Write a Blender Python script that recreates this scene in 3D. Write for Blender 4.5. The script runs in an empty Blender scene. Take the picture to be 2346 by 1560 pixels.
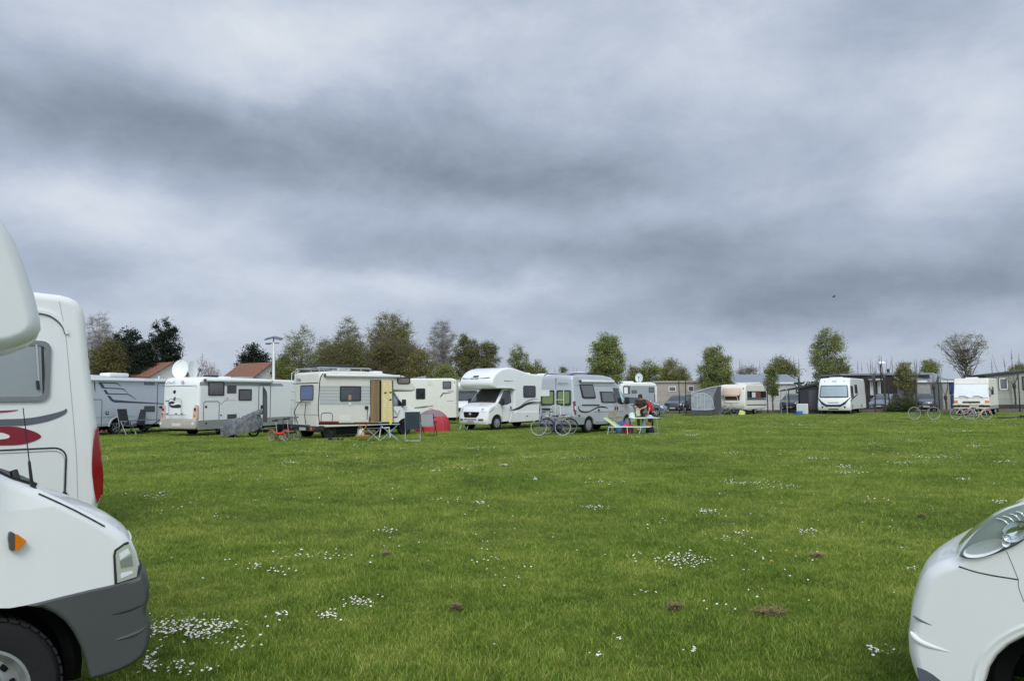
import bpy, bmesh, math, random
import numpy as np
from mathutils import Vector, Matrix
R_ = math.radians
scene = bpy.context.scene
COL = scene.collection
# ------------------------------------------------------------------ camera
FP, CX, CY = 1694.0, 1173.0, 780.0
PIT, ROL = math.atan((909-780)/FP), R_(-0.5)
_F = np.array([0, math.cos(PIT), math.sin(PIT)]); _R0 = np.array([1., 0, 0]); _U0 = np.array([0, -math.sin(PIT), math.cos(PIT)])
_R = _R0*math.cos(ROL)+_U0*math.sin(ROL); _U = -_R0*math.sin(ROL)+_U0*math.cos(ROL)
EYE = np.array([0, 0, 1.65])
cd = bpy.data.cameras.new("camera"); cam = bpy.data.objects.new("camera", cd); COL.objects.link(cam)
cd.sensor_width = 36.0; cd.lens = 36.0*FP/2346.0; cd.clip_start = 0.05; cd.clip_end = 4000
m = Matrix.Identity(4)
for i in range(3):
    m[i][0] = _R[i]; m[i][1] = _U[i]; m[i][2] = -_F[i]; m[i][3] = EYE[i]
cam.matrix_world = m
scene.camera = cam
# ------------------------------------------------------------------ world and sun
scene.view_settings.view_transform = 'Standard'; scene.view_settings.look = 'None'
scene.view_settings.exposure = 0.0; scene.view_settings.gamma = 1.0
SUN_EL, SUN_AZ = R_(43), R_(178)      # azimuth clockwise from +Y
w = bpy.data.worlds.new("World"); scene.world = w; w.use_nodes = True
nt = w.node_tree; nt.nodes.clear()
class NB:
    def __init__(s, t): s.t = t
    def n(s, typ, ins=None, **kw):
        x = s.t.nodes.new(typ)
        for k, v in kw.items(): setattr(x, k, v)
        for k, v in (ins or {}).items():
            if isinstance(v, bpy.types.NodeSocket): s.t.links.new(v, x.inputs[k])
            else: x.inputs[k].default_value = v
        return x
    def m(s, op, a, b=0.0, c=0.0, clamp=False):
        return s.n('ShaderNodeMath', {0: a, 1: b, 2: c}, operation=op, use_clamp=clamp).outputs[0]
    def v(s, op, a, b=(0, 0, 0)):
        x = s.n('ShaderNodeVectorMath', {0: a, 1: b}, operation=op)
        return x.outputs['Value'] if op in ('DOT_PRODUCT', 'LENGTH') else x.outputs[0]
    def ramp(s, fac, els, interp='LINEAR'):
        x = s.n('ShaderNodeValToRGB', {0: fac}); cr = x.color_ramp; cr.interpolation = interp
        while len(cr.elements) < len(els): cr.elements.new(0.5)
        for e, (p, c) in zip(cr.elements, els): e.position = p; e.color = (*c, 1)
        return x.outputs[0]
    def mix(s, f, a, b, bt='MIX'):
        x = s.n('ShaderNodeMix', data_type='RGBA', blend_type=bt)
        for i, v in ((0, f), (6, a), (7, b)):
            if isinstance(v, bpy.types.NodeSocket): s.t.links.new(v, x.inputs[i])
            else: x.inputs[i].default_value = v
        return x.outputs[2]
def lin(c): return tuple(((x/255)/12.92 if x/255 <= .04045 else ((x/255+.055)/1.055)**2.4) for x in c)
b = NB(nt)
tc = b.n('ShaderNodeTexCoord').outputs['Generated']
sep = b.n('ShaderNodeSeparateXYZ', {0: tc})
dx, dy, dz = sep.outputs
zc = b.m('MAXIMUM', dz, 0.0)
# cloud sheet seen in perspective: direction projected on a plane overhead
inv = b.m('DIVIDE', 1.0, b.m('ADD', zc, 0.24))
pl = b.n('ShaderNodeCombineXYZ', {0: b.m('MULTIPLY', dx, inv), 1: b.m('MULTIPLY', dy, inv), 2: 0.3}).outputs[0]
n1 = b.n('ShaderNodeTexNoise', {'Vector': pl, 'Scale': 1.1, 'Detail': 4.0, 'Roughness': 0.5, 'Distortion': 0.35}).outputs[0]
n2 = b.n('ShaderNodeTexNoise', {'Vector': b.v('MULTIPLY', pl, (0.55, 1.5, 1)), 'Scale': 2.6, 'Detail': 4.0, 'Roughness': 0.5, 'Distortion': 0.3}).outputs[0]
az = b.m('ARCTAN2', dx, dy); el = b.m('ARCSINE', dz)
ae = b.n('ShaderNodeCombineXYZ', {0: az, 1: el, 2: 0.0}).outputs[0]
nw = b.n('ShaderNodeTexNoise', {'Vector': b.v('MULTIPLY', ae, (3.0, 5.5, 1)), 'Scale': 1.0, 'Detail': 5.0, 'Roughness': 0.6}).outputs['Color']
n3 = b.n('ShaderNodeTexNoise', {'Vector': b.v('MULTIPLY', ae, (4.6, 8.0, 1)), 'Scale': 1.0, 'Detail': 9.0, 'Roughness': 0.6, 'Distortion': 0.2}).outputs[0]
ae = b.v('ADD', ae, b.v('MULTIPLY', b.v('SUBTRACT', nw, (.5, .5, .5)), (0.20, 0.11, 0)))
base = b.m('ADD', b.m('MULTIPLY', b.m('SUBTRACT', n1, .5), .22), b.m('ADD', b.m('MULTIPLY', b.m('SUBTRACT', n2, .5), 0.15), b.m('MULTIPLY', b.m('SUBTRACT', n3, .5), 1.5)))
# large masses of the overcast (azimuth, elevation, widths, brightness)
def ray(px, py): return _F+(px-CX)/FP*_R+(CY-py)/FP*_U
BL = [(180, 30, 330, 90, .45), (100, 240, 340, 125, -.50), (560, 310, 350, 125, -.55), (1000, 370, 350, 95, -.62), (1420, 410, 260, 55, -.45), (720, 90, 230, 110, .62), (640, 200, 120, 60, .25),
      (190, 470, 210, 55, .60), (500, 560, 160, 50, .42), (60, 540, 110, 50, -.1), (280, 600, 200, 35, -.22), (1000, 510, 330, 40, .12), (620, 640, 190, 30, .2), (1250, 590, 330, 40, -.25), (700, 470, 140, 40, .15),
      (980, 672, 330, 30, .45), (2230, 260, 190, 150, .62), (2150, 420, 140, 60, .25), (2020, 680, 480, 60, -.62), (2250, 560, 200, 60, -.25), (1700, 580, 300, 60, -.2),
      (1560, 60, 200, 90, .30), (1150, 60, 200, 90, .10), (1350, 220, 300, 80, .12), (1150, 800, 900, 40, .05), (1850, 790, 500, 25, .08), (1850, 640, 700, 120, -.25), (1100, 560, 600, 60, -.22), (1500, 700, 300, 30, -.1), (400, 720, 320, 28, .22), (1950, 60, 160, 60, -.08), (1500, 480, 200, 60, .1)]
acc = base
for (bx, by, sx, sy, am) in BL:
    d = ray(bx, by); d = d/np.linalg.norm(d)
    a0, e0 = math.atan2(d[0], d[1]), math.asin(d[2])
    d2 = ray(bx+1, by); k = math.cos(a0)**2/FP
    q = b.v('MULTIPLY', b.v('SUBTRACT', ae, (a0, e0, 0)), (1/(sx*k*1.05), 1/(sy/FP*math.cos(a0)), 0))
    acc = b.m('ADD', acc, b.m('MULTIPLY', b.m('EXPONENT', b.m('MULTIPLY', b.v('DOT_PRODUCT', q, q), -0.8)), am))
val = b.m('ADD', b.m('MULTIPLY', acc, 0.42), 0.585, clamp=True)
cloud = b.ramp(val, [(0.0, lin((108, 122, 138))), (.25, lin((141, 153, 170))), (.5, lin((173, 185, 204))), (.75, lin((205, 214, 228))), (1.0, lin((230, 236, 242)))])
sky = b.n('ShaderNodeTexSky', sky_type='NISHITA', sun_disc=False, sun_elevation=SUN_EL, sun_rotation=SUN_AZ, air_density=1.0, dust_density=2.0).outputs[0]
skyc = b.v('MULTIPLY', sky, (.09, .09, .09))
mixed = b.mix(0.07, cloud, skyc)
# sky brightness added out of view, overhead and behind the camera, to light the vehicles
fill_gain = b.m('ADD', 1.0, b.m('MULTIPLY', b.n('ShaderNodeMapRange', {0: dz, 1: .5, 2: .95, 3: 0.0, 4: 1.0}).outputs[0], 0.55))
fill_gain = b.m('ADD', fill_gain, b.m('MULTIPLY', b.n('ShaderNodeMapRange', {0: b.m('MULTIPLY', dy, -1.0), 1: -.1, 2: .6, 3: 0.0, 4: 1.0}).outputs[0], 0.8))
bg = b.n('ShaderNodeBackground', {0: mixed, 1: fill_gain})
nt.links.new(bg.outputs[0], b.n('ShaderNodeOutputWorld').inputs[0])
sd = bpy.data.lights.new("sun", 'SUN'); sd.energy = 1.5; sd.angle = R_(24); sd.color = (1.0, 0.97, 0.92)
so = bpy.data.objects.new("sun", sd); COL.objects.link(so)
sv = Vector((math.sin(SUN_AZ)*math.cos(SUN_EL), math.cos(SUN_AZ)*math.cos(SUN_EL), math.sin(SUN_EL)))
so.rotation_euler = sv.to_track_quat('Z', 'Y').to_euler()
# ------------------------------------------------------------------ helpers
def at(px, py, Y):
    d = ray(px, py); return Vector(EYE+d*(Y/d[1]))
def gr(px, py, z=0.0):
    d = ray(px, py); return Vector(EYE+d*((z-EYE[2])/d[2]))
MATS = {}
def mat(key, rgb, rough=.5, metal=0., coat=0., var=.06, vs=3., bump=0., bs=60., rgb2=None, island=False, spec=.5, stretch=(1, 1, 1), alpha=1.0, sub=0.0):
    if key in MATS: return MATS[key]
    mt = bpy.data.materials.new(key); mt.use_nodes = True; t = mt.node_tree; bb = NB(t)
    p = t.nodes['Principled BSDF']
    c = (*lin(rgb), 1)
    tcx = bb.n('ShaderNodeTexCoord').outputs['Object']
    v = bb.v('MULTIPLY', tcx, stretch)
    nz = bb.n('ShaderNodeTexNoise', {'Vector': v, 'Scale': vs, 'Detail': 6.0, 'Roughness': .6}).outputs[0]
    if rgb2 is not None:
        f = bb.m('MULTIPLY', bb.m('SUBTRACT', nz, .35), 3.0, clamp=True)
        if island: f = bb.m('ADD', bb.m('MULTIPLY', f, .35), bb.m('MULTIPLY', bb.n('ShaderNodeNewGeometry').outputs['Random Per Island'], .65))
        colr = bb.mix(f, c, (*lin(rgb2), 1))
    else: colr = c[:3]
    k = bb.m('ADD', 1.0, bb.m('MULTIPLY', bb.m('SUBTRACT', nz, .5), var*4))
    colr = bb.v('SCALE', colr); colr.node.inputs['Scale'].default_value = 1; t.links.new(k, colr.node.inputs['Scale'])
    t.links.new(colr, p.inputs['Base Color'])
    p.inputs['Metallic'].default_value = metal; p.inputs['Coat Weight'].default_value = coat; p.inputs['Coat Roughness'].default_value = .06
    p.inputs['Specular IOR Level'].default_value = spec
    t.links.new(bb.m('ADD', rough, bb.m('MULTIPLY', bb.m('SUBTRACT', nz, .5), .12)), p.inputs['Roughness'])
    if alpha < 1: p.inputs['Alpha'].default_value = alpha
    if sub: p.inputs['Transmission Weight'].default_value = sub
    if bump:
        nb_ = bb.n('ShaderNodeTexNoise', {'Vector': v, 'Scale': bs, 'Detail': 4.0}).outputs[0]
        bp = bb.n('ShaderNodeBump', {'Height': nb_, 'Strength': bump, 'Distance': .02})
        t.links.new(bp.outputs[0], p.inputs['Normal'])
    MATS[key] = mt; return mt
WHITE = mat('white_paint', (232, 235, 233), .32, coat=.5, var=.025, vs=1.6, stretch=(1, 1, .35))
WHITE2 = mat('white_gelcoat', (226, 229, 226), .38, coat=.3, var=.05, vs=1.4, stretch=(1, 1, .3))
CREAM = mat('cream_panel', (216, 214, 205), .5, var=.07, vs=1.5, stretch=(1, 1, .3))
CREAMLT = mat('pale_cream_panel', (224, 223, 214), .5, var=.06, vs=1.5)
SILVER = mat('silver_paint', (186, 192, 196), .32, metal=.2, coat=.5, var=.03)
SILVER2 = mat('grey_silver_panel', (192, 198, 208), .4, metal=.08, coat=.3, var=.03)
SILVERLO = mat('lower_silver_paint', (156, 162, 164), .36, metal=.2, coat=.3, var=.05)
GREYPL = mat('grey_plastic', (75, 79, 78), .42, var=.05, bump=.05, bs=300)
DKPL = mat('dark_plastic', (38, 40, 43), .5, var=.08)
BLACK = mat('black_void', (13, 13, 14), .85, var=.1, spec=.2)
GLASS = mat('dark_glass', (26, 30, 34), .06, coat=1., var=.2, vs=1.2, rgb2=(52, 58, 62))
GLASSG = mat('shaded_grey_glass', (92, 94, 98), .15, coat=.8, var=.08)
GLASSB = mat('blind_behind_glass', (142, 151, 152), .3, coat=.7, var=.05)
RUBBER = mat('rubber', (34, 34, 35), .85, var=.12, bump=.15, bs=80, spec=.3)
ALU = mat('aluminium', (188, 192, 196), .32, metal=.8, var=.05)
RIMW = mat('wheel_silver', (176, 178, 180), .35, metal=.6, var=.06)
CHROME = mat('chrome', (225, 228, 230), .12, metal=1., var=.02)
STEELD = mat('dark_steel', (58, 60, 62), .5, metal=.6, var=.1)
LENS = mat('lamp_lens', (228, 234, 236), .12, coat=1., var=.06, vs=14)
LENSD = mat('lamp_lens_grey', (120, 128, 130), .12, coat=1., var=.25, vs=9, rgb2=(215, 220, 218))
REDL = mat('red_lens', (130, 12, 22), .15, coat=1., var=.12, vs=20)
ORANGE = mat('orange_lens', (214, 120, 22), .2, coat=.6, var=.1, vs=30)
GREYDEC = mat('grey_decal', (92, 98, 106), .4, var=.04)
REDDEC = mat('dark_red_decal', (132, 22, 44), .35, coat=.3, var=.04)
PLATE = mat('number_plate', (210, 208, 196), .4, var=.03)
PLATER = mat('number_plate_characters', (120, 24, 30), .4, var=.03)
LETTER = mat('dark_lettering', (40, 42, 48), .5, var=.03)

class MB:
    """collects shapes into one mesh"""
    def __init__(s): s.v = []; s.f = []; s.mi = []; s.cur = 0
    def add(s, vs, fs):
        o = len(s.v); s.v += [tuple(v) for v in vs]
        s.f += [tuple(i+o for i in f) for f in fs]; s.mi += [s.cur]*len(fs); return s
    def bm(s, bmx):
        bmx.verts.index_update(); s.add([v.co[:] for v in bmx.verts], [[v.index for v in f.verts] for f in bmx.faces]); bmx.free(); return s
    def box(s, x0, x1, y0, y1, z0, z1, r=0., seg=2, M=None):
        q = bmesh.new(); bmesh.ops.create_cube(q, size=1)
        for v in q.verts: v.co = Vector(((x0+x1)/2+v.co.x*(x1-x0), (y0+y1)/2+v.co.y*(y1-y0), (z0+z1)/2+v.co.z*(z1-z0)))
        if r > 0:
            bmesh.ops.bevel(q, geom=q.edges[:], offset=r, segments=seg, affect='EDGES', profile=.5)
        if M is not None: q.transform(M)
        return s.bm(q)
    def tube(s, pts, r, n=6, cap=True):
        pts = [Vector(p) for p in pts]; k = len(pts); rr = r if isinstance(r, (list, tuple)) else [r]*k
        vs = []; fs = []; up = None
        for i, p in enumerate(pts):
            d = (pts[min(i+1, k-1)]-pts[max(i-1, 0)])
            d = d.normalized() if d.length > 1e-9 else Vector((0, 0, 1))
            if up is None:
                up = Vector((0, 0, 1)) if abs(d.z) < .9 else Vector((1, 0, 0))
            a = d.cross(up).normalized(); up = a.cross(d).normalized()
            for j in range(n):
                t = 2*math.pi*j/n; vs.append(p+(a*math.cos(t)+up*math.sin(t))*rr[i])
        for i in range(k-1):
            for j in range(n):
                fs.append((i*n+j, i*n+(j+1) % n, (i+1)*n+(j+1) % n, (i+1)*n+j))
        if cap: fs += [tuple(range(n-1, -1, -1)), tuple((k-1)*n+j for j in range(n))]
        return s.add(vs, fs)
    def loop(s, pts, r, n=6):
        pts = list(pts); return s.tube(pts+[pts[0]], r, n, cap=False)
    def lathe(s, prof, o=(0, 0, 0), axis='y', n=24, cap=False):
        """profile of (radius, height along axis)"""
        vs = []; fs = []; k = len(prof); o = Vector(o)
        for (r, h) in prof:
            for j in range(n):
                t = 2*math.pi*j/n; c, d = r*math.cos(t), r*math.sin(t)
                vs.append(o+(Vector((c, h, d)) if axis == 'y' else Vector((h, c, d)) if axis == 'x' else Vector((c, d, h))))
        for i in range(k-1):
            for j in range(n): fs.append((i*n+j, i*n+(j+1) % n, (i+1)*n+(j+1) % n, (i+1)*n+j))
        if cap and prof[0][0] > 1e-6: fs.append(tuple(range(n-1, -1, -1)))
        if cap and prof[-1][0] > 1e-6: fs.append(tuple((k-1)*n+j for j in range(n)))
        return s.add(vs, fs)
    def sphere(s, c, r, n=12, sc=(1, 1, 1)):
        k = max(4, n//2); pr = [(math.sin(math.pi*i/k), -math.cos(math.pi*i/k)) for i in range(k+1)]
        pr[0] = (1e-7, -1); pr[-1] = (1e-7, 1)
        o = len(s.v); s.lathe(pr, axis='z', n=n)
        for i in range(o, len(s.v)):
            x, y, z = s.v[i]; s.v[i] = (c[0]+x*r*sc[0], c[1]+y*r*sc[1], c[2]+z*r*sc[2])
        return s
    def prism(s, pts, o, u, v, n0, n1):
        """polygon pts (u,v) extruded along u x v from n0 to n1"""
        o, u, v = Vector(o), Vector(u), Vector(v); nn = u.cross(v); k = len(pts)
        A = sum(pts[i][0]*pts[(i+1) % k][1]-pts[(i+1) % k][0]*pts[i][1] for i in range(k))
        if A < 0: pts = pts[::-1]
        vs = [o+u*a+v*c+nn*n0 for a, c in pts]+[o+u*a+v*c+nn*n1 for a, c in pts]
        fs = [tuple(range(k-1, -1, -1)), tuple(range(k, 2*k))]+[(i, (i+1) % k, k+(i+1) % k, k+i) for i in range(k)]
        return s.add(vs, fs)
    def ribbon(s, pts, wd, o, u, v, n0, n1):
        """stroke along pts (u,v), widths wd, as a thin raised band"""
        P = [Vector((a, c)) for a, c in pts]; k = len(P); ws = wd if isinstance(wd, (list, tuple)) else [wd]*k
        L = []; Rr = []
        for i in range(k):
            d = (P[min(i+1, k-1)]-P[max(i-1, 0)]).normalized(); nn = Vector((-d.y, d.x))
            L.append(P[i]+nn*ws[i]/2); Rr.append(P[i]-nn*ws[i]/2)
        for i in range(k-1): s.prism([tuple(L[i]), tuple(L[i+1]), tuple(Rr[i+1]), tuple(Rr[i])], o, u, v, n0, n1)
        return s
    def build(s, name, mats, parent=None, smooth=35, wn=False):
        me = bpy.data.meshes.new(name); me.from_pydata(s.v, [], s.f); 
        mats = mats if isinstance(mats, (list, tuple)) else [mats]
        for q in mats: me.materials.append(q)
        if len(mats) > 1: me.polygons.foreach_set('material_index', s.mi)
        q = bmesh.new(); q.from_mesh(me); bmesh.ops.recalc_face_normals(q, faces=q.faces); q.to_mesh(me); q.free()
        if smooth:
            me.shade_smooth(); me.set_sharp_from_angle(angle=R_(smooth))
        me.update()
        o = bpy.data.objects.new(name, me); COL.objects.link(o)
        if parent is not None: o.parent = parent
        if wn:
            md = o.modifiers.new('wn', 'WEIGHTED_NORMAL'); md.keep_sharp = True
        return o
def tag(o, label=None, cat=None, group=None, kind=None):
    if label: o['label'] = label
    if cat: o['category'] = cat
    if group: o['group'] = group
    if kind: o['kind'] = kind
    return o
def thing(name, label, cat, loc=(0, 0, 0), rz=0., group=None):
    o = bpy.data.objects.new(name, None); COL.objects.link(o); o.empty_display_size = .2
    o.location = loc; o.rotation_euler = (0, 0, rz); tag(o, label, cat, group); return o
def kids(o): return [c for c in COL.objects if c.parent == o]
def dup(root, loc, rz=0., label=None, group=None, scale=None):
    r = root.copy(); COL.objects.link(r); r.location = loc; r.rotation_euler = (0, 0, rz)
    if label: r['label'] = label
    if group: r['group'] = group
    if scale: r.scale = (scale,)*3 if not isinstance(scale, tuple) else scale
    for ch in kids(root):
        c = ch.copy(); COL.objects.link(c); c.parent = r
        for g in kids(ch):
            d = g.copy(); COL.objects.link(d); d.parent = c
    return r
def Z(x0, y0, k): return lambda *pts: [(x0+a/k, y0+c/k) for a, c in pts]
Z1 = Z(180, 700, 4.588); Z2 = Z(580, 720, 4.692); Z3 = Z(960, 720, 3.91); Z4 = Z(1380, 720, 4.692); Z5 = Z(1780, 720, 4.145)
ZA = Z(200, 840, 9.175); ZB = Z(365, 800, 7.43); ZC = Z(940, 840, 9.75); ZD = Z(1040, 830, 9.176); ZE = Z(1230, 840, 9.176)
ZF = Z(1370, 880, 12.); ZG = Z(2150, 850, 11.143); ZH = Z(780, 900, 9.023)
def rr(u0, u1, v0, v1, r, n=4):
    out = []
    for cx, cy, a0 in ((u1-r, v1-r, 0), (u0+r, v1-r, 90), (u0+r, v0+r, 180), (u1-r, v0+r, 270)):
        for i in range(n+1):
            t = R_(a0+90*i/n); out.append((cx+r*math.cos(t), cy+r*math.sin(t)))
    return out
def bbox(pts): xs = [p[0] for p in pts]; ys = [p[1] for p in pts]; return min(xs), max(xs), min(ys), max(ys)
def smooth_pts(pts, n=5):
    P = [Vector(p) for p in pts]; out = []
    for i in range(len(P)-1):
        a, b_, c, d = P[max(i-1, 0)], P[i], P[i+1], P[min(i+2, len(P)-1)]
        for j in range(n):
            t = j/n; out.append(tuple(.5*((2*b_)+(c-a)*t+(2*a-5*b_+4*c-d)*t*t+(-a+3*b_-3*c+d)*t*t*t)))
    out.append(tuple(P[-1])); return out
def text_mesh(o):
    bpy.context.view_layer.update(); me = bpy.data.meshes.new_from_object(o.evaluated_get(bpy.context.evaluated_depsgraph_get()))
    n = bpy.data.objects.new(o.name, me); COL.objects.link(n); n.parent = o.parent; n.matrix_local = o.matrix_local.copy(); nm = o.name; bpy.data.objects.remove(o); n.name = nm; return n
class Face:
    """a flat face of a thing in its local frame; traces photo pixels onto it"""
    def __init__(s, root, kind, pos):
        s.root, s.kind, s.pos = root, kind, pos
        if kind == 'L': s.o, s.u, s.v = Vector((0, pos, 0)), Vector((-1, 0, 0)), Vector((0, 0, 1))    # normal +y
        if kind == 'R': s.o, s.u, s.v = Vector((0, pos, 0)), Vector((1, 0, 0)), Vector((0, 0, 1))     # normal -y
        if kind == 'F': s.o, s.u, s.v = Vector((pos, 0, 0)), Vector((0, 1, 0)), Vector((0, 0, 1))     # normal +x
        if kind == 'B': s.o, s.u, s.v = Vector((pos, 0, 0)), Vector((0, -1, 0)), Vector((0, 0, 1))    # normal -x
        s.n = s.u.cross(s.v)
    def px(s, pts):
        M = Matrix.Translation(s.root.location) @ s.root.rotation_euler.to_matrix().to_4x4(); Mi = M.inverted()
        C = Mi @ Vector(EYE); out = []
        for p in pts:
            d = (Mi.to_3x3() @ Vector(ray(*p))); t = ((s.o-C).dot(s.n))/d.dot(s.n); q = C+d*t-s.o
            out.append((q.dot(s.u), q.dot(s.v)))
        return out
    def poly(s, name, pts, mt, th=.012, parent=None, px=True, n0=-.02):
        if px: pts = s.px(pts)
        return MB().prism(pts, s.o, s.u, s.v, n0, th).build(name, mt, parent or s.root, smooth=0)
    def rect(s, name, pts, mt, r=.04, th=.02, parent=None, px=True, n0=-.02):
        if px: pts = s.px(pts)
        a = bbox(pts); r = min(r, (a[1]-a[0])*.45, (a[3]-a[2])*.45)
        return MB().prism(rr(*a, r), s.o, s.u, s.v, n0, th).build(name, mt, parent or s.root, smooth=0)
    def window(s, pts, fm=None, gm=None, r=.06, fw=.045, th=.03, px=True, name='window'):
        if px: pts = s.px(pts)
        a = bbox(pts); fr = MB(); out = rr(*a, r); inn = rr(a[0]+fw, a[1]-fw, a[2]+fw, a[3]-fw, max(r-fw*.6, .01)); k = len(out)
        for i in range(k):
            j = (i+1) % k
            P = [out[i], out[j], inn[j], inn[i]]
            fr.prism(P, s.o, s.u, s.v, -.01, th)
        f = fr.build(name, fm or DKPL, s.root, smooth=0)
        MB().prism(rr(a[0]+fw*.8, a[1]-fw*.8, a[2]+fw*.8, a[3]-fw*.8, max(r-fw*.6, .01)), s.o, s.u, s.v, -.01, th*.55).build('pane', gm or GLASS, f, smooth=0)
        return f
    def ring(s, name, pts, mt=None, r=.06, w=.018, th=.008, px=True, parent=None):
        if px: pts = s.px(pts)
        a = bbox(pts); q = rr(*a, r, 5); q = q+[q[0]]
        return MB().ribbon(q, w, s.o, s.u, s.v, -.01, th).build(name, mt or DKPL, parent or s.root, smooth=0)
    def stroke(s, name, pts, w, mt, th=.006, parent=None, px=True, sm=5):
        if px: pts = s.px(pts)
        ws = w
        if sm > 1:
            k = len(pts); n = (k-1)*sm+1
            if isinstance(w, (list, tuple)): ws = [np.interp(i/(n-1)*(k-1), range(k), w) for i in range(n)]
            pts = smooth_pts(pts, sm)
        return MB().ribbon(pts, ws if isinstance(ws, (int, float)) else list(ws), s.o, s.u, s.v, -.01, th).build(name, mt, parent or s.root, smooth=0)
    def text(s, body, pts, mt=None, px=True, italic=0., name='lettering', parent=None, fit=True, th=.008):
        if px: pts = s.px(pts)
        a = bbox(pts); cu = bpy.data.curves.new(name, 'FONT'); cu.body = body; cu.extrude = .002; cu.shear = italic
        cu.size = (a[3]-a[2])*1.35; cu.materials.append(mt or LETTER)
        o = bpy.data.objects.new(name, cu); COL.objects.link(o); o.parent = parent or s.root
        bpy.context.view_layer.update(); wdt = max(o.dimensions.x, .01); k = (a[1]-a[0])/wdt if fit else 1
        q = s.o+s.u*a[0]+s.v*a[2]+s.n*th
        M3 = Matrix((s.u*k, s.v, s.n)).transposed().to_4x4(); M3.translation = q
        o.matrix_parent_inverse = Matrix.Identity(4); o.matrix_local = M3
        return text_mesh(o)

def dens(pts, step=.12, closed=True):
    out = []; k = len(pts)
    for i in range(k if closed else k-1):
        a, c = Vector(pts[i]), Vector(pts[(i+1) % k]); n = max(1, int((c-a).length/step))
        for j in range(n): out.append(tuple(a+(c-a)*j/n))
    if not closed: out.append(tuple(pts[-1]))
    return out
def arc(cx, cz, r, a0, a1, n=10, rz=None):
    rz = rz or r
    return [(cx+r*math.cos(R_(a0+(a1-a0)*i/n)), cz+rz*math.sin(R_(a0+(a1-a0)*i/n))) for i in range(n+1)]
class Shell:
    """body swept across its width from a side profile; W bends it"""
    def __init__(s, prof, hw, r=.07, W=None, ny=8, step=.12, rf=None, nr=3, cuts=()):
        s.hw = hw; s.W = W or (lambda x, y, z: (x, y, z)); P = dens(prof, step); s.P = P; k = len(P)
        A = sum(P[i][0]*P[(i+1) % k][1]-P[(i+1) % k][0]*P[i][1] for i in range(k)); sg = 1 if A > 0 else -1
        N = []
        for i in range(k):
            a, c = Vector(P[i-1]), Vector(P[(i+1) % k]); d = (c-a).normalized(); N.append(Vector((d.y, -d.x))*sg)
        st = []
        for i in range(nr+1):
            f = R_(90*i/nr); st.append((hw-r+r*math.sin(f), r*(1-math.cos(f))))
        ys = [(-y, q) for y, q in st[::-1]]+[((-1+2*j/ny)*(hw-r), 0.) for j in range(1, ny)]+st
        m = MB(); vs = []; fs = []
        for (y, q) in ys:
            for i in range(k):
                qi = q*(rf(*P[i]) if rf else 1.); x, z = P[i][0]-N[i].x*qi, P[i][1]-N[i].y*qi
                vs.append((x, y, z))
        for a in range(len(ys)-1):
            for i in range(k):
                j = (i+1) % k; fs.append((a*k+i, a*k+j, (a+1)*k+j, (a+1)*k+i))
        fs.append(tuple(range(k))); fs.append(tuple((len(ys)-1)*k+i for i in range(k)))
        m.add(vs, fs)
        q = bmesh.new(); vv = [q.verts.new(v) for v in m.v]
        for f_ in m.f:
            try: q.faces.new([vv[i] for i in f_])
            except ValueError: pass
        for ax, c in cuts:
            n_ = (1, 0, 0) if ax == 'x' else (0, 0, 1); bmesh.ops.bisect_plane(q, geom=q.verts[:]+q.edges[:]+q.faces[:], plane_co=tuple(k*c for k in n_), plane_no=n_, dist=1e-5)
        for v in q.verts: v.co = Vector(s.W(*v.co))
        m = MB(); m.bm(q); s.m = m
    def build(s, name, mt, parent, smooth=38): s.parent = parent; s.o = s.m.build(name, mt, parent, smooth, wn=True); return s.o
    def patch(s, name, pts, hw0, mt, off=.012, parent=None, y0=None, cy=0., ny=8, th=.02, step=.06):
        """piece of skin lying on the profile between pts; hw0: half width (number or per point), cy: centre"""
        P = dens(pts, step, closed=False); k = len(P)
        if isinstance(hw0, (list, tuple)): H = [np.interp(i/(k-1)*(len(hw0)-1), range(len(hw0)), hw0) for i in range(k)]
        else: H = [hw0]*k
        vs = []; fs = []
        for layer, of in ((0, off), (1, off-th)):
            for i in range(k):
                a, c = Vector(P[max(i-1, 0)]), Vector(P[min(i+1, k-1)]); d = (c-a).normalized(); n = Vector((d.y, -d.x))
                if n.x < -.01 and abs(n.x) > abs(n.y) or n.y < 0 and abs(n.y) >= abs(n.x): n = -n
                for j in range(ny+1):
                    y = cy+H[i]*(-1+2*j/ny)
                    vs.append(s.W(P[i][0]+n.x*of, y, P[i][1]+n.y*of))
        w_ = ny+1; o = k*w_
        for i in range(k-1):
            for j in range(ny):
                q = (i*w_+j, i*w_+j+1, (i+1)*w_+j+1, (i+1)*w_+j); fs.append(q); fs.append(tuple(o+t for t in q[::-1]))
        for i in range(k-1):
            for j in (0, ny): a = i*w_+j; c = a+w_; fs.append((a, c, c+o, a+o))
        for j in range(ny):
            for i in (0, k-1): a = i*w_+j; fs.append((a, a+1, a+1+o, a+o))
        return MB().add(vs, fs).build(name, mt, parent or s.parent, 40)
    def side(s, name, pts, sd, mt, off=.012, parent=None, n0=-.03, step=.15):
        """polygon (x,z) lying on side sd (+1 left, -1 right)"""
        P = dens(pts, step); k = len(P); vs = []
        for o_ in (off, n0):
            for x, z in P:
                a = s.W(x, sd*s.hw, z); vs.append((a[0], a[1]+sd*o_, a[2]))
        fs = [tuple(range(k)), tuple(range(2*k-1, k-1, -1))]+[(i, (i+1) % k, k+(i+1) % k, k+i) for i in range(k)]
        return MB().add(vs, fs).build(name, mt, parent or s.parent, 0)
_wm = {}
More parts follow.
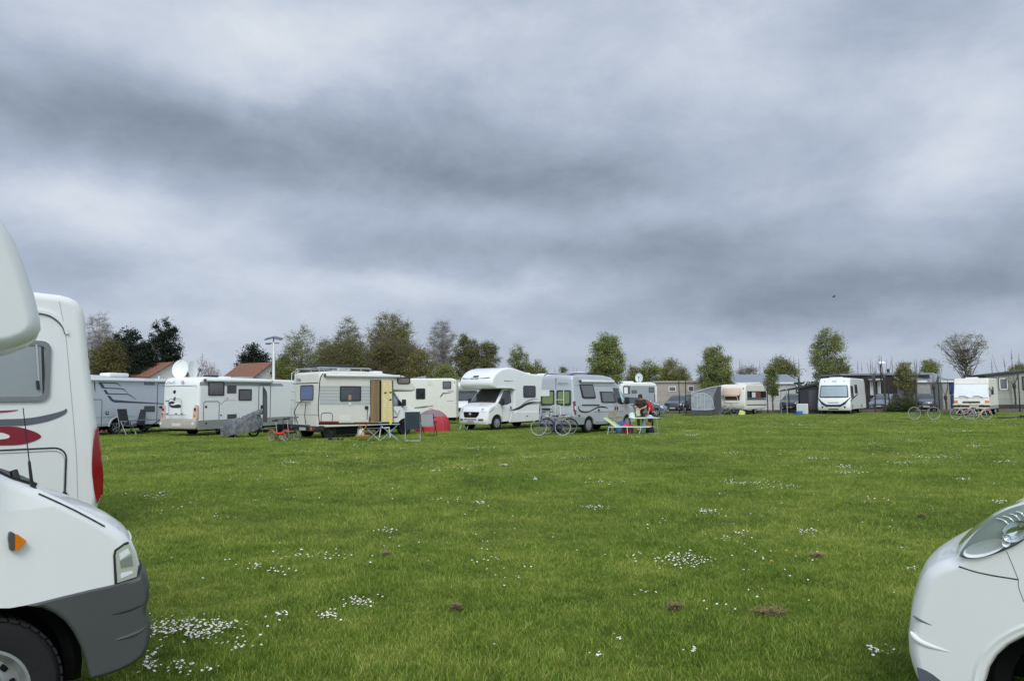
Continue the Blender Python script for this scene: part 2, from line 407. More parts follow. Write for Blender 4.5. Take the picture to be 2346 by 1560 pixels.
def wheel(root, x, y, R=.33, wd=.2, style='steel', out=-1):
    """wheel > rim; out: side (-1 right, +1 left) the rim faces"""
    key = (round(R, 3), wd, style, out)
    dark = style == 'dark'  # dark rims: shade under the body put into the rim colour
    if key not in _wm:
        h = wd/2; r0 = R*.62
        m = MB().lathe([(r0, -h*.75), (r0*1.04, -h*.95), (R*.80, -h*1.05), (R*.93, -h*.98), (R*.985, -h*.8), (R, -h*.5), (R, h*.5), (R*.985, h*.8), (R*.93, h*.98), (R*.8, h*1.05), (r0*1.04, h*.95), (r0, h*.75), (r0*.96, 0), (r0, -h*.75)], n=40)
        # tread blocks
        for j in range(44):
            t = 2*math.pi*j/44
            for yy in (-h*.62, h*.62, 0):
                M = Matrix.Rotation(-t, 4, 'Y') @ Matrix.Translation((R*1.0, yy, 0))
                m.box(-.004, .007, -h*.26, h*.26, -R*.05, R*.05, M=M)
        ty = m.build('wheel', RUBBER, None, 35)
        q = MB(); f = out*h
        if style in ('steel', 'dark'):     # ventilated steel wheel: flange, dish, slots, hub
            q.lathe([(r0*1.0, f*.80), (r0*1.03, f*.92), (r0*.97, f*.93), (r0*.93, f*.72), (r0*.86, f*.45), (r0*.80, f*.40), (r0*.66, f*.50), (r0*.58, f*.58), (r0*.50, f*.50), (r0*.44, f*.32), (r0*.30, f*.30), (r0*.28, f*.62), (r0*.24, f*.68), (1e-4, f*.70)], n=48)
            o2 = MB()
            for j in range(12):
                t = 2*math.pi*j/12+.2; M = Matrix.Rotation(-t, 4, 'Y') @ Matrix.Translation((r0*.735, f*.47, 0))
                o2.box(-.011, .011, -.012, .012, -.017, .017, r=.006, M=M)
            for j in range(5):
                t = 2*math.pi*j/5; M = Matrix.Rotation(-t, 4, 'Y') @ Matrix.Translation((r0*.37, f*.34, 0))
                o2.box(-.011, .011, -.016, .016, -.011, .011, r=.004, M=M)
        elif style == 'cap':     # wheel trim with round openings
            q.lathe([(r0*1.0, f*.85), (r0*1.02, f*.98), (r0*.9, f*1.0), (r0*.55, f*1.02), (r0*.3, f*1.1), (1e-4, f*1.12)], n=40)
            o2 = MB()
            for j in range(7):
                t = 2*math.pi*j/7; M = Matrix.Rotation(-t, 4, 'Y') @ Matrix.Translation((r0*.68, f*1.0, 0))
                o2.box(-.022, .022, -.012, .012, -.013, .013, r=.008, M=M)
        else:                    # alloy: five double spokes over a dark dish
            q.lathe([(r0*1.0, f*.8), (r0*1.04, f*.98), (r0*.95, f*.98), (r0*.90, f*.5), (r0*.90, f*.3)], n=40)
            for j in range(5):
                for dlt in (-.16, .16):
                    t = 2*math.pi*j/5; a = Vector((math.cos(t), 0, math.sin(t)))*r0*.15; c = Vector((math.cos(t+dlt), 0, math.sin(t+dlt)))*r0*.94
                    q.tube([a+Vector((0, f*.85, 0)), c+Vector((0, f*.85, 0))], [.022, .018], 6)
            q.lathe([(r0*.22, f*.6), (r0*.22, f*.95), (r0*.12, f*1.), (1e-4, f*1.)], n=16)
            o2 = MB().lathe([(r0*.9, f*.25), (1e-4, f*.25)], n=24)
        q.cur = 1; q.add(o2.v, o2.f)
        rm = q.build('rim', [STEELD if dark else RIMW, BLACK], None, 35)
        back = MB()
        _wm[key] = (ty.data, rm.data); bpy.data.objects.remove(ty); bpy.data.objects.remove(rm)
    a, c = _wm[key]
    o = bpy.data.objects.new('wheel', a); COL.objects.link(o); o.parent = root; o.location = (x, y, R)
    p = bpy.data.objects.new('rim', c); COL.objects.link(p); p.parent = o
    return o
def wheels(root, xs, hw, R=.33, wd=.2, style='steel', inset=.03):
    for x in xs:
        for sd in (-1, 1): wheel(root, x, sd*(hw-wd/2-inset), R, wd, style, sd)
def line_ang(p, q): return math.atan2(q[1]-p[1], q[0]-p[0])
# ================================================================== GROUND, GRASS, DAISIES
rng = np.random.default_rng(7)
def field_nodes(bb, vec):
    """lawn colour: broad yellow-green and darker patches in world space"""
    a = bb.n('ShaderNodeTexNoise', {'Vector': vec, 'Scale': .38, 'Detail': 5.0, 'Roughness': .6, 'Distortion': .4}).outputs[0]
    c = bb.n('ShaderNodeTexNoise', {'Vector': vec, 'Scale': 2.0, 'Detail': 5.0, 'Roughness': .65}).outputs[0]
    e = bb.n('ShaderNodeTexNoise', {'Vector': vec, 'Scale': 9.0, 'Detail': 3.0, 'Roughness': .6}).outputs[0]
    return bb.m('ADD', .5, bb.m('MULTIPLY', bb.m('SUBTRACT', bb.m('ADD', bb.m('MULTIPLY', a, .40), bb.m('ADD', bb.m('MULTIPLY', c, .35), bb.m('MULTIPLY', e, .25))), .5), 1.65))
gm = bpy.data.materials.new('lawn_soil'); gm.use_nodes = True; t = gm.node_tree; bb = NB(t); p = t.nodes['Principled BSDF']
gp = bb.n('ShaderNodeNewGeometry').outputs['Position']
f1 = field_nodes(bb, gp)
f2 = bb.n('ShaderNodeTexNoise', {'Vector': gp, 'Scale': 38.0, 'Detail': 5.0, 'Roughness': .7}).outputs[0]
f3 = bb.n('ShaderNodeTexNoise', {'Vector': bb.v('MULTIPLY', gp, (.6, 1.6, 1)), 'Scale': 3.2, 'Detail': 8.0, 'Roughness': .75}).outputs[0]
gc = bb.ramp(f1, [(.34, lin((76, 91, 30))), (.5, lin((100, 115, 40))), (.66, lin((123, 133, 54)))])
gc = bb.v('SCALE', gc); t.links.new(bb.m('ADD', .55, bb.m('ADD', bb.m('MULTIPLY', f2, .4), bb.m('MULTIPLY', f3, .5))), gc.node.inputs['Scale'])
t.links.new(gc, p.inputs['Base Color']); p.inputs['Roughness'].default_value = .9; p.inputs['Specular IOR Level'].default_value = .15
bp = bb.n('ShaderNodeBump', {'Height': bb.m('ADD', f2, f3), 'Strength': .7, 'Distance': .06}); t.links.new(bp.outputs[0], p.inputs['Normal'])
def ground_h(x, y):
    return 0*x
gv = [(-1500, -60, 0), (1500, -60, 0), (1500, 2500, 0), (-1500, 2500, 0)]
MB().add(gv, [(0, 1, 2, 3)]).build('ground', gm, smooth=0)['kind'] = 'structure'
# vnoise
def lattice(seed):
    r = np.random.default_rng(seed); return r.random((64, 64))
def vnoise(x, y, s, seed):
    L = lattice(seed); u = x*s; v = y*s; iu = np.floor(u).astype(int); iv = np.floor(v).astype(int); fu = u-iu; fv = v-iv
    fu = fu*fu*(3-2*fu); fv = fv*fv*(3-2*fv); g = lambda a, c: L[a % 64, c % 64]
    return (g(iu, iv)*(1-fu)+g(iu+1, iv)*fu)*(1-fv)+(g(iu, iv+1)*(1-fu)+g(iu+1, iv+1)*fu)*fv
blm = bpy.data.materials.new('grass_blades'); blm.use_nodes = True; t = blm.node_tree; bb = NB(t); p = t.nodes['Principled BSDF']
gp = bb.n('ShaderNodeNewGeometry'); f1 = field_nodes(bb, gp.outputs['Position'])
isl = gp.outputs['Random Per Island']
f = bb.m('ADD', bb.m('MULTIPLY', f1, .72), bb.m('MULTIPLY', isl, .28))
gc = bb.ramp(f, [(.30, lin((77, 103, 30))), (.42, lin((108, 138, 45))), (.56, lin((139, 161, 63))), (.70, lin((182, 186, 100)))])
straw = bb.m('GREATER_THAN', isl, .965)
gc = bb.mix(bb.m('MULTIPLY', straw, .6), gc, (*lin((168, 160, 104)), 1))
t.links.new(gc, p.inputs['Base Color']); p.inputs['Roughness'].default_value = .55; p.inputs['Specular IOR Level'].default_value = .3
tr = bb.n('ShaderNodeBsdfTranslucent', {0: gc}); ms = bb.n('ShaderNodeMixShader', {0: .25, 1: p.outputs[0], 2: tr.outputs[0]})
t.links.new(ms.outputs[0], t.nodes['Material Output'].inputs[0])
def np_mesh(name, V, loops, starts, totals, mt, mi=None):
    me = bpy.data.meshes.new(name); me.vertices.add(len(V)); me.vertices.foreach_set('co', V.astype(np.float32).ravel())
    me.loops.add(len(loops)); me.loops.foreach_set('vertex_index', loops.astype(np.int32))
    me.polygons.add(len(starts)); me.polygons.foreach_set('loop_start', starts.astype(np.int32)); me.polygons.foreach_set('loop_total', totals.astype(np.int32))
    for q in (mt if isinstance(mt, (list, tuple)) else [mt]): me.materials.append(q)
    if mi is not None: me.polygons.foreach_set('material_index', mi.astype(np.int32))
    me.update(calc_edges=True); me.validate()
    return me
def blades(n, y0, y1, h0, w0, two, margin=1.0, pw=2.0):
    # area-uniform in a wedge in front of the camera, a little wider than the picture
    u = rng.random(n); y = np.sqrt(y0*y0+u*(y1*y1-y0*y0)); x = (rng.random(n)*2-1)*(y*.75+margin)
    k = .25+.75*vnoise(x+50, y+50, 1.3, 3)+1.0*vnoise(x+90, y, 6.0, 4)**1.5
    h = h0*k*(.55+.75*rng.random(n)); h *= np.where(rng.random(n) > .985, 1.7, 1)
    a = rng.random(n)*2*np.pi; wd = w0*(.7+.6*rng.random(n))
    lean = (.25+1.15*rng.random(n))*h; la = rng.random(n)*2*np.pi+1.2*vnoise(x, y, 2., 9)
    lx, ly = lean*np.cos(la), lean*np.sin(la); cx, sx = np.cos(a)*wd/2, np.sin(a)*wd/2
    z0 = np.zeros(n)-.004
    if two:
        V = np.stack([np.stack([x-cx, y-sx, z0], 1), np.stack([x+cx, y+sx, z0], 1), np.stack([x+cx*.8+lx*.35, y+sx*.8+ly*.35, h*.62], 1),
                      np.stack([x-cx*.8+lx*.35, y-sx*.8+ly*.35, h*.62], 1), np.stack([x+lx, y+ly, h], 1)], 1).reshape(-1, 3)
        b0 = (np.arange(n)*5)[:, None]; L = (b0+np.array([[0, 1, 2, 3, 3, 2, 4]])).ravel()
        st = (np.arange(n)*7)[:, None]+np.array([[0, 4]]); tt = np.tile([4, 3], n)
        return V, L, st.ravel(), tt
    V = np.stack([np.stack([x-cx, y-sx, z0], 1), np.stack([x+cx, y+sx, z0], 1), np.stack([x+lx, y+ly, h], 1)], 1).reshape(-1, 3)
    L = np.arange(3*n); return V, L, np.arange(n)*3, np.full(n, 3)
import os
DENS = 1.0
parts = [blades(int(330000*DENS), 3.0, 8.5, .031, .0044, True, 1.6), blades(int(260000*DENS), 8.3, 17, .040, .0080, False, 1.4),
         blades(int(230000*DENS), 16.6, 36, .046, .015, False, 2), blades(int(110000*DENS), 35, 66, .05, .032, False, 2)]
VV = []; LL = []; SS = []; TT = []; vo = lo = 0
for V, L, S, T in parts: VV.append(V); LL.append(L+vo); SS.append(S+lo); TT.append(T); vo += len(V); lo += len(L)
me = np_mesh('grass', np.concatenate(VV), np.concatenate(LL), np.concatenate(SS), np.concatenate(TT), blm)
go = bpy.data.objects.new('grass', me); COL.objects.link(go); tag(go, 'short mown lawn grass covering the whole camping field', 'grass', kind='stuff')
# daisies: little discs of white rays round a yellow eye
PETAL = mat('daisy_petal', (244, 244, 240), .6, var=.03); EYEM = mat('daisy_eye', (232, 190, 40), .6); STEM = mat('daisy_stem', (96, 128, 56), .6)
CL = [(455, 1450, 95, 24, 210), (400, 1543, 80, 15, 34), (335, 1520, 25, 28, 26), (360, 1455, 50, 25, 60), (550, 1488, 40, 12, 16), (650, 1418, 24, 14, 16), (757, 1420, 25, 10, 26), (825, 1388, 42, 12, 42),
      (885, 1222, 32, 6, 16), (590, 1305, 25, 4, 9), (720, 1280, 100, 14, 34), (640, 1315, 60, 12, 12), (1110, 1290, 35, 6, 7), (1565, 1290, 66, 18, 85), (1700, 1228, 22, 6, 10), (1660, 1238, 25, 5, 14), (1850, 1225, 35, 12, 26),
      (1622, 1176, 27, 7, 34), (1362, 1166, 30, 5, 34), (1100, 1156, 18, 3, 16), (1228, 1101, 16, 3, 14), (1152, 1068, 16, 3, 24), (660, 1062, 22, 3, 26), (355, 1137, 50, 10, 26), (510, 1190, 22, 5, 9), (1450, 1278, 22, 4, 5),
      (1380, 1108, 70, 6, 18), (1660, 1108, 30, 5, 14), (1725, 1110, 62, 4, 46), (1930, 1071, 34, 4, 34), (2145, 1050, 62, 4, 70), (2070, 1062, 45, 4, 44), (2208, 1101, 25, 2, 22), (2290, 1155, 25, 4, 20), (2230, 1023, 34, 3, 34), (1675, 1040, 22, 3, 26),
      (1590, 998, 28, 2.5, 46), (1575, 988, 26, 1.5, 30), (1760, 990, 22, 2, 12), (1870, 1053, 28, 3, 24), (1990, 1018, 34, 3, 22), (2090, 1010, 40, 2, 20), (1950, 1085, 44, 6, 34), (1100, 1028, 44, 2.5, 18), (990, 1082, 26, 3, 14), (820, 1022, 34, 2, 16),
      (1210, 1050, 30, 2, 10), (1300, 1050, 66, 3, 30), (1040, 1150, 40, 5, 8), (2080, 1308, 15, 3, 6), (1420, 1470, 14, 3, 4), (1480, 1365, 22, 6, 6), (1640, 1395, 40, 12, 6), (2010, 1500, 40, 18, 18), (1360, 1510, 22, 8, 4), (1590, 1500, 25, 10, 6), (1134, 1492, 4, 3, 1),
      (1460, 1002, 14, 1.2, 14), (1840, 975, 26, 1, 24), (1780, 972, 30, 1, 14), (2060, 992, 40, 1.5, 20), (2200, 990, 30, 1.5, 26), (700, 1035, 30, 2, 12), (480, 1040, 40, 3, 14), (930, 1030, 26, 2, 12), (1060, 1075, 50, 5, 16), (600, 1100, 60, 8, 10), (2300, 1060, 30, 3, 20), (1800, 1120, 60, 5, 18), (2000, 1150, 50, 8, 10)]
DX = []; DY = []
for (px, py, rx, ry, n) in CL:
    for _ in range(n):
        a, c = rng.normal(0, .48, 2); q = gr(px+a*rx, max(py+c*ry, 955)); DX.append(q.x); DY.append(q.y)
for _ in range(120):
    q = gr(rng.uniform(240, 2340), 960+420*rng.random()**1.9); k = rng.integers(1, 7)
    for _ in range(k): DX.append(q.x+rng.normal(0, .018*q.y+.05)); DY.append(q.y+rng.normal(0, .06*q.y))
m = MB(); rnd = random.Random(5)
for x, y in zip(DX, DY):
    r = .0086*rnd.uniform(.75, 1.25)*(1+min(max(y-6, 0), 30)*.022); h = rnd.uniform(.025, .055)
    tx, ty = rnd.uniform(-.5, .3), rnd.uniform(-.5, .5); tz = Vector((ty, -abs(tx), 1)).normalized(); a = tz.orthogonal().normalized(); c = tz.cross(a)
    k = 9 if y < 10 else 6; o = Vector((x, y, h)); rim = []
    for j in range(k):
        t_ = 2*math.pi*j/k; rr_ = r*(1 if j % 2 == 0 or y > 10 else .86)
        rim.append(o+(a*math.cos(t_)+c*math.sin(t_))*rr_+tz*r*.18)
    m.cur = 0; m.add([o]+rim, [(0, 1+j, 1+(j+1) % k) for j in range(k)])
    if y < 14:
        m.cur = 1; m.add([o+tz*r*.3]+[o+(a*math.cos(2*math.pi*j/6)+c*math.sin(2*math.pi*j/6))*r*.34+tz*r*.14 for j in range(6)], [(0, 1+j, 1+(j+1) % 6) for j in range(6)])
        m.cur = 2; m.add([(x-.0012, y, 0), (x+.0012, y, 0), (x+.0012, y, h), (x-.0012, y, h)], [(0, 1, 2, 3)])
tag(m.build('daisies', [PETAL, EYEM, STEM], smooth=0), 'small white daisies scattered in clusters over the lawn', 'daisies', kind='stuff')
# dandelions and worm-eaten tufts of dead grass
DEAD = mat('dead_grass', (156, 134, 98), .9, var=.25, vs=30, rgb2=(112, 94, 66), island=True)
def dandelion(px, py, lab):
    q = gr(px, py); m = MB(); m.cur = 1; m.tube([(0, 0, 0), (.004, 0, .04), (.006, .0, .075)], .002, 5); m.cur = 0
    for L_ in range(3):
        for j in range(12):
            t_ = 2*math.pi*j/12+L_*.3; r = .018-.004*L_
            m.add([(0, 0, .076), (math.cos(t_-.2)*r, math.sin(t_-.2)*r, .080+.003*L_), (math.cos(t_+.2)*r, math.sin(t_+.2)*r, .080+.003*L_)], [(0, 1, 2)])
    o = m.build('dandelion', [mat('dandelion_yellow', (240, 200, 20), .6), STEM], smooth=0); o.location = q; tag(o, lab, 'flower')
dandelion(1768, 1304, 'yellow dandelion on the lawn, the nearer of two'); dandelion(1803, 1279, 'yellow dandelion on the lawn, the farther of two')
for i, (px, py, s, lab) in enumerate([(1548, 1397, .07, 'round brown tuft of dead grass in the lawn'), (1765, 1408, .11, 'wide brown wad of dead grass with loose straws'), (1872, 1278, .07, 'flat dark brown scrap of dead grass near the dandelions'), (885, 1275, .06, 'small brown dead tuft beside scattered daisies in the middle lawn'), (2112, 1186, .06, 'small dark brown clod at the far right of the lawn'), (1045, 1398, .05, 'faint small brown tuft below the middle of the lawn')]):
    q = gr(px, py); rnd = random.Random(i); m = MB()
    for _ in range(240):
        a = rnd.uniform(0, 6.28); r = .8*s*rnd.random()**.7; x, y = math.cos(a)*r*(1.5 if i in (1, 2) else 1), math.sin(a)*r; z = rnd.uniform(.01, .055)
        b_ = rnd.uniform(0, 6.28); L_ = rnd.uniform(.015, .045); d = Vector((math.cos(b_)*L_, math.sin(b_)*L_, rnd.uniform(-.01, .012))); o_ = Vector((x, y, z)); e = Vector((-d.y, d.x, 0)).normalized()*.004
        m.add([o_-e, o_+e, o_+d+e*.4, o_+d-e*.4], [(0, 1, 2, 3)])
    o = m.build('dead_grass_tuft', DEAD, smooth=0); o.location = q; tag(o, lab, 'dead grass')
# ================================================================== NEAR VEHICLES
def cab_W(hw, nose=.17, nx0=0., nx1=.55, crown=.05, tum=.13, tz=1.15, pw=3.):
    def W(x, y, z):
        t = abs(y)/hw; g = min(max((x-nx0)/(nx1-nx0), 0), 1); g = g*g*(3-2*g)
        x2 = x+nose*g*(1-t**pw)
        y2 = y*(1-tum*max(z-tz, 0)); z2 = z+crown*(1-t*t)*min(max((z-.85)/.2, 0), 1)*min(max((x+.3)/.4, 0), 1)
        return (x2, y2, z2)
    return W
# --- white motorhome with grey bumper, nose into the frame at the left
HA = R_(44); P0A = np.array([-2.372, 3.35]); hA = np.array([math.cos(HA), math.sin(HA)]); lA = np.array([-hA[1], hA[0]])
cA = P0A+lA*1.0
A = thing('motorhome', 'nearest white motorhome with grey bumper, amber side repeater and black aerial', 'motorhome', (cA[0], cA[1], 0), HA)
WA = cab_W(1.0, nose=.13, nx0=.05, nx1=.62, crown=.012)
FA = Face(A, 'R', -1.0); ta = lambda *p: [tuple(q) for q in FA.px(p)]
LW = ta((22, 1395), (57, 1389), (130, 1372), (200, 1355), (264, 1342))
NB_ = ta((313, 1322), (316, 1300), (308, 1268), (297, 1242), (284, 1226), (262, 1210), (240, 1197), (205, 1178), (170, 1160), (130, 1140), (92, 1122))
x0_ = NB_[-1][0]
profA = [(-1.45, .45), (-.40, .45)]+arc(0, .335, .395, 162, 88, 8)+LW+NB_+[(x0_-.10, NB_[-1][1]+.05), (x0_-.18, NB_[-1][1]+.10), (-.75, 2.02), (-.95, 2.08), (-1.45, 2.1)]
SA = Shell(profA, 1.0, .045, WA, step=.05, cuts=[('z', 1.15), ('x', .05)], rf=lambda x, z: .12 if z < .80 else 1.0, ny=16, nr=4); SA.build('cab_body', WHITE, A)
SA.hw = 1.0
BT = ta((60, 1386), (130, 1368), (200, 1351), (264, 1337), (313, 1320), (322, 1306), (331, 1318), (338, 1345), (339, 1368), (333, 1383), (331, 1400), (334, 1415), (341, 1428), (342, 1450), (338, 1478), (325, 1503), (300, 1522), (270, 1537), (235, 1549), (205, 1556), (199, 1545), (192, 1512), (180, 1478), (165, 1448), (147, 1424), (122, 1405), (95, 1393))
Wb = cab_W(1.018, nose=.13, nx0=.05, nx1=.62, crown=0)
SB = Shell(BT, 1.018, .03, Wb, step=.03, ny=16, nr=4, rf=lambda x, z: .25 if (z > .70 and x < .6) else .8); SB.build('front_bumper', GREYPL, A)
def ridge(name, pts, r, mt, yy, par, Wf, tr):
    v = smooth_pts(tr(*pts), 5); n_ = len(v); return MB().tube([Vector(Wf(x, yy, z)) for x, z in v], [.0015+r*math.sin(math.pi*(i/(n_-1))**.8) for i in range(n_)], 8).build(name, mt, par)
ridge('bumper_crease', [(250, 1406), (280, 1399), (310, 1389), (326, 1382)], .006, DKPL, -1.0155, A, Wb, ta)
ridge('bumper_lip', [(258, 1465), (290, 1455), (318, 1443), (335, 1428)], .010, GREYPL, -1.014, A, Wb, ta)
hl = SA.side('headlight', ta((268, 1334), (312, 1320), (312, 1300), (306, 1270), (297, 1246), (285, 1248), (266, 1262), (264, 1272)), -1, mat('milky_lens', (178, 184, 170), .15, coat=1., var=.06, vs=9), off=.007, step=.02)
SA.side('lamp_reflector', ta((272, 1268), (292, 1255), (297, 1266), (274, 1282)), -1, LENS, off=.0095, step=.03, parent=hl)
SA.side('lamp_reflector', ta((273, 1285), (300, 1270), (304, 1295), (276, 1300)), -1, mat('lamp_inner_grey', (128, 134, 126), .2, coat=1.), off=.0092, step=.03, parent=hl)
SA.side('lamp_reflector', ta((275, 1312), (302, 1306), (303, 1312), (276, 1324)), -1, LENS, off=.0095, step=.03, parent=hl)
SA.side('headlight_gasket', ta((262, 1338), (313, 1324), (313, 1319), (268, 1333), (265, 1273), (267, 1263), (285, 1249), (296, 1244), (294, 1241), (284, 1244), (262, 1259), (259, 1272)), -1, DKPL, off=.005, step=.03)
for cy in (-.80, .80): SA.patch('headlight', [tuple(p) for p in NB_[1:4]], .15, LENS, off=.004, cy=cy)
SA.patch('radiator_grille', [tuple(p) for p in NB_[0:3]], .58, DKPL, off=.008)
pt = [Vector(WA(x, -.9945, z)) for x, z in ta((90, 1131), (130, 1149), (172, 1169), (215, 1192), (240, 1206))]
MB().tube(pt, .0035, 5).build('bonnet_seam', DKPL, A)
q = FA.px([(17, 1232), (19, 1219), (24, 1216), (33, 1222), (33, 1253), (27, 1260), (20, 1257)])
rpo = MB().prism(q, FA.o, FA.u, FA.v, -.02, .028).build('side_repeater', GREYPL, A, 0)
MB().prism(FA.px([(31, 1222), (36, 1221), (55, 1235), (56, 1240), (38, 1257), (31, 1258)]), FA.o, FA.u, FA.v, -.02, .036).build('lens', ORANGE, rpo, 0)
# windscreen, scuttle, wipers, aerial
z0_ = NB_[-1][1]; xs_ = x0_-.18; zs_ = z0_+.10; nx_ = lambda t: (xs_+(-.75-xs_)*t, zs_+(2.02-zs_)*t)
SA.patch('windscreen', [nx_(.02), nx_(.5), nx_(.98)], [.88, .84, .78], mat('windscreen_glass', (104, 114, 124), .08, coat=1., var=.1), off=.012)
SA.patch('scuttle', [(x0_+.01, z0_+.0), (x0_-.10, z0_+.05), nx_(.03)], [.82, .90, .93], DKPL, off=.010)
wv_ = lambda x, y, z: Vector(WA(x, y, z))
ptw = [wv_(nx_(.03)[0]+.03, -.82, nx_(.03)[1]+.02), wv_(nx_(.08)[0], -.70, nx_(.08)[1]+.03), wv_(nx_(.3)[0], -.35, nx_(.3)[1]+.03), wv_(nx_(.45)[0], .1, nx_(.45)[1]+.03)]
wpm = MB().tube(ptw, .011, 6); wpm.tube([wv_(x0_-.06, -.86, z0_), wv_(x0_-.08, -.84, z0_+.08)], .018, 8); wpm.tube([ptw[1]+Vector((.02, 0, .02)), ptw[3]+Vector((0, 0, .02))], .008, 5)
wpm.build('wiper', DKPL, A)
a0 = Vector(WA(ta((80, 1136))[0][0], -.955, ta((80, 1136))[0][1])); M3 = A.rotation_euler.to_matrix().inverted()
tip = at(53, 935, 3.45)-Vector(A.location); tip = M3 @ tip
dv = (tip-a0)
MB().tube([a0+Vector((.0, 0, -.01)), a0+Vector((0, 0, .03)), a0+dv*.14, a0+dv*.16, a0+dv*.38, a0+dv*.40, a0+dv*.98, tip], [.024, .014, .007, .0075, .006, .0026, .002, .003], 10).build('aerial', DKPL, A)
# cab door with glass and mirror (out of the frame to the left)
SA.side('door_seam', [(-.43, .55), (-.42, 1.30), (-.415, 1.30), (-.425, .55)], -1, DKPL, off=.004)
for sd in (-1, 1):
    SA.side('side_window', [(-.06, 1.33), (-.18, 1.46), (-.66, 1.92), (-1.10, 1.92), (-1.14, 1.33), (-.6, 1.27)], sd, GLASS, off=.008)
    SA.side('door_handle', [(-1.05, 1.12), (-1.05, 1.17), (-1.22, 1.17), (-1.22, 1.12)], sd, DKPL, off=.03)
    MB().box(-.30, -.10, sd*1.10-.1, sd*1.10+.1, 1.32, 1.66, r=.05).tube([(-.2, sd*.95, 1.42), (-.2, sd*1.1, 1.42)], .03, 8).build('wing_mirror', DKPL, A)
wheels(A, (0, -3.2), 1.0, .338, .215, 'steel', inset=-.0)
MB().box(-1.9, .5, -.62, .62, .28, .66, r=.03).box(-.45, .42, -.70, .70, .30, 1.02, r=.05).build('underbody', BLACK, A)
for sd in (-1, 1): MB().tube([(x, sd*.79, z) for x, z in arc(0, .335, .43, -8, 188, 18)], .045, 6).build('mudguard', BLACK, A)
# coach body with the overcab bulge
FA2 = Face(A, 'R', -1.1); al = [tuple(q) for q in FA2.px([(4, 797), (34, 791), (64, 779), (84, 763), (93, 743), (91, 719), (77, 663), (56, 600), (31, 540), (5, 500)])]
xt, zt_ = al[-1]
PA1 = [(-5.6, .42), (-3.65, .42)]+arc(-3.2, .34, .44, 170, 10, 10)+[(-2.7, .42), (-1.45, .42), (-1.45, 1.95), (-1.2, 1.98), (-.4, 1.93)]+al+[(xt-.10, zt_+.14), (xt-.22, zt_+.28), (xt-.42, zt_+.44), (xt-.7, zt_+.54), (-1.15, 3.05), (-1.7, 2.96), (-5.5, 2.90), (-5.6, 2.75)]
def WAc(x, y, z):
    g = min(max((x+1.0)/1.1, 0), 1); g2 = min(max((x+.45)/.6, 0), 1); return (x+.12*g*(1-(abs(y)/1.12)**2.6), y*(1-.055*g2*g2), z)
SAc = Shell(PA1, 1.1, .10, WAc, step=.09, ny=14, nr=5, rf=lambda x, z: .3 if z < 1.2 else .55 if x > -.9 else .9, cuts=[('x', -.45), ('x', -.3), ('x', -.15), ('x', 0.)]); SAc.build('coach_body', WHITE2, A)
FA2.window([(-3.6, 1.35), (-2.3, 1.95)], px=False); FA2.ring('locker_hatch', [(-4.9, .6), (-4.0, 1.25)], px=False)
# --- white motorhome behind, tail to the right
HB = R_(222); hB = np.array([math.cos(HB), math.sin(HB)]); nB = np.array([-hB[1], hB[0]])   # nB towards the camera
dB = ray(205, 905); QB = (dB*(8.9/dB[1]))[:2]; cB = QB-nB*1.14
B = thing('motorhome', 'white motorhome behind the nearest one, dark red swirl decal and tall red tail lamp', 'motorhome', (cB[0], cB[1], 0), HB)
def WB(x, y, z):
    g = min(max((.5-x)/.5, 0), 1); return (x-.10*g*g*(1-(abs(y)/1.14)**2.4), y, z)
PB = [(-.12, .34), (-.165, .50), (-.165, .75), (-.142, .92), (-.093, 1.345), (-.035, 1.74), (.01, 2.05), (.06, 2.50), (.075, 2.66), (.10, 2.76), (.16, 2.845), (.24, 2.885), (.34, 2.905), (.62, 2.92), (1.2, 2.90), (4.2, 2.86), (5.0, 2.72), (5.5, 2.25), (6.1, 1.35), (6.85, 1.05), (6.95, .75), (6.9, .35), (6.35, .32)]+arc(5.9, .34, .43, 8, 172, 10)+[(5.4, .38), (2.5, .38)]+arc(1.95, .34, .43, 8, 172, 10)+[(1.4, .38)]
SBs = Shell(PB, 1.14, .10, WB, step=.10, ny=12, nr=5, rf=lambda x, z: 1. if z > 1.2 or x < .5 else .35); SBs.build('coach_body', WHITE2, B)
FB = Face(B, 'L', 1.14)
FB.window([(-250, 768), (112, 919)], fm=mat('window_frame_grey', (122, 126, 128), .4), gm=GLASSB, r=.10, fw=.055)
FB.ring('window_seal', [(-236, 776), (104, 912)], w=.02, r=.07, th=.022)
FB.poly('blind_edge', [(93, 782), (99, 783), (103, 906), (97, 907)], DKPL, th=.024)
FB.stroke('window_stay', [(82, 790), (86, 850), (88, 890)], .02, ALU, th=.035)
FB.stroke('window_stay_clip', [(85, 872), (87, 892)], .03, DKPL, th=.04)
FB.stroke('swirl_decal', [(-120, 974), (0, 968), (60, 966), (110, 957), (145, 945), (152, 936)], [.02, .075, .08, .075, .05, .008], GREYDEC)
FB.stroke('swirl_decal', [(-160, 950), (0, 943), (41, 939)], [.03, .022, .004], REDDEC)
el_ = [(47+48*math.cos(t)-0, 998+21*math.sin(t)) for t in [2*math.pi*i/36 for i in range(36)]]
out_ = [(-200, 992), (-60, 981), (0, 977), (34, 977), (55, 981), (80, 989), (93, 997), (92, 1003), (76, 1011), (48, 1018), (0, 1020), (-80, 1019), (-200, 1016)]
FB.poly('red_emblem', smooth_pts(out_+out_[:1], 4)[:-1], REDDEC, th=.006)
FB.poly('emblem_centre', smooth_pts([(-40, 990), (0, 991), (14, 994), (22, 999), (12, 1005), (-40, 1008), (-60, 999), (-40, 990)], 4)[:-1], WHITE2, th=.009)
FB.ring('locker_hatch', [(-150, 1038), (147, 1175)], r=.13, w=.016, px=True)
FB.ring('locker_hatch_seal', [(-152, 1045), (143, 1185)], r=.12, w=.006, mt=mat('seam_grey', (168, 172, 172), .5))
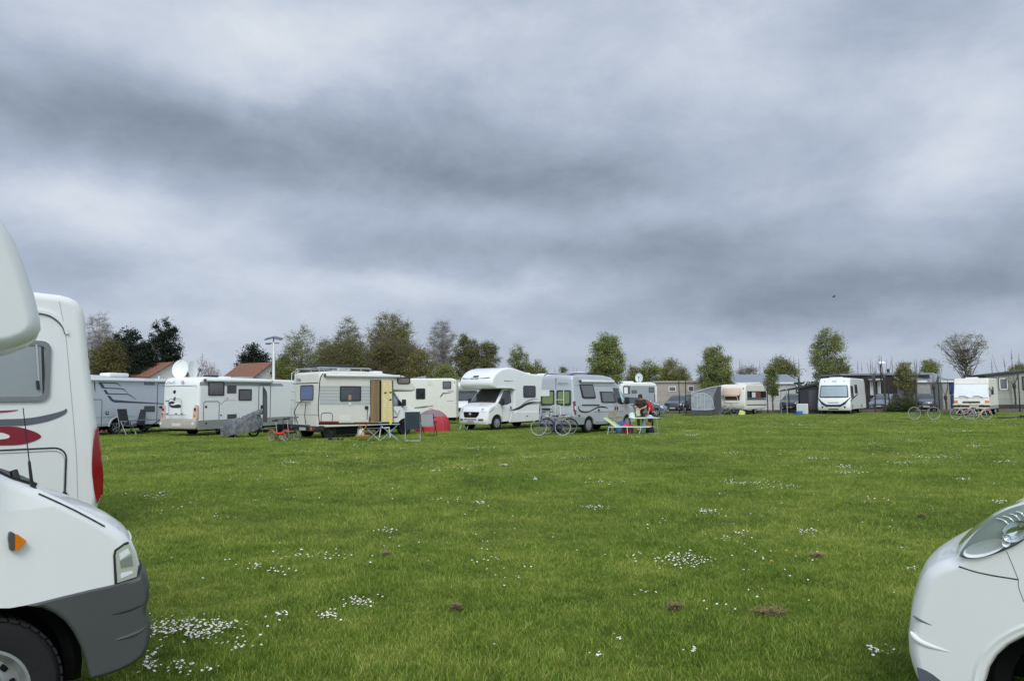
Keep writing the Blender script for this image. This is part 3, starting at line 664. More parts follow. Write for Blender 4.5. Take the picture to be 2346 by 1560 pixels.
FB.stroke('hatch_catch', [(143, 1128), (152, 1131)], .03, DKPL, th=.03)
FB.stroke('gutter', [(60, 712), (90, 714), (115, 720), (135, 733), (147, 748), (153, 765)], .035, WHITE2, th=.03)
FB.stroke('gutter_shadow_gap', [(60, 717), (90, 719), (113, 725), (131, 737), (143, 751), (148, 765)], .008, GREYDEC, th=.012)
FB.stroke('panel_seam', [(136, 690), (140, 713), (150, 765), (160, 870), (168, 960), (175, 1050), (178, 1150)], .006, mat('seam_grey', (168, 172, 172), .5), th=.003)
# tall curved tail lamp wrapped round the corner
tl = SBs.side('tail_light', [(-.160, .52), (-.165, .70), (-.150, .85), (-.138, .95), (-.115, 1.15), (-.098, 1.30), (-.090, 1.325), (-.075, 1.27), (-.060, 1.18), (-.050, 1.06), (-.048, .90), (-.054, .78), (-.078, .60), (-.10, .49), (-.125, .42)], 1, REDL, off=.010, step=.03)
for sd in (-1, 1): SBs.patch('tail_light', [(-.165, .52), (-.165, .75), (-.142, .92), (-.115, 1.15), (-.093, 1.32)], [.05, .07, .07, .06, .02], REDL, off=.004, cy=sd*1.08, ny=4)
for i in range(5):
    pass
SBs.patch('windscreen', [(4.98, 2.70), (5.48, 2.25), (6.08, 1.38)], [.9, .95, 1.0], GLASS, off=.012)
wheels(B, (1.95, 5.9), 1.1, .338, .2, 'cap')
MB().box(.6, 6.4, -.6, .6, .3, .6).build('underbody', BLACK, B)
MB().box(1.2, 2.0, -.3, .3, 2.87, 3.0, r=.04).build('roof_light', WHITE2, B)
# --- white van-based camper, nose into the frame at the right
HC = R_(136); PC = np.array([2.50, 3.12]); nC = np.array([math.sin(R_(44)), math.cos(R_(44))]); cC = PC+nC*1.02
Cv = thing('camper_van', 'white camper van at the right edge with large clear teardrop headlamp', 'van', (cC[0], cC[1], 0), HC)
LENSC = mat('clear_lens_grey', (158, 168, 160), .10, metal=.3, coat=1., var=.04, vs=2.5)
def WC(x, y, z):
    t = abs(y)/1.02; g = min(max((x-.15)/.6, 0), 1); g = g*g*(3-2*g)
    return (x+.13*g*(1-t**2.6), y*(1-.12*max(z-1.25, 0)), z-.035*(1-t*t)*min(max((z-.85)/.2, 0), 1))
FC = Face(Cv, 'L', 1.02); tc_ = lambda *p: [(-q[0], q[1]) for q in FC.px(p)]
TOP = tc_((2100, 1556), (2091, 1530), (2084, 1500), (2082, 1462), (2085, 1446), (2087, 1425), (2090, 1400), (2097, 1372), (2106, 1345), (2116, 1322), (2128, 1308), (2150, 1293), (2172, 1285), (2190, 1279), (2195, 1272), (2198, 1262), (2210, 1245), (2228, 1222), (2250, 1200), (2275, 1180), (2300, 1166), (2325, 1157), (2348, 1151))
x1_, z1_ = TOP[-1]
PCp = [(-1.6, .40), (-.50, .40)]+arc(0, .30, .50, 168, 6, 16, rz=.365)+[(.56, .24), (.70, .22), (.76, .235)]+TOP+[(x1_-.10, z1_+.03), (x1_-.25, z1_+.09), (x1_-.42, z1_+.18), (-.95, 2.12), (-1.15, 2.22), (-1.6, 2.25)]
SC = Shell(PCp, 1.02, .07, WC, step=.035, cuts=[('z', 1.25)], rf=lambda x, z: .35 if (z < .70 and x < .56) else (.7 if z < .9 else .9), ny=16, nr=5); SC.build('cab_body', WHITE, Cv)
def crv(name, pts, r, mt): return MB().tube([Vector(WC(x, 1.02*.999, z)) for x, z in smooth_pts(tc_(*pts), 5)], r, 6).build(name, mt, Cv)
crv('bumper_seam', [(2197, 1297), (2230, 1308), (2270, 1317), (2332, 1327)], .0035, DKPL)
crv('wing_seam', [(2306, 1262), (2318, 1290), (2333, 1327)], .002, GREYDEC); crv('wing_seam', [(2333, 1327), (2334, 1345), (2346, 1378)], .002, GREYDEC)
SC.side('fog_lamp_recess', smooth_pts(tc_((2101, 1528), (2120, 1534), (2145, 1550), (2160, 1568), (2120, 1575), (2105, 1556)), 3), 1, GREYDEC, off=.003, step=.03)
lp = smooth_pts(tc_((2086, 1446), (2094, 1458), (2112, 1471), (2140, 1482), (2172, 1491), (2204, 1499)), 5); n_ = len(lp)
MB().tube([Vector(WC(x, 1.02*.995, z)) for x, z in lp], [.002+.014*math.sin(math.pi*(i/(n_-1))**.7)*(1-.3*i/(n_-1)) for i in range(n_)], 10).build('bumper_lip', WHITE, Cv)
ridge('bumper_fold_shade', [(2091, 1410), (2110, 1421), (2138, 1433)], .004, GREYDEC, 1.018, Cv, WC, tc_)  # thin grey tube stands in for the shade line of the bumper fold
MB().tube([Vector(WC(x, 1.008, z)) for x, z in arc(0, .30, .545, 182, -6, 30, rz=.41)], .018, 8).build('arch_flare', WHITE, Cv)
hp = smooth_pts(tc_((2200, 1271), (2215, 1274), (2240, 1273), (2270, 1267), (2300, 1257), (2330, 1243), (2352, 1228), (2375, 1190), (2365, 1155), (2348, 1155), (2325, 1161), (2300, 1170), (2275, 1184), (2250, 1204), (2228, 1227), (2211, 1249), (2200, 1265)), 3)
hlc = SC.side('headlight', hp, 1, mat('lamp_housing', (170, 180, 172), .5, metal=0., coat=0., var=.08), off=.004, step=.03)
CLR = bpy.data.materials.new('clear_lens'); CLR.use_nodes = True; t = CLR.node_tree; bb = NB(t)
fr_ = bb.n('ShaderNodeFresnel', {'IOR': 1.5}).outputs[0]; gl_ = bb.n('ShaderNodeBsdfGlossy', {'Color': (1, 1, 1, 1), 'Roughness': .03}); tp_ = bb.n('ShaderNodeBsdfTransparent', {'Color': (.93, .96, .94, 1)})
ms = bb.n('ShaderNodeMixShader', {0: bb.m('MINIMUM', bb.m('MULTIPLY', fr_, .7), 1.0), 1: tp_.outputs[0], 2: gl_.outputs[0]}); t.links.new(ms.outputs[0], t.nodes['Material Output'].inputs[0])
hc_ = (sum(p[0] for p in hp)/len(hp), sum(p[1] for p in hp)/len(hp)); vs = []; fs = []; K = 7; k = len(hp)
for j in range(K):
    s_ = 1-j/(K-.5)*.98
    for x, z in hp: q_ = WC(hc_[0]+(x-hc_[0])*s_, 1.02, hc_[1]+(z-hc_[1])*s_); vs.append((q_[0], q_[1]+.006+.034*(1-s_**2.4), q_[2]))
for j in range(K-1):
    for i in range(k): fs.append((j*k+i, j*k+(i+1) % k, (j+1)*k+(i+1) % k, (j+1)*k+i))
fs.append(tuple((K-1)*k+i for i in range(k)))
def bowl(c, e1, e2, d, mt, name, yb=.006):
    (cx, cz), (ax, az), (bx, bz) = tc_(c, e1, e2); m = MB(); n_ = 30; V_ = []; F_ = []
    for j in range(6):
        s_ = j/5.
        for i in range(n_):
            a_ = 2*math.pi*i/n_; x = cx+((ax-cx)*math.cos(a_)+(bx-cx)*math.sin(a_))*max(s_, .02); z = cz+((az-cz)*math.cos(a_)+(bz-cz)*math.sin(a_))*max(s_, .02); q_ = WC(x, 1.02, z); V_.append((q_[0], q_[1]+yb+d*s_*s_, q_[2]))
    for j in range(5):
        for i in range(n_): F_.append((j*n_+i, j*n_+(i+1) % n_, (j+1)*n_+(i+1) % n_, (j+1)*n_+i))
    return m.add(V_, F_).build(name, mt, hlc, 60)
bowl((2257, 1254), (2306, 1240), (2262, 1271), .014, mat('lamp_bowl_white', (238, 241, 244), .5, var=.05, vs=8), 'lamp_bowl')
bowl((2330, 1215), (2362, 1206), (2334, 1238), .022, CHROME, 'lamp_projector', .008)
bowl((2309, 1236), (2320, 1232), (2311, 1250), .018, mat('lamp_bowl_white', (238, 241, 244), .5), 'lamp_projector', .012)
for k_ in range(4):
    v_ = [Vector(WC(x, 1.02, z))+Vector((0, .012, 0)) for x, z in smooth_pts(tc_((2284+15*k_, 1186-5*k_), (2300+14*k_, 1190-5*k_), (2312+13*k_, 1200-4*k_)), 3)]; MB().tube(v_, .0035, 6).build('lamp_rib', CHROME, hlc)
MB().add(vs, fs).build('clear_cover', CLR, hlc, 60)
SC.side('headlight_gasket', smooth_pts(tc_((2197, 1272), (2215, 1278), (2240, 1277), (2270, 1271), (2300, 1261), (2330, 1247), (2352, 1232), (2352, 1228), (2330, 1243), (2300, 1257), (2270, 1267), (2240, 1273), (2215, 1274), (2200, 1270)), 3), 1, GREYDEC, off=.004, step=.03)
for cy in (.78, -.78): SC.patch('headlight', [tuple(p) for p in TOP[15:22]], [.10, .18, .2, .2, .2, .12], LENSC, off=.003, cy=cy)
SC.patch('radiator_grille', [tuple(p) for p in TOP[3:9]], .5, DKPL, off=.008)
wn_ = lambda t: (x1_-.45+(-.93-x1_+.45)*t, z1_+.20+(2.10-z1_-.20)*t)
SC.patch('windscreen', [wn_(.0), wn_(.5), wn_(1)], [.9, .88, .82], GLASS, off=.012)
for sd in (-1, 1):
    SC.side('side_window', [(-.40, 1.42), (-.50, 1.55), (-.88, 1.96), (-1.35, 1.98), (-1.4, 1.42)], sd, GLASS, off=.008)
    MB().box(-.50, -.30, sd*1.14-.1, sd*1.14+.1, 1.38, 1.74, r=.05).tube([(-.4, sd*.98, 1.48), (-.4, sd*1.14, 1.48)], .03, 8).build('wing_mirror', DKPL, Cv)
wheels(Cv, (0, -3.45), 1.02, .32, .215, 'cap', inset=.09)
MB().box(-2.2, .5, -.66, .66, .28, .60, r=.03).box(-.50, .50, -.74, .74, .30, .66, r=.03).build('underbody', BLACK, Cv)
for sd in (-1, 1): MB().tube([(x, sd*.80, z) for x, z in arc(0, .30, .50, -8, 188, 18, rz=.37)], .07, 6).build('mudguard', BLACK, Cv)
Shell([(-5.0, .40), (-3.95, .40)]+arc(-3.45, .33, .45, 170, 10, 10)+[(-2.9, .40), (-1.6, .40), (-1.6, 2.25), (-1.75, 2.45), (-2.1, 2.55), (-4.9, 2.55), (-5.02, 2.3)], 1.02, .1, lambda x, y, z: (x, y*(1-.12*max(z-1.25, 0)), z)).build('van_body', WHITE, Cv)
# ================================================================== MID-DISTANCE VEHICLES
def place(pxy1, Y1, pxy2=None, Y2=None):
    a = at(pxy1, 905, Y1); return a
def origin_from_side(px, Y, ang, hw, sd, xl):
    """root position so that local point (xl, sd*hw) lies at picture column px at distance Y"""
    q = at(px, 905, Y); h = Vector((math.cos(ang), math.sin(ang), 0)); l = Vector((-h.y, h.x, 0))
    o = q-h*xl-l*(sd*hw); return (o.x, o.y, 0)
def awning(root, x0, x1, hw, sd, z, name='awning_cassette', mt=None):
    m = MB().box(x0, x1, sd*hw-.02 if sd > 0 else sd*hw-.12, sd*hw+.12 if sd > 0 else sd*hw+.02, z-.06, z+.06, r=.03)
    o = m.build(name, mt or WHITE, root)
    y = sd*(hw+.125); MB().box(x0+.02, x1-.02, min(y, y-sd*.01), max(y, y-sd*.01), z-.034, z-.026).build('awning_slot', DKPL, o, 0)
    for xx in (x0, x1): MB().box(xx-.025, xx+.025, sd*hw-.03 if sd > 0 else sd*hw-.13, sd*hw+.13 if sd > 0 else sd*hw+.03, z-.065, z+.065, r=.02).build('end_cap', GREYPL, o)
    return o
def roofbox(root, x0, x1, y0, y1, z0, z1, mt=None, name='roof_vent', r=.04): return MB().box(x0, x1, y0, y1, z0, z1, r=r).build(name, mt or WHITE, root)
def dish(root, x, y, z, R=.4, face=(0, -1, .3), mt=None, name='satellite_dish', world=True, arm=True):
    if world: face = root.rotation_euler.to_matrix().inverted() @ Vector(face)
    f = Vector(face).normalized(); a = f.cross(Vector((0, 0, 1))).normalized(); u = a.cross(f); Q = Matrix((a, u, f)).transposed().to_4x4(); Q.translation = Vector((x, y, z+R*1.05))
    m = MB(); pr = [(1e-5, -.16*R), (.3*R, -.145*R), (.6*R, -.1*R), (.85*R, -.04*R), (R, .015*R), (R*1.02, 0), (R*.98, -.03*R), (.6*R, -.125*R), (1e-5, -.19*R)]
    m.lathe(pr, axis='z', n=28); m.v = [tuple(Q @ Vector((p[0]*.80, p[1], p[2]))) for p in m.v]
    d = m.build(name, mt or WHITE, root)
    if not arm: Q = Q @ Matrix.Rotation(math.pi, 4, 'X')
    t = MB(); t.tube([Q @ Vector((0, -R*.9, 0)), Q @ Vector((0, -R*.75, R*.5)), Q @ Vector((0, -R*.15, R*.85))], .018, 6); t.box(-.05, .05, -.05, .05, -.09, .06, r=.02, M=Matrix.Translation(Q @ Vector((0, -R*.1, R*.86))))
    t.build('receiver_arm', GREYPL, d)
    Qb = Q if arm else Q @ Matrix.Rotation(math.pi, 4, 'X'); x, y = x-f.x*.3, y-f.y*.3
    MB().tube([(x, y, z-.02), (x, y, z+R*.6), tuple(Qb @ Vector((0, 0, -.22*R)))], .035, 8).box(x-.12, x+.12, y-.12, y+.12, z-.02, z+.05, r=.02).build('mast', GREYPL, d)
    return d
def ladder(root, face, u, v0, v1, wd=.32, n=6):
    m = MB(); P = lambda a, c, e: face.o+face.u*a+face.v*c+face.n*e
    for s_ in (-.5, .5): m.tube([P(u+s_*wd, v0, .02), P(u+s_*wd, v0, .09), P(u+s_*wd, v1, .09), P(u+s_*wd, v1+.1, -.1)], .014, 6)
    for i in range(n): c = v0+.12+(v1-v0-.2)*i/(n-1); m.tube([P(u-wd/2, c, .09), P(u+wd/2, c, .09)], .012, 6)
    return m.build('ladder', ALU, root)
def bikerack(root, face, u, v0, v1, wd=.5, mt=None, rails=True):
    m = MB(); P = lambda a, c, e: face.o+face.u*a+face.v*c+face.n*e
    m.tube([P(u-wd/2, v0, .03), P(u-wd/2, v0, .10), P(u-wd/2, v1-.08, .10), P(u-wd/2+.08, v1, .10), P(u+wd/2-.08, v1, .10), P(u+wd/2, v1-.08, .10), P(u+wd/2, v0, .10), P(u+wd/2, v0, .03)], .014, 6)
    if rails:
        for e in (.18, .33): m.tube([P(u-.75, v0+.02, e), P(u+.75, v0+.02, e)], .018, 6)
        for a in (-.25, .25): m.tube([P(u+a, v0+.02, .02), P(u+a, v0+.02, .38)], .014, 6)
    o = m.build('bike_rack', mt or ALU, root)
    k = MB()
    for a in (-.6, -.3, .25, .6): k.box(-.05, .05, -.02, .02, -.02, .03, r=.01, M=Matrix.Translation(P(u+a, v0+.06, .25)))
    k.tube([P(u-wd/2, v1-.1, .10), P(u-wd/2-.05, v1-.1, .25)], .022, 6)
    k.build('wheel_clamp', DKPL, o); return o
def plate(root, face, u, v, w_=.52, h=.115, txt='', name='number_plate', tm=None):
    o = face.rect(name, [(u-w_/2, v-h/2), (u+w_/2, v+h/2)], PLATE, r=.01, th=.015, px=False)
    if txt: face.text(txt, [(u-w_*.42, v-h*.3), (u+w_*.42, v+h*.3)], tm or LETTER, px=False, parent=o, th=.019, name='characters')
    return o
# base vehicle (white cab of the common van type) used by several coach-built motorhomes
def van_cab(root, hw=1.0, xr=-1.3, body=None, glass=None, facelift=True, plate_txt=''):
    body = body or WHITE
    W = cab_W(hw, nose=.26, nx0=.2, nx1=.85, crown=.04, tum=.13, tz=1.15, pw=2.6)
    P = [(xr, .38), (-.43, .38)]+arc(0, .33, .43, 170, 8, 12)+[(.46, .30), (.66, .28), (.70, .34), (.725, .50), (.715, .62), (.69, .74), (.675, .86), (.645, .98), (.59, 1.08), (.50, 1.16), (.30, 1.25), (.10, 1.33), (-.02, 1.39), (-.42, 1.80), (-.78, 2.13), (-.95, 2.2), (xr, 2.22)]
    S = Shell(P, hw, .09, W, step=.08, cuts=[('z', 1.15)], rf=lambda x, z: .35 if z < .8 and x < .6 else 1., ny=12, nr=4); S.build('cab_body', body, root)
    S.patch('windscreen', [(-.03, 1.40), (-.42, 1.80), (-.77, 2.12)], [.90, .86, .80], glass or GLASS, off=.012)
    S.patch('scuttle', [(.07, 1.345), (-.02, 1.39)], .92, DKPL, off=.008)
    S.patch('radiator_grille', [(.708, .62), (.685, .74), (.668, .90)], [.40, .50, .54], BLACK, off=.012)
    m = MB(); 
    for i in range(4): zz = .695+i*.045; xx = np.interp(zz, [.62, .74, .86], [.715, .69, .675]); m.tube([W(xx+.018, y, zz) for y in np.linspace(-.42, .42, 9)], .006, 4)
    m.build('grille_bar', DKPL, root)
    e = W(.70, 0, .78); MB().lathe([(.085, 0), (.085, .02), (.07, .03), (1e-4, .03)], o=(e[0]+.01, 0, .78), axis='x', n=20).build('emblem', CHROME, root)
    for sd in (-1, 1):
        S.patch('headlight', [(.672, .90), (.645, .98), (.59, 1.08), (.52, 1.145)], [.13, .17, .16, .05], LENS, off=.010, cy=sd*.74)
        S.patch('lamp_inner', [(.66, .93), (.63, 1.01), (.60, 1.06)], [.04, .07, .05], LENSD, off=.014, cy=sd*.70)
        S.side('headlight', [(.62, .90), (.46, .95), (.34, 1.03), (.24, 1.13), (.34, 1.16), (.48, 1.12), (.58, 1.03)], sd, LENS, off=.008, step=.05); S.side('lamp_edge', [(.60, .885), (.44, .93), (.32, 1.01), (.22, 1.12), (.24, 1.135), (.34, 1.035), (.46, .955), (.61, .905)], sd, GREYDEC, off=.007, step=.05)
        S.patch('fog_lamp_recess', [(.722, .47), (.723, .56)], .13, GREYPL, off=.008, cy=sd*.66)
        S.side('side_window', [(-.12, 1.34), (-.22, 1.46), (-.62, 1.93), (-.70, 1.99), (-1.10, 1.99), (-1.14, 1.93), (-1.14, 1.36), (-.75, 1.24), (-.3, 1.27)], sd, glass or GLASS, off=.010)
        S.side('door_handle', [(-1.02, 1.02), (-1.02, 1.17), (-1.09, 1.17), (-1.09, 1.02)], sd, DKPL, off=.03)
        S.side('door_seam', [(-1.17, .5), (-1.17, 2.03), (-1.162, 2.03), (-1.162, .5)], sd, GREYDEC, off=.004)
        S.side('door_seam', [(-.44, .6), (-.40, 1.28), (-.392, 1.28), (-.432, .6)], sd, GREYDEC, off=.004)
        MB().box(-.34, -.18, sd*1.14-.09, sd*1.14+.09, 1.22, 1.58, r=.05).tube([(-.26, sd*.96, 1.33), (-.26, sd*1.12, 1.33)], .03, 8).build('wing_mirror', DKPL, root)
    for y0 in (-.55, .05):
        MB().tube([W(-.02, y0, 1.42), W(-.08, y0+.25, 1.47), W(-.14, y0+.55, 1.52)], .011, 5).build('wiper', DKPL, root)
    S.patch('lower_slot', [(.727, .515), (.722, .56)], .42, DKPL, off=.010)
    o = MB().prism(rr(-.27, .27, .40, .52, .01), (.985, 0, 0), (0, 1, 0), (0, 0, 1), -.03, .0).build('number_plate', PLATE, root, 0)
    if plate_txt: Face(root, 'F', .985).text(plate_txt, [(-.22, .42), (.22, .50)], PLATER, px=False, parent=o, th=.004, name='characters')
    MB().box(-1.2, .3, -.62, .62, .25, .6).build('underbody', BLACK, root)
    for sd in (-1, 1): MB().tube([(x, sd*.82, z) for x, z in arc(0, .33, .46, -5, 185, 16)], .07, 6).build('mudguard', BLACK, root)
    return S
# ---------------------------------------------------------------- white overcab motorhome in the middle
ang = R_(-130)
M1 = thing('motorhome', 'big white overcab motorhome facing forward with grey swoosh lines and black grille', 'motorhome', origin_from_side(1139, 37.6, ang, 1.0, 1, 0), ang)
van_cab(M1, plate_txt='1-XRF-680')
PM = [(-5.75, .45), (-4.35, .45)]+arc(-3.9, .34, .45, 170, 10, 10)+[(-3.4, .45), (-1.2, .45), (-1.2, 2.02), (-.9, 2.08), (.25, 2.07), (.42, 2.12), (.52, 2.22), (.55, 2.34), (.52, 2.48), (.42, 2.66), (.24, 2.84), (.0, 2.99), (-.3, 3.10), (-.7, 3.16), (-1.15, 3.15), (-1.7, 3.04), (-2.3, 2.91), (-2.8, 2.86), (-5.6, 2.84), (-5.75, 2.7)]
def WM(x, y, z):
    g = min(max((x+.6)/1.15, 0), 1); return (x+.16*g*(1-(abs(y)/1.14)**2.6), y, z)
SM = Shell(PM, 1.14, .11, WM, step=.10, ny=14, nr=5, rf=lambda x, z: .4 if z < 1.2 else 1.); SM.build('coach_body', WHITE, M1)
FM = Face(M1, 'L', 1.14)
FM.window(ZD((1455, 490), (1712, 735)), gm=GLASSG if False else GLASS, r=.09)
FM.stroke('swoosh_decal', ZD((1160, 1012), (1240, 1000), (1370, 965), (1500, 890), (1620, 845), (1820, 848)), [.01, .05, .11, .13, .10, .04], LETTER, th=.006)
FM.stroke('swoosh_decal', ZD((1250, 985), (1380, 930), (1500, 840), (1600, 790), (1770, 768)), [.008, .03, .05, .05, .008], GREYDEC, th=.006)
FM.stroke('swoosh_decal', ZD((1450, 925), (1600, 880), (1780, 880)), [.008, .04, .008], GREYDEC, th=.006)
FM.stroke('side_emblem', ZD((1060, 385), (1150, 397), (1255, 388)), [.04, .035, .008], GREYDEC, th=.006)
SM.side('overcab_lip', [(-1.25, 2.02), (-.9, 2.10), (.2, 2.10), (.2, 2.14), (-.9, 2.16), (-1.2, 2.13)], 1, WHITE, off=.03)
FM.poly('side_skirt', [(1.25, .36), (5.7, .40), (5.7, .78), (1.3, .86)], WHITE2, px=False, th=.045)
FM.poly('cab_step_panel', [(.75, .36), (1.30, .36), (1.30, .84), (.95, .80)], WHITE2, px=False, th=.035)
FM.poly('skirt_mark', [(2.1, .60), (2.25, .60), (2.25, .66), (2.1, .66)], GREYDEC, px=False, th=.05)
nm = MB(); lf = Face(M1, 'F', .66)
def on_nose(y, z): x = np.interp(z, [2.22, 2.34, 2.48, 2.66, 2.84, 2.99], [.52, .55, .52, .42, .24, 0]); return Vector(WM(x+.012, y, z))
for y0, y1, s_ in ((-.95, -.35, 1), (.35, .95, -1)):
    m = MB(); P = [on_nose(y0+(y1-y0)*i/10, 2.60+.03*((i/10 if s_ > 0 else 1-i/10)-1)**2) for i in range(11)]
    m.tube(P, [.006+.018*(1-abs(i/10-(.2 if s_ > 0 else .8))) for i in range(11)], 5).build('nose_stripe', GREYDEC, M1)
cu = bpy.data.curves.new('lettering', 'FONT'); cu.body = 'McLOUIS'; cu.size = .15; cu.extrude = .003; cu.align_x = 'CENTER'; cu.shear = .25; cu.materials.append(LETTER)
o = bpy.data.objects.new('lettering', cu); COL.objects.link(o); o.parent = M1
pa, pb = on_nose(0, 2.55), on_nose(0, 2.72); uu = Vector((0, 1, 0)); vv = (pb-pa).normalized(); nn = uu.cross(vv); Q = Matrix((uu, vv, nn)).transposed().to_4x4(); Q.translation = pa+nn*.02; o.matrix_local = Q; text_mesh(o)
m = MB().prism([(-.16, .14), (.18, .14), (.22, .24), (-.12, .24)], pa+nn*.0, uu, vv, 0, .02).build('nose_emblem', LETTER, M1, 0)
roofbox(M1, -3.6, -3.0, -.3, .3, 2.84, 2.97); roofbox(M1, -5.2, -4.8, -.2, .2, 2.84, 2.95)
wheels(M1, (0,), 1.0, .335, .21, 'cap', inset=.02); wheels(M1, (-3.9,), 1.1, .335, .21, 'cap')
MB().box(-5.4, -1.0, -.7, .7, .28, .6).build('chassis', BLACK, M1)
for y in (-.8, -.3): MB().tube([(.7, y, .32), (.86, y-.02, .02)], .018, 6).build('levelling_leg', ALU, M1)
# ---------------------------------------------------------------- silver campervan with rear doors towards us
ang = R_(50)
T1 = thing('camper_van', 'silver high-roof camper van with rear doors and green curtains facing us', 'van', origin_from_side(1316, 32.6, ang, .98, -1, 0), ang)
def WT(x, y, z):
    g = min(max((x-4.2)/1.3, 0), 1); t = abs(y)/.98
    return (x-.25*g*t**3+(.05*(1-t*t) if x < .3 else 0)*-1, y*(1-.085*max(z-1.0, 0)), z+(.06*(1-t*t) if z > 2.3 else 0))
PT = [(-.02, .42), (.72, .40)]+arc(1.13, .34, .405, 172, 8, 12)+[(1.56, .38), (3.95, .36)]+arc(4.42, .34, .405, 172, 8, 12)+[(4.85, .34), (5.3, .36), (5.38, .5), (5.36, .72), (5.30, .95), (5.15, 1.12), (4.80, 1.24), (4.52, 1.34), (4.05, 1.88), (3.85, 2.10), (3.55, 2.38), (3.25, 2.52), (2.6, 2.60), (1.0, 2.61), (.12, 2.56), (.04, 2.45), (-.01, 1.6), (-.04, .9)]
ST = Shell(PT, .98, .085, WT, step=.09, cuts=[('z', 1.0)], ny=12, nr=4, rf=lambda x, z: .4 if z < .85 else 1.); ST.build('body', SILVER, T1)
ST.patch('rear_bumper', [(-.045, .43), (-.05, .62), (-.04, .74)], .97, SILVERLO, off=.035, th=.04)
for sd in (-1, 1):
    ST.side('lower_cladding', [(.0, .40), (.70, .40)]+arc(1.13, .34, .44, 172, 140, 3)+[(.76, .72), (.0, .76)], sd, SILVERLO, off=.012)
    ST.side('sill_strip', [(1.60, .37), (3.93, .35), (3.93, .47), (1.60, .50)], sd, SILVERLO, off=.014)
    ST.side('side_moulding', [(1.56, .92), (4.0, .90), (4.0, .93), (1.56, .95)], sd, SILVERLO, off=.012)
    ST.side('shoulder_crease', [(.2, 1.205), (4.4, 1.17), (4.4, 1.185), (.2, 1.22)], sd, SILVER, off=.012)
    ST.side('gutter_line', [(.15, 2.13), (3.7, 2.10), (3.7, 2.115), (.15, 2.145)], sd, GREYDEC, off=.004)
FT = Face(T1, 'R', -.955)
def tpoly(name, pts, mt, off=.02, par=None): return ST.side(name, FT.px(pts), -1, mt, off=off, parent=par)
def twin(pts, inn):
    f = tpoly('window', pts, DKPL, .03); tpoly('pane', inn, GLASSG, .038, f)
twin(ZE((918, 368), (1198, 368), (1243, 640), (1222, 668), (990, 668), (958, 640)), ZE((940, 395), (1185, 395), (1218, 628), (1000, 632), (975, 600)))
twin(ZE((1335, 520), (1600, 522), (1652, 740), (1640, 760), (1380, 757), (1355, 735)), ZE((1362, 545), (1590, 545), (1630, 730), (1390, 738), (1380, 720)))
tpoly('sliding_rail', ZE((945, 793), (1310, 793), (1310, 822), (945, 822)), DKPL, .015)
FT2 = Face(T1, 'R', -.985)
FT2.stroke('swoosh_decal', ZE((880, 835), (890, 900), (940, 940), (1020, 952), (1110, 938), (1200, 890), (1280, 855), (1370, 840), (1450, 855), (1500, 880)), [.03, .07, .08, .06, .05, .04, .05, .06, .04, .01], LETTER, th=.004, sm=4)
tpoly('door_handle', ZE((1278, 893), (1303, 893), (1303, 935), (1278, 935)), DKPL, .03); tpoly('fuel_flap', ZE((858, 1008), (910, 1025), (868, 1060)), DKPL, .012)
tpoly('door_handle', ZF((448, 620), (470, 620), (468, 715), (442, 715)), DKPL, .03); tpoly('door_handle', ZF((512, 620), (532, 620), (532, 700), (512, 700)), DKPL, .03)
tpoly('door_seam', ZF((480, 190), (488, 190), (512, 730), (504, 730)), GREYDEC, .006); tpoly('door_seam', ZF((455, 190), (461, 190), (470, 610), (464, 610)), GREYDEC, .006)
for sd in (-1, 1):
    ST.side('cab_window', [(3.32, 1.38), (3.28, 2.04), (3.82, 2.02), (4.36, 1.42), (4.42, 1.33), (3.9, 1.24)], sd, GLASS, off=.010)
    MB().box(4.05, 4.22, sd*1.15-.10, sd*1.15+.10, 1.25, 1.60, r=.05).tube([(4.15, sd*.9, 1.4), (4.15, sd*1.12, 1.4)], .03, 6).build('wing_mirror', DKPL, T1)
ST.side('sun_blind', [(4.0, 1.32), (4.28, 1.36), (3.86, 1.96), (3.74, 1.98)], -1, mat('aqua_blind', (176, 216, 214), .5), off=.014)
ST.patch('windscreen', [(4.50, 1.36), (4.05, 1.88), (3.87, 2.08)], [.86, .8, .76], GLASS, off=.012)
# rear face
GREENC = mat('green_curtain', (120, 140, 92), .6, var=.25, vs=9, coat=.4)
fr = Face(T1, 'B', -.02)
w1 = fr.rect('rear_window', [(-.83*-1-.0-1.68+.0, 1.30), (-.05, 1.98)], DKPL, px=False, r=.06, th=.015) if False else None
for u0, u1 in ((-.82, -.06), (.06, .82)):   # u = -y
    f = MB().prism(rr(u0, u1, 1.25, 1.93, .06), (-.085, 0, 0), (0, -1, 0), (0, 0, 1), -.06, .002).build('rear_window', GLASS, T1, 0)
    MB().prism(rr(u0+.09, u1-.06, 1.33, 1.86, .07), (-.085, 0, 0), (0, -1, 0), (0, 0, 1), -.02, .008).build('curtain', GREENC, f, 0)
    MB().prism([(u0+.01, .60), (u1-.01, .60), (u1-.01, .608), (u0+.01, .608)], (-.03, 0, 0), (0, -1, 0), (0, 0, 1), -.02, .006).build('door_edge', GREYDEC, T1, 0)
MB().prism([(-.006, .62), (.006, .62), (.006, 2.48), (-.006, 2.48)], (-.035, 0, 0), (0, -1, 0), (0, 0, 1), -.02, .006).build('door_gap', DKPL, T1, 0)
MB().prism(rr(-.80, -.32, 1.67, 1.95, .01), (-.10, 0, 0), (0, -1, 0), (0, 0, 1), -.01, .02).build('paper_notice', WHITE2, T1, 0)
Face(T1, 'B', -.075).text('NOTICE', [(-.73, 1.78), (-.40, 1.84)], GREYDEC, px=False) if False else None
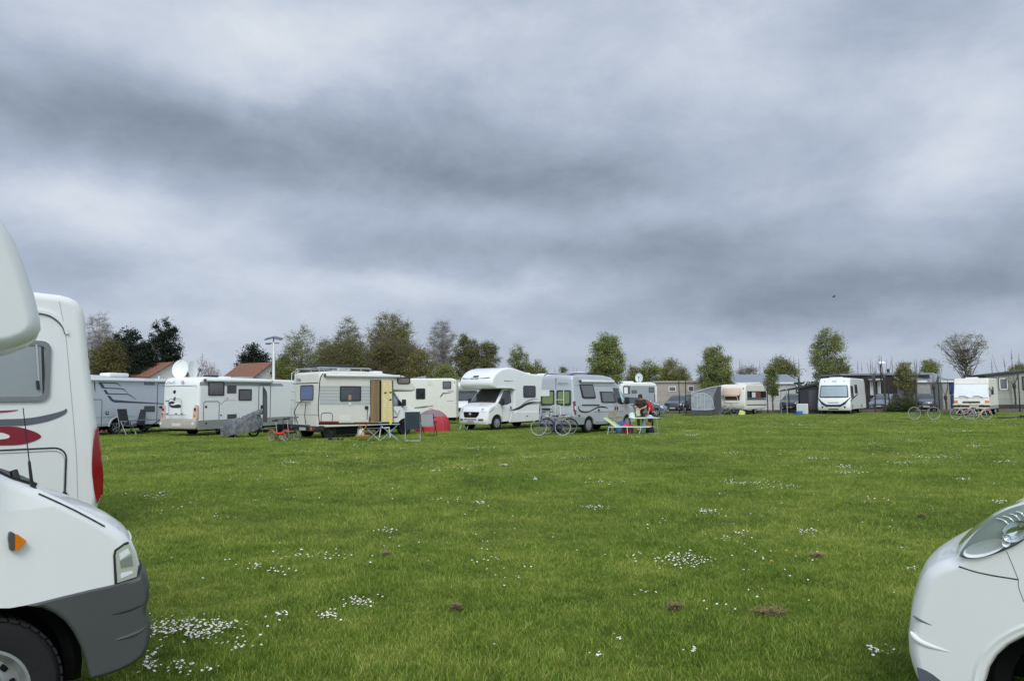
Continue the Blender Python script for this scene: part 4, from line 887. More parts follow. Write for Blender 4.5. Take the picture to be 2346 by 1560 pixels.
for sd in (-1, 1):
    ST.patch('tail_light', [(-.03, .98), (-.015, 1.20), (-.01, 1.42)], .06, REDL, off=.02, cy=sd*.925, ny=3)
    ST.side('tail_light', [(-.01, .84), (.10, .84), (.12, 1.0), (.11, 1.44), (.0, 1.44)], sd, REDL, off=.014)
    ST.side('reversing_light', [(.01, 1.06), (.10, 1.06), (.10, 1.22), (.01, 1.22)], sd, LENS, off=.018)
br = Face(T1, 'B', -.03)
m = MB(); P = lambda u, z, e: (-.09-e, -u, z)
for u in (.02, .50): m.tube([P(u, .75, .05), P(u, 1.95, .05)], .016, 6)
m.tube([P(.02, 1.5, .05), P(.50, 1.5, .05)], .014, 6); m.tube([P(-.02, .78, .30), P(-.02, 1.2, .30), P(.04, 1.25, .30), P(.44, 1.25, .30), P(.50, 1.2, .30), P(.50, .78, .30)], .016, 6)
for e in (.18, .38): m.tube([P(-.5, .78, e), P(.9, .78, e)], .018, 6)
for u in (.02, .5): m.tube([P(u, .78, .02), P(u, .78, .40)], .014, 6)
m.build('bike_rack', mat('rack_white', (224, 226, 224), .4), T1)
MB().box(-.14, -.05, .2, .75, 1.05, 1.13, r=.02).build('plate_holder', DKPL, T1)
fr3 = Face(T1, 'B', -.085); fr3.text('WESTFALIA', [(.12, 2.18), (.72, 2.27)], GREYDEC, px=False, th=.0)
awning(T1, .55, 3.35, .86, -1, 2.32)
roofbox(T1, .2, 1.6, -.6, .3, 2.62, 2.70, ALU, 'roof_rack_panel'); roofbox(T1, 1.5, 2.0, -.25, .25, 2.64, 2.78, WHITE); roofbox(T1, 2.1, 3.0, -.4, .4, 2.60, 2.70, DKPL, 'solar_panel', r=.02)
m = MB()
for y in (-.75, .75): m.tube([(.1, y, 2.60), (.3, y, 2.69), (2.8, y, 2.69), (3.0, y, 2.58)], .02, 6)
m.build('roof_rail', STEELD, T1)
wheels(T1, (1.13, 4.42), .96, .355, .21, 'cap', inset=.01); MB().box(.3, 5.0, -.6, .6, .26, .62).build('underbody', BLACK, T1)
for x in (1.13, 4.42):
    for sd in (-1, 1): MB().tube([(xx, sd*.78, z) for xx, z in arc(x, .34, .44, -5, 185, 16)], .07, 6).build('mudguard', BLACK, T1)
# ---------------------------------------------------------------- old beige overcab motorhome
ang = R_(43)
H1 = thing('motorhome', 'old beige overcab motorhome with open wooden door, blue curtain and roof rack', 'motorhome', origin_from_side(730, 30.35, ang, 1.14, -1, 0), ang)
PH = [(0, .52), (.28, .50), (.30, .46), (3.35, .46), (3.35, 1.92), (3.55, 1.97), (4.70, 1.93), (4.84, 1.98), (4.86, 2.08), (4.72, 2.30), (4.45, 2.56), (4.20, 2.63), (2.2, 2.80), (.8, 2.80), (.15, 2.76), (.04, 2.66), (.0, 2.2)]
SH = Shell(PH, 1.14, .10, None, step=.12, ny=8, rf=lambda x, z: 1. if z > .6 else .3); SH.build('coach_body', CREAM, H1)
FH = Face(H1, 'R', -1.14)
wd = [(0, 0)]
FH.stroke('corner_seam', Z2((747, 640), (728, 672), (716, 720), (707, 860), (700, 1010), (703, 1080), (712, 1168)), .03, DKPL, th=.008)
for y0, y1 in ((768, 800), (806, 832), (838, 866), (872, 900), (906, 934), (940, 972)):
    ex = 1257
    for xa, xb in (((718, 928), (1160, ex)) if y0 < 930 else ((718, ex),)):
        FH.poly('grey_stripe', Z2((xa, y0), (xb, y0+2), (xb, y1+2), (xa, y1)), mat('pale_grey_stripe', (176, 180, 180), .5), th=.004)
FH.poly('upper_band', Z2((1490, 752), (1760, 752), (1765, 808), (1490, 790)), mat('pale_grey_stripe', (176, 180, 180), .5), th=.004) if False else None
FH.window(Z2((932, 770), (1156, 932)), r=.05); FH.window(Z2((1545, 672), (1686, 750)), r=.12, gm=mat('tinted_pane', (116, 104, 98), .2, coat=.7))
m = MB().prism(FH.px(Z2((1024, 866), (1052, 866), (1052, 920), (1020, 920))), FH.o, FH.u, FH.v, .0, .018).build('sill_ornament', mat('ornament', (168, 140, 100), .6), H1, 0)
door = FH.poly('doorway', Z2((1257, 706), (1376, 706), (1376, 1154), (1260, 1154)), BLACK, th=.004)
cur = MB(); CURT = mat('brown_curtain', (150, 130, 98), .85, var=.2, vs=3, stretch=(6, 6, .3)); q = FH.px(Z2((1262, 712), (1352, 1150))); a = bbox(q); n = 26
vs = []; fs = []
for i in range(n+1):
    u = a[0]+(a[1]-a[0])*i/n; e = .035+.025*math.sin(i*1.7)+.01*math.sin(i*3.1)
    for z in (a[2], a[3]): P3 = FH.o+FH.u*u+FH.v*z+FH.n*e; vs.append(tuple(P3))
for i in range(n): fs.append((2*i, 2*i+2, 2*i+3, 2*i+1))
MB().add(vs, fs).build('door_curtain', CURT, H1, 60)
PINE = mat('pale_yellow_door_lining', (226, 208, 150), .6, var=.08, vs=5, stretch=(1, 1, .4))
od = FH.poly('open_door', Z2((1376, 716), (1484, 716), (1494, 1158), (1380, 1154)), PINE, th=.05)
for (x, y, s_) in ((1412, 842, 1), (1468, 838, 1), (1466, 918, 1)): FH.poly('door_hook', Z2((x-14, y-3), (x+14, y-7), (x+12, y+5), (x-6, y+8)), BLACK, th=.07, parent=od)
for x, y in ((1400, 880), (1405, 908), (1412, 940), (1408, 968), (1405, 990), (1470, 870), (1478, 890), (1474, 940), (1472, 965), (1470, 988), (1405, 752), (1465, 752), (1426, 925)): FH.rect('shell_ornament', Z2((x-7, y-6), (x+7, y+6)), mat('shells', (240, 236, 220), .5), r=.02, th=.06, parent=od)
FH.stroke('door_frame', Z2((1496, 712), (1498, 900), (1500, 1160)), .05, GREYPL, th=.03, sm=1)
FH.ring('locker_hatch', Z2((730, 1060), (852, 1160)), w=.03, r=.12, mt=GREYDEC)
FH.poly('red_reflector_band', Z2((712, 1148), (920, 1148), (920, 1166), (712, 1168)), mat('red_band', (150, 44, 40), .5), th=.01)
FH.rect('vent_cover', Z2((940, 1092), (1048, 1148)), CREAMLT, r=.01, th=.015)
FH.rect('socket_cover', Z2((1200, 985), (1232, 1018)), DKPL, r=.03, th=.05); FH.stroke('power_cable', Z2((1226, 1010), (1226, 1060), (1222, 1130)), .012, DKPL, th=.03)
FH.rect('small_lamp', Z2((1028, 950), (1048, 974)), WHITE, r=.01, th=.04)
FH.poly('plinth', Z2((705, 1168), (1640, 1160), (1640, 1178), (705, 1186)), BLACK, th=.003)
awning(H1, .25, 3.95, 1.14, -1, 2.60, mt=WHITE)
# rear wall
fb = Face(H1, 'B', 0)
fb.window([(-.42+.0, 1.58), (.72, 2.22)], px=False, r=.08, gm=mat('blue_curtain', (96, 110, 150), .5, var=.15, vs=6, coat=.5), fm=GREYPL)
fb.stroke('rear_seam', [(-1.1, 2.30), (1.1, 2.30)], .03, DKPL, px=False, sm=1)
fb.stroke('rear_seam', [(-1.1, .98), (1.1, .98)], .012, GREYDEC, px=False, sm=1)
ladder(H1, fb, -.92, .75, 2.75); fb.text('Hobby', [(-.80, 2.40), (-.42, 2.54)], GREYDEC, px=False)
m = MB(); P = lambda u, z, e: (-e, -u, z)
m.tube([P(-.55, .6, .05), P(-.5, 1.1, .25), P(-.35, 1.45, .12), P(-.2, 1.55, .05)], .016, 6); m.tube([P(.15, .6, .05), P(.45, .95, .25), P(.4, 1.3, .2), P(.15, 1.5, .05)], .016, 6)
m.tube([P(-.7, 1.5, .06), P(.55, 1.5, .06)], .014, 6); m.tube([P(-.2, 1.55, .1), P(.05, 1.5, .25), P(.3, 1.5, .1)], .014, 6); m.tube([P(-.8, .56, .25), P(.9, .56, .25)], .02, 6); m.tube([P(-.8, .56, .4), P(.9, .56, .4)], .02, 6)
m.build('bike_rack', mat('black_tube', (40, 42, 44), .5), H1)
MB().box(-.12, .28, -1.12, 1.12, .30, .52, r=.02).build('rear_bumper', DKPL, H1)
for y, mt_ in ((-.98, REDL), (.98, REDL), (-.78, ORANGE)): MB().box(-.15, -.11, y-.1, y+.1, .34, .48, r=.01).build('tail_light', mt_, H1)
MB().box(-.15, -.11, -.3, .22, .34, .46).build('number_plate', PLATE, H1)
# cab of the old type
cabm = WHITE2
WHc = cab_W(1.0, nose=.2, nx0=4.3, nx1=5.3, crown=.04, tum=.13, tz=1.1)
PC1 = [(3.2, .46), (3.98, .46)]+arc(4.36, .32, .40, 165, 8, 10)+[(4.82, .34), (5.05, .36), (5.10, .5), (5.09, .78), (5.05, 1.0), (4.95, 1.10), (4.70, 1.25), (4.40, 1.36), (3.90, 1.90), (3.8, 1.96), (3.2, 1.98)]
SCb = Shell(PC1, 1.0, .07, WHc, step=.09, cuts=[('z', 1.1)], rf=lambda x, z: .4 if z < .8 else 1.); SCb.build('cab_body', cabm, H1)
for sd in (-1, 1):
    sw = SCb.side('side_window', [(3.42, 1.30), (3.42, 1.86), (3.82, 1.86), (4.28, 1.34), (4.28, 1.28)], sd, GLASS, off=.010)
    SCb.side('insulating_mat', [(3.46, 1.33), (3.46, 1.82), (3.76, 1.82), (4.0, 1.52), (4.0, 1.33)], sd, mat('quilted_foil', (150, 160, 170), .25, metal=.7, var=.35, vs=16), off=.013, parent=sw)
    SCb.side('door_handle', [(3.45, 1.02), (3.45, 1.20), (3.53, 1.20), (3.53, 1.02)], sd, DKPL, off=.03)
    SCb.side('rub_strip', [(3.3, .78), (3.95, .78), (3.95, .82), (3.3, .82)], sd, DKPL, off=.02)
    SCb.side('cab_decal', [(3.72, 1.12), (3.82, 1.12), (3.95, .93), (4.05, 1.12), (4.12, 1.12), (3.99, .84), (3.92, .84)], sd, mat('pale_grey_stripe', (176, 180, 180), .5), off=.006)
    MB().box(4.12, 4.26, sd*1.16-.09, sd*1.16+.09, 1.30, 1.58, r=.03).tube([(4.2, sd*.95, 1.2), (4.25, sd*1.12, 1.35)], .02, 6).build('wing_mirror', DKPL, H1)
SCb.patch('windscreen', [(4.38, 1.38), (3.92, 1.88)], [.88, .8], GLASS, off=.012)
SCb.patch('front_bumper', [(5.09, .36), (5.12, .5), (5.10, .68)], .98, DKPL, off=.03); SCb.patch('radiator_grille', [(5.09, .74), (5.06, .96)], .5, DKPL, off=.01)
# roof rack and gear
m = MB()
for y in (-.95, .95): m.tube([(.02, y, 2.90), (.15, y, 2.93), (2.5, y, 2.93), (2.6, y, 2.88)], .028, 6)
for x in (.12, .75, 1.4, 2.1): m.tube([(x, -.95, 2.93), (x, .95, 2.93)], .02, 6); m.tube([(x, -.95, 2.93), (x, -.95, 2.76)], .018, 6); m.tube([(x, .95, 2.93), (x, .95, 2.76)], .018, 6)
m.build('roof_rack', ALU, H1)
MB().box(1.55, 2.65, -.9, -.1, 2.90, 2.94, M=Matrix.Translation((0, 0, 0))).build('solar_panel', mat('solar', (34, 38, 48), .15, coat=.8), H1)
m = MB().box(.35, 2.2, -.25, .55, 2.95, 3.10, r=.07, seg=3).build('roof_box', DKPL, H1); roofbox(H1, 3.2, 3.7, -.2, .25, 2.70, 2.86, WHITE, r=.05)
MB().box(1.1, 1.6, -.92, -.7, 2.84, 2.92).build('folded_board', WHITE, H1)
wheels(H1, (.58, 4.36), 1.0, .32, .2, 'dark', inset=-.02); MB().box(.2, 4.6, -.7, .7, .26, .62).box(.9, 1.9, -1.02, -.6, .14, .50, r=.02).build('chassis', BLACK, H1)
# ---------------------------------------------------------------- white motorhome with big dish, tail towards us
ang = R_(66)
K1 = thing('motorhome', 'white motorhome with big white satellite dish, long awning and grey skirt', 'motorhome', origin_from_side(453, 33.2, ang, 1.12, -1, 0), ang)
def WK(x, y, z):
    return (x+.09*(abs(y)/1.12)**3*(1 if x < .4 else 0), y, z)
PK = [(.10, .34), (1.75, .36), (7.4, .36), (7.6, .6), (7.6, 1.0), (7.4, 1.4), (7.0, 2.2), (6.8, 2.5), (6.4, 2.62), (3.5, 2.66), (.35, 2.68), (.16, 2.62), (.05, 2.46), (.0, 2.2), (.0, .8), (.04, .5)]
SK = Shell(PK, 1.12, .11, WK, step=.12, ny=10, nr=4, rf=lambda x, z: 1. if z > .7 else .4); SK.build('coach_body', WHITE, K1)
FK = Face(K1, 'R', -1.12)
SKIRT = mat('grey_skirt', (142, 144, 142), .5, var=.08)
FK.poly('side_skirt', [(.05, .30), (6.6, .34), (6.6, .74), (.05, .72)], SKIRT, px=False, th=.015)
FK.poly('upper_band', [(.12, 2.28), (5.6, 2.30), (5.4, 2.44), (.12, 2.44)], mat('band_grey', (150, 154, 158), .45), px=False, th=.004)
for a in (((1364, 800), (1527, 945)), ((1682, 876), (1815, 995))): FK.window(Z1(*a), r=.04, gm=GLASSG)
FK.rect('vent_panel', Z1((1562, 836), (1657, 922)), GREYPL, r=.01, th=.015); FK.rect('vent_panel', Z1((1562, 1142), (1660, 1185)), GREYPL, r=.01, th=.012)
FK.ring('locker_hatch', Z1((1316, 1008), (1472, 1320)), w=.028, r=.1, mt=GREYPL)
for p in ((1330, 1052, 1348, 1074), (1330, 1228, 1348, 1246), (1488, 1146, 1502, 1156)): FK.rect('hatch_latch', Z1((p[0], p[1]), (p[2], p[3])), DKPL, r=.01, th=.02)
FK.ring('entrance_door', Z1((1896, 830), (2010, 1300)), w=.04, r=.14, mt=GREYPL)
f = FK.poly('door_window', smooth_pts(Z1((1936, 1225), (1934, 870), (1950, 866), (1968, 890), (1980, 950), (1980, 1225)), 2), GREYPL, th=.02)
FK.rect('pane', Z1((1942, 940), (1974, 1215)), GLASSG, r=.03, th=.026, parent=f)
FK.rect('door_handle', Z1((1914, 1046), (1938, 1102)), DKPL, r=.02, th=.03)
FK.stroke('script_decal', Z1((1492, 1040), (1530, 1005), (1568, 965), (1560, 1000)), .018, GREYDEC, th=.004, sm=3); FK.stroke('script_decal', Z1((1540, 1000), (1600, 995), (1660, 997)), .012, GREYDEC, th=.004, sm=3)
awning(K1, .35, 4.6, 1.12, -1, 2.52)
MB().box(3.7, 4.4, -1.5, -1.12, .16, .20).tube([(3.8, -1.4, .18), (3.8, -1.4, 0)], .015, 5).tube([(4.3, -1.4, .18), (4.3, -1.4, 0)], .015, 5).build('entrance_step', ALU, K1)
# tail
BEIGEB = mat('weathered_bumper', (176, 170, 160), .5, var=.12, vs=3)
MB().box(-.12, .14, -1.10, 1.10, .32, .80, r=.09, seg=3).build('rear_bumper', BEIGEB, K1)
fb = Face(K1, 'B', -.005)
for u in (-1.0, .98):
    q = MB().prism(smooth_pts([(u-.13, .80), (u-.11, 1.10), (u-.02, 1.38), (u+.06, 1.42), (u+.12, 1.30), (u+.13, .80)], 3), (.06, 0, 0), (0, -1, 0), (0, 0, 1), -.05, .06).build('tail_light', mat('faded_pink_lens', (206, 178, 172), .3, coat=.5, var=.2, vs=7), K1, 0)
    MB().prism(rr(u-.08, u+.06, 1.14, 1.28, .05), (.0, 0, 0), (0, -1, 0), (0, 0, 1), 0, .01).build('lens', REDL, q, 0)
    MB().prism(rr(u-.08, u+.02, .86, .98, .04), (.0, 0, 0), (0, -1, 0), (0, 0, 1), 0, .01).build('lens', ORANGE, q, 0)
    MB().prism(rr(u-.06, u+.06, .52, .64, .05), (-.12, 0, 0), (0, -1, 0), (0, 0, 1), -.02, .01).build('fog_lamp', LENS, K1, 0)
fb.stroke('roofline_seam', [(-1.08, 2.28), (1.08, 2.28)], .016, GREYDEC, px=False, sm=1)
MB().prism(rr(-.28, .26, .46, .60, .01), (-.12, 0, 0), (0, -1, 0), (0, 0, 1), -.01, .012).build('number_plate', PLATE, K1, 0)
bikerack(K1, fb, -.15, .96, 1.70, wd=.78)
fb.stroke('script_decal', [(-.85, 2.36), (-.7, 2.46), (-.5, 2.42), (-.3, 2.50)], .02, GREYDEC, px=False, sm=4)
q = MB().lathe([(.075, .0), (.075, .012), (.05, .012), (.05, 0)], o=(0, 0, 0), axis='x', n=20); q.v = [(-.016-p[0], -.2+p[1], 2.44+p[2]) for p in q.v]; q.build('red_ring_emblem', REDDEC, K1)
# dolphin-like black sticker shapes seen as simple marks
for pts in ([(-.42, 2.0), (-.30, 2.10), (-.22, 2.02), (-.30, 1.92)], [(-.36, 1.72), (-.25, 1.80), (-.24, 1.64), (-.36, 1.62)], [(-.72, 1.54), (-.40, 1.58), (-.30, 1.50), (-.62, 1.46)], [(-.66, 1.44), (-.4, 1.40), (.02, 1.44), (.12, 1.30), (-.3, 1.28), (-.52, 1.32)]):
    fb.poly('sticker', smooth_pts(pts+pts[:1], 3)[:-1], LETTER, px=False, th=.004)
dish(K1, .55, .62, 2.60, .44, face=(.12, -.93, .22), arm=False); dish(K1, .95, .25, 2.56, .44, face=(.93, -.16, .15), name='folded_dish', mt=WHITE2)
roofbox(K1, 2.4, 2.9, -.2, .3, 2.66, 2.76); roofbox(K1, 3.4, 4.2, -.4, .4, 2.66, 2.76, mat('dome_grey', (150, 156, 160), .3)); roofbox(K1, 1.5, 2.0, -.3, .2, 2.66, 2.80, DKPL)
wheels(K1, (1.65, 6.1), 1.06, .33, .2, 'dark'); MB().box(.3, 6.4, -.7, .7, .22, .5).box(1.2, 2.1, -1.13, 1.13, .30, .42).build('underbody', BLACK, K1)
SK.patch('windscreen', [(7.39, 1.42), (7.2, 1.8), (7.0, 2.2)], [1.0, .96, .9], GLASS, off=.012)
# ---------------------------------------------------------------- grey motorhome partly hidden at the left
ang = R_(72)
G1 = thing('motorhome', 'grey motorhome with dark angular stripes and white roof air conditioner', 'motorhome', origin_from_side(215, 34.5, ang, 1.14, -1, 0), ang)
FG = Face(G1, 'R', -1.14); wx = FG.px(ZA((630, 1290)))[0][0]
PG = [(-2.0, .40), (wx-.48, .42)]+arc(wx, .34, .46, 170, 8, 12)+[(wx+.48, .42), (6.3, .40), (6.9, .5), (6.95, .9), (6.5, 1.25), (5.9, 1.9), (5.4, 2.55), (4.9, 2.74), (-1.8, 2.78), (-2.0, 2.6)]
SG = Shell(PG, 1.14, .10, None, step=.14, rf=lambda x, z: 1. if z > .9 else .3); SG.build('coach_body', SILVER2, G1)
FG = Face(G1, 'R', -1.14)
STR = mat('dark_stripe', (72, 78, 90), .4)
wx = FG.px(ZA((630, 1290)))[0][0]
awning(G1, -1.6, 5.2, 1.14, -1, 2.62)
for pts, wds in ([((235, 335), (600, 345), (640, 360), (705, 405)), [.05, .05, .05, .015]], [((330, 445), (720, 462), (770, 480), (855, 548)), [.05, .05, .05, .012]], [((400, 570), (850, 578), (900, 600), (1030, 692)), [.05, .05, .05, .012]], [((560, 722), (900, 742), (1300, 762), (1612, 780)), [.13, .09, .06, .04]]):
    FG.stroke('angular_stripe', ZA(*pts), wds, STR, sm=1)
for pts in (((230, 330), (310, 345), (380, 455), (305, 450)), ((335, 485), (395, 485), (455, 575), (385, 570)), ((415, 605), (480, 608), (545, 690), (640, 715), (640, 742), (530, 738), (480, 700))):
    FG.poly('angular_stripe', ZA(*pts), STR, th=.004)
FG.rect('window', ZA((1200, 262), (1415, 385)), GLASSG, r=.02, th=.02); FG.rect('vent_grille', ZA((1195, 825), (1415, 943)), GREYPL, r=.02, th=.015)
FG.ring('locker_hatch', ZA((60, 690), (292, 1270)), w=.03, r=.12, mt=GREYPL); FG.ring('entrance_door', ZA((1480, 345), (1760, 1200)), w=.035, r=.12, mt=GREYPL)
FG.rect('socket_box', ZA((382, 938), (442, 1000)), DKPL, r=.02, th=.02); FG.rect('socket_cap', ZA((400, 955), (425, 980)), WHITE, r=.02, th=.03); FG.rect('door_handle', ZA((1508, 830), (1580, 868)), DKPL, r=.05, th=.03)
FG.poly('side_window', ZA((140, 300), (165, 330), (168, 540), (150, 470)), GLASS, th=.01)
FG.poly('skirt_line', [(-.4, .85), (2.4, .85), (2.4, .87), (-.4, .87)], SILVERLO, px=False, th=.01); FG.poly('skirt_line', [(-.4, .52), (2.5, .52), (2.5, .54), (-.4, .54)], SILVERLO, px=False, th=.01)
MB().tube([(x, -1.13, z) for x, z in arc(wx, .34, .50, 172, 8, 16)], .05, 8).build('arch_flare', mat('arch_flare_grey', (176, 182, 184), .4), G1)
q = FG.px(ZA((530, 130), (1070, 130))); roofbox(G1, q[0][0], q[1][0]-.4, -1.0, -.3, 2.76, 2.98, WHITE, 'air_conditioner', r=.08)
roofbox(G1, -1.8, q[0][0]+.3, -.9, 0, 2.76, 2.84, WHITE, 'roof_hatch')
MB().tube([(4.3, -.8, 2.74), (4.3, -.8, 2.9)], .03, 8).build('vent_pipe', WHITE, G1)
wheels(G1, (wx, 5.2), 1.06, .345, .21, 'alloy', inset=.0); MB().box(-1.8, 6.2, -.7, .7, .24, .6).build('underbody', BLACK, G1)
# ---------------------------------------------------------------- white motorhome behind the tent
ang = R_(181)
U1 = thing('motorhome', 'white motorhome standing behind the red tent with two dark windows', 'motorhome', origin_from_side(1046, 46.0, ang, 1.13, 1, 0), ang)
PU = [(0, .40), (.6, .38), (5.0, .38), (5.0, 1.98), (5.2, 2.05), (5.6, 2.2), (5.4, 2.6), (4.9, 2.84), (.3, 2.84), (.06, 2.76), (0, 2.6)]
Shell(PU, 1.13, .10, None, step=.16, rf=lambda x, z: 1. if z > .6 else .4).build('coach_body', mat('cream_white', (222, 222, 212), .4, var=.04), U1)
FU = Face(U1, 'L', 1.13)
FU.window(ZC((722, 326), (914, 494)), r=.06, gm=GLASSG); FU.window(ZC((126, 484), (334, 724)), r=.06); FU.rect('vent_grille', ZC((395, 320), (505, 415)), CREAM, r=.02, th=.02)
FU.text('Summer', ZC((835, 530), (975, 563)), LETTER); FU.stroke('chevron_decal', ZC((660, 684), (700, 640), (730, 595), (915, 585)), [.03, .10, .09, .02], GREYDEC, sm=1)
FU.stroke('stripe_decal', ZC((90, 920), (300, 900), (515, 868)), [.05, .10, .03], GREYDEC, sm=2); FU.rect('notice', ZC((395, 885), (505, 945)), mat('pinkish_notice', (216, 204, 200), .5), r=.01); FU.stroke('locker_line', ZC((820, 765), (985, 765)), .02, GREYDEC, sm=1)
FU.poly('tail_marker', ZC((985, 322), (998, 322), (998, 360), (985, 360)), DKPL)
roofbox(U1, 4.0, 4.6, -.2, .5, 2.84, 3.02, WHITE, r=.06); roofbox(U1, 2.0, 2.7, -.2, .4, 2.84, 2.90); MB().box(1.95, 2.85, -.3, .5, 2.94, 2.98, r=.015, M=Matrix.Rotation(R_(9), 4, 'Y') @ Matrix.Translation((-.45, 0, .3))).build('open_skylight', mat('smoked_skylight', (140, 150, 158), .2, coat=.5), U1)
van_like = Shell([(4.9, .38), (5.5, .38), (6.5, .4), (6.6, .9), (6.3, 1.2), (5.9, 1.4), (5.3, 2.05), (4.9, 2.1)], 1.0, .08, None); van_like.build('cab_body', WHITE2, U1)
for sd in (-1, 1): van_like.side('side_window', [(5.0, 1.35), (5.0, 1.95), (5.3, 1.95), (5.85, 1.38)], sd, GLASS)
wheels(U1, (1.25, 5.6), 1.05, .33, .2, 'steel'); MB().box(.3, 6, -.7, .7, .22, .5).build('underbody', BLACK, U1)
# ---------------------------------------------------------------- white motorhome peeking out behind
ang = R_(-100)
X1 = thing('motorhome', 'white motorhome almost hidden between the tent camp and the overcab motorhome', 'motorhome', origin_from_side(1098, 53, ang, 1.0, 1, 0), ang)
van_cab(X1, xr=-1.3, body=WHITE2)
Shell([(-5, .4), (-1.2, .4), (-1.2, 2.1), (-.7, 2.25), (-.6, 2.45), (-.9, 2.72), (-4.9, 2.75), (-5, 2.6)], 1.12, .1, None).build('coach_body', WHITE2, X1)
wheels(X1, (0, -3.5), 1.0, .33, .2, 'steel')
X2 = thing('motorhome', 'white motorhome seen side-on in the gap right of the one behind the tent', 'motorhome', origin_from_side(1066, 57, R_(180), 1.1, 1, 0), R_(180))
Shell([(0, .4), (5.2, .4), (5.2, 2.6), (.2, 2.62), (0, 2.4)], 1.1, .1, None).build('coach_body', WHITE2, X2)
fx = Face(X2, 'L', 1.1); fx.window(ZC((1020, 505), (1075, 722)), r=.04); fx.rect('door_lock', ZC((1142, 700), (1168, 725)), DKPL, th=.02)
wheels(X2, (1.2, 4.4), 1.0, .33, .2, 'steel')
# ================================================================== FAR VEHICLES
# ---- cars
def car(name, label, loc, rz, paint, kind='mpv', group=None, plate_txt=''):
    c = thing(name, label, 'car', loc, rz, group)
    if kind == 'mpv':
        P = [(-1.02, .30), (-.38, .28)]+arc(0, .32, .37, 172, 8, 10)+[(.42, .24), (.80, .24), (.93, .34), (.95, .50), (.92, .66), (.85, .78), (.60, .90), (.25, 1.00), (.02, 1.06), (-.55, 1.38), (-1.0, 1.55), (-1.5, 1.63), (-2.4, 1.64), (-3.1, 1.58), (-3.45, 1.30), (-3.66, 1.02), (-3.74, .8), (-3.74, .45), (-3.6, .32), (-3.25, .28)]+arc(-2.82, .32, .37, 172, 8, 10)[0:]+[(-2.4, .28)]
        hw, hz = .92, 1.06; win = [(-.12, 1.06), (-.60, 1.33), (-1.0, 1.47), (-1.5, 1.54), (-2.4, 1.55), (-3.0, 1.50), (-3.3, 1.28), (-3.2, 1.12), (-2.0, 1.04), (-.9, 1.01)]; ws = [(-.04, 1.09), (-.55, 1.38), (-1.0, 1.55)]; rw = [(-3.16, 1.54), (-3.44, 1.30), (-3.58, 1.10)]
    else:
        P = [(-1.02, .32), (-.40, .30)]+arc(0, .34, .40, 172, 8, 10)+[(.44, .28), (.74, .28), (.86, .40), (.87, .62), (.83, .80), (.74, .93), (.45, 1.02), (.10, 1.08), (-.08, 1.14), (-.60, 1.50), (-.85, 1.62), (-1.4, 1.70), (-2.4, 1.70), (-3.0, 1.62), (-3.3, 1.2), (-3.42, .95), (-3.42, .5), (-3.3, .35), (-3.05, .32)]+arc(-2.62, .34, .40, 172, 8, 10)+[(-2.2, .30)]
        hw, hz = .91, 1.1; win = [(-.22, 1.14), (-.62, 1.42), (-.9, 1.54), (-1.4, 1.60), (-2.4, 1.60), (-2.95, 1.52), (-3.15, 1.2), (-2.0, 1.10)]; ws = [(-.12, 1.16), (-.60, 1.50), (-.82, 1.61)]; rw = [(-3.05, 1.58), (-3.28, 1.2)]
    P = P[::-1] if False else P
    def W(x, y, z):
        t = abs(y)/hw; g = min(max((x-.1)/.8, 0), 1); g2 = min(max((-3.0-x)/.7, 0), 1)
        return (x-.26*g*t**2.6+.15*g2*t**2.6, y*(1-.36*max(z-hz+.05, 0)), z+(.05*(1-t*t) if z > 1.4 else .02*(1-t*t) if z > .85 else 0))
    # order: bottom from rear to front must be monotone: rebuild outline
    fr = [p for p in P]
    if kind == 'mpv': bot = [(-3.6, .32), (-3.25, .28)]+arc(-2.82, .32, .37, 172, 8, 10)+[(-2.4, .28), (-.38, .28)]+arc(0, .32, .37, 172, 8, 10); rest = [p for p in P[P.index((.42, .24)):P.index((-3.6, .32))]]
    else: bot = [(-3.3, .35), (-3.05, .32)]+arc(-2.62, .34, .40, 172, 8, 10)+[(-2.2, .30), (-.40, .30)]+arc(0, .34, .40, 172, 8, 10); rest = [p for p in P[P.index((.44, .28)):P.index((-3.3, .35))]]
    S = Shell(bot+rest, hw, .08, W, step=.11, ny=10, cuts=[('z', hz-.05)], rf=lambda x, z: .35 if z < .6 else 1.); S.build('body', paint, c)
    S.patch('windscreen', ws, [.80, .72, .62], GLASS, off=.010); S.patch('rear_screen', rw[::-1], [.68, .66], GLASS, off=.010)
    wb = -2.82 if kind == 'mpv' else -2.62; nx = .93 if kind == 'mpv' else .86
    for sd in (-1, 1):
        S.side('side_window', win, sd, GLASS, off=.008)
        S.side('door_seam', [(-1.45, .45), (-1.42, 1.5), (-1.40, 1.5), (-1.43, .45)], sd, DKPL, off=.010); S.side('window_trim', [(-.9, 1.0), (-2.0, 1.03), (-3.2, 1.11), (-3.2, 1.09), (-2.0, 1.01), (-.9, .98)], sd, CHROME, off=.01)
        S.patch('headlight', [(nx-.02, .66), (nx-.10, .76), (nx-.30, .86)], [.14, .17, .06], LENS, off=.008, cy=sd*.66)
        S.side('headlight', [(nx-.12, .66), (nx-.42, .74), (nx-.55, .86), (nx-.3, .84), (nx-.14, .76)], sd, LENS, off=.006)
        S.patch('fog_lamp', [(nx, .40), (nx, .48)], .09, LENSD, off=.01, cy=sd*.62)
        S.patch('tail_light', [(wb-.88, .85), (wb-.80, 1.05)] if kind == 'mpv' else [(wb-.79, .9), (wb-.74, 1.1)], .12, REDL, off=.01, cy=sd*.72)
        MB().box(-.62, -.46, sd*1.0-.09, sd*1.0+.09, 1.02, 1.17, r=.04).build('wing_mirror', paint, c)
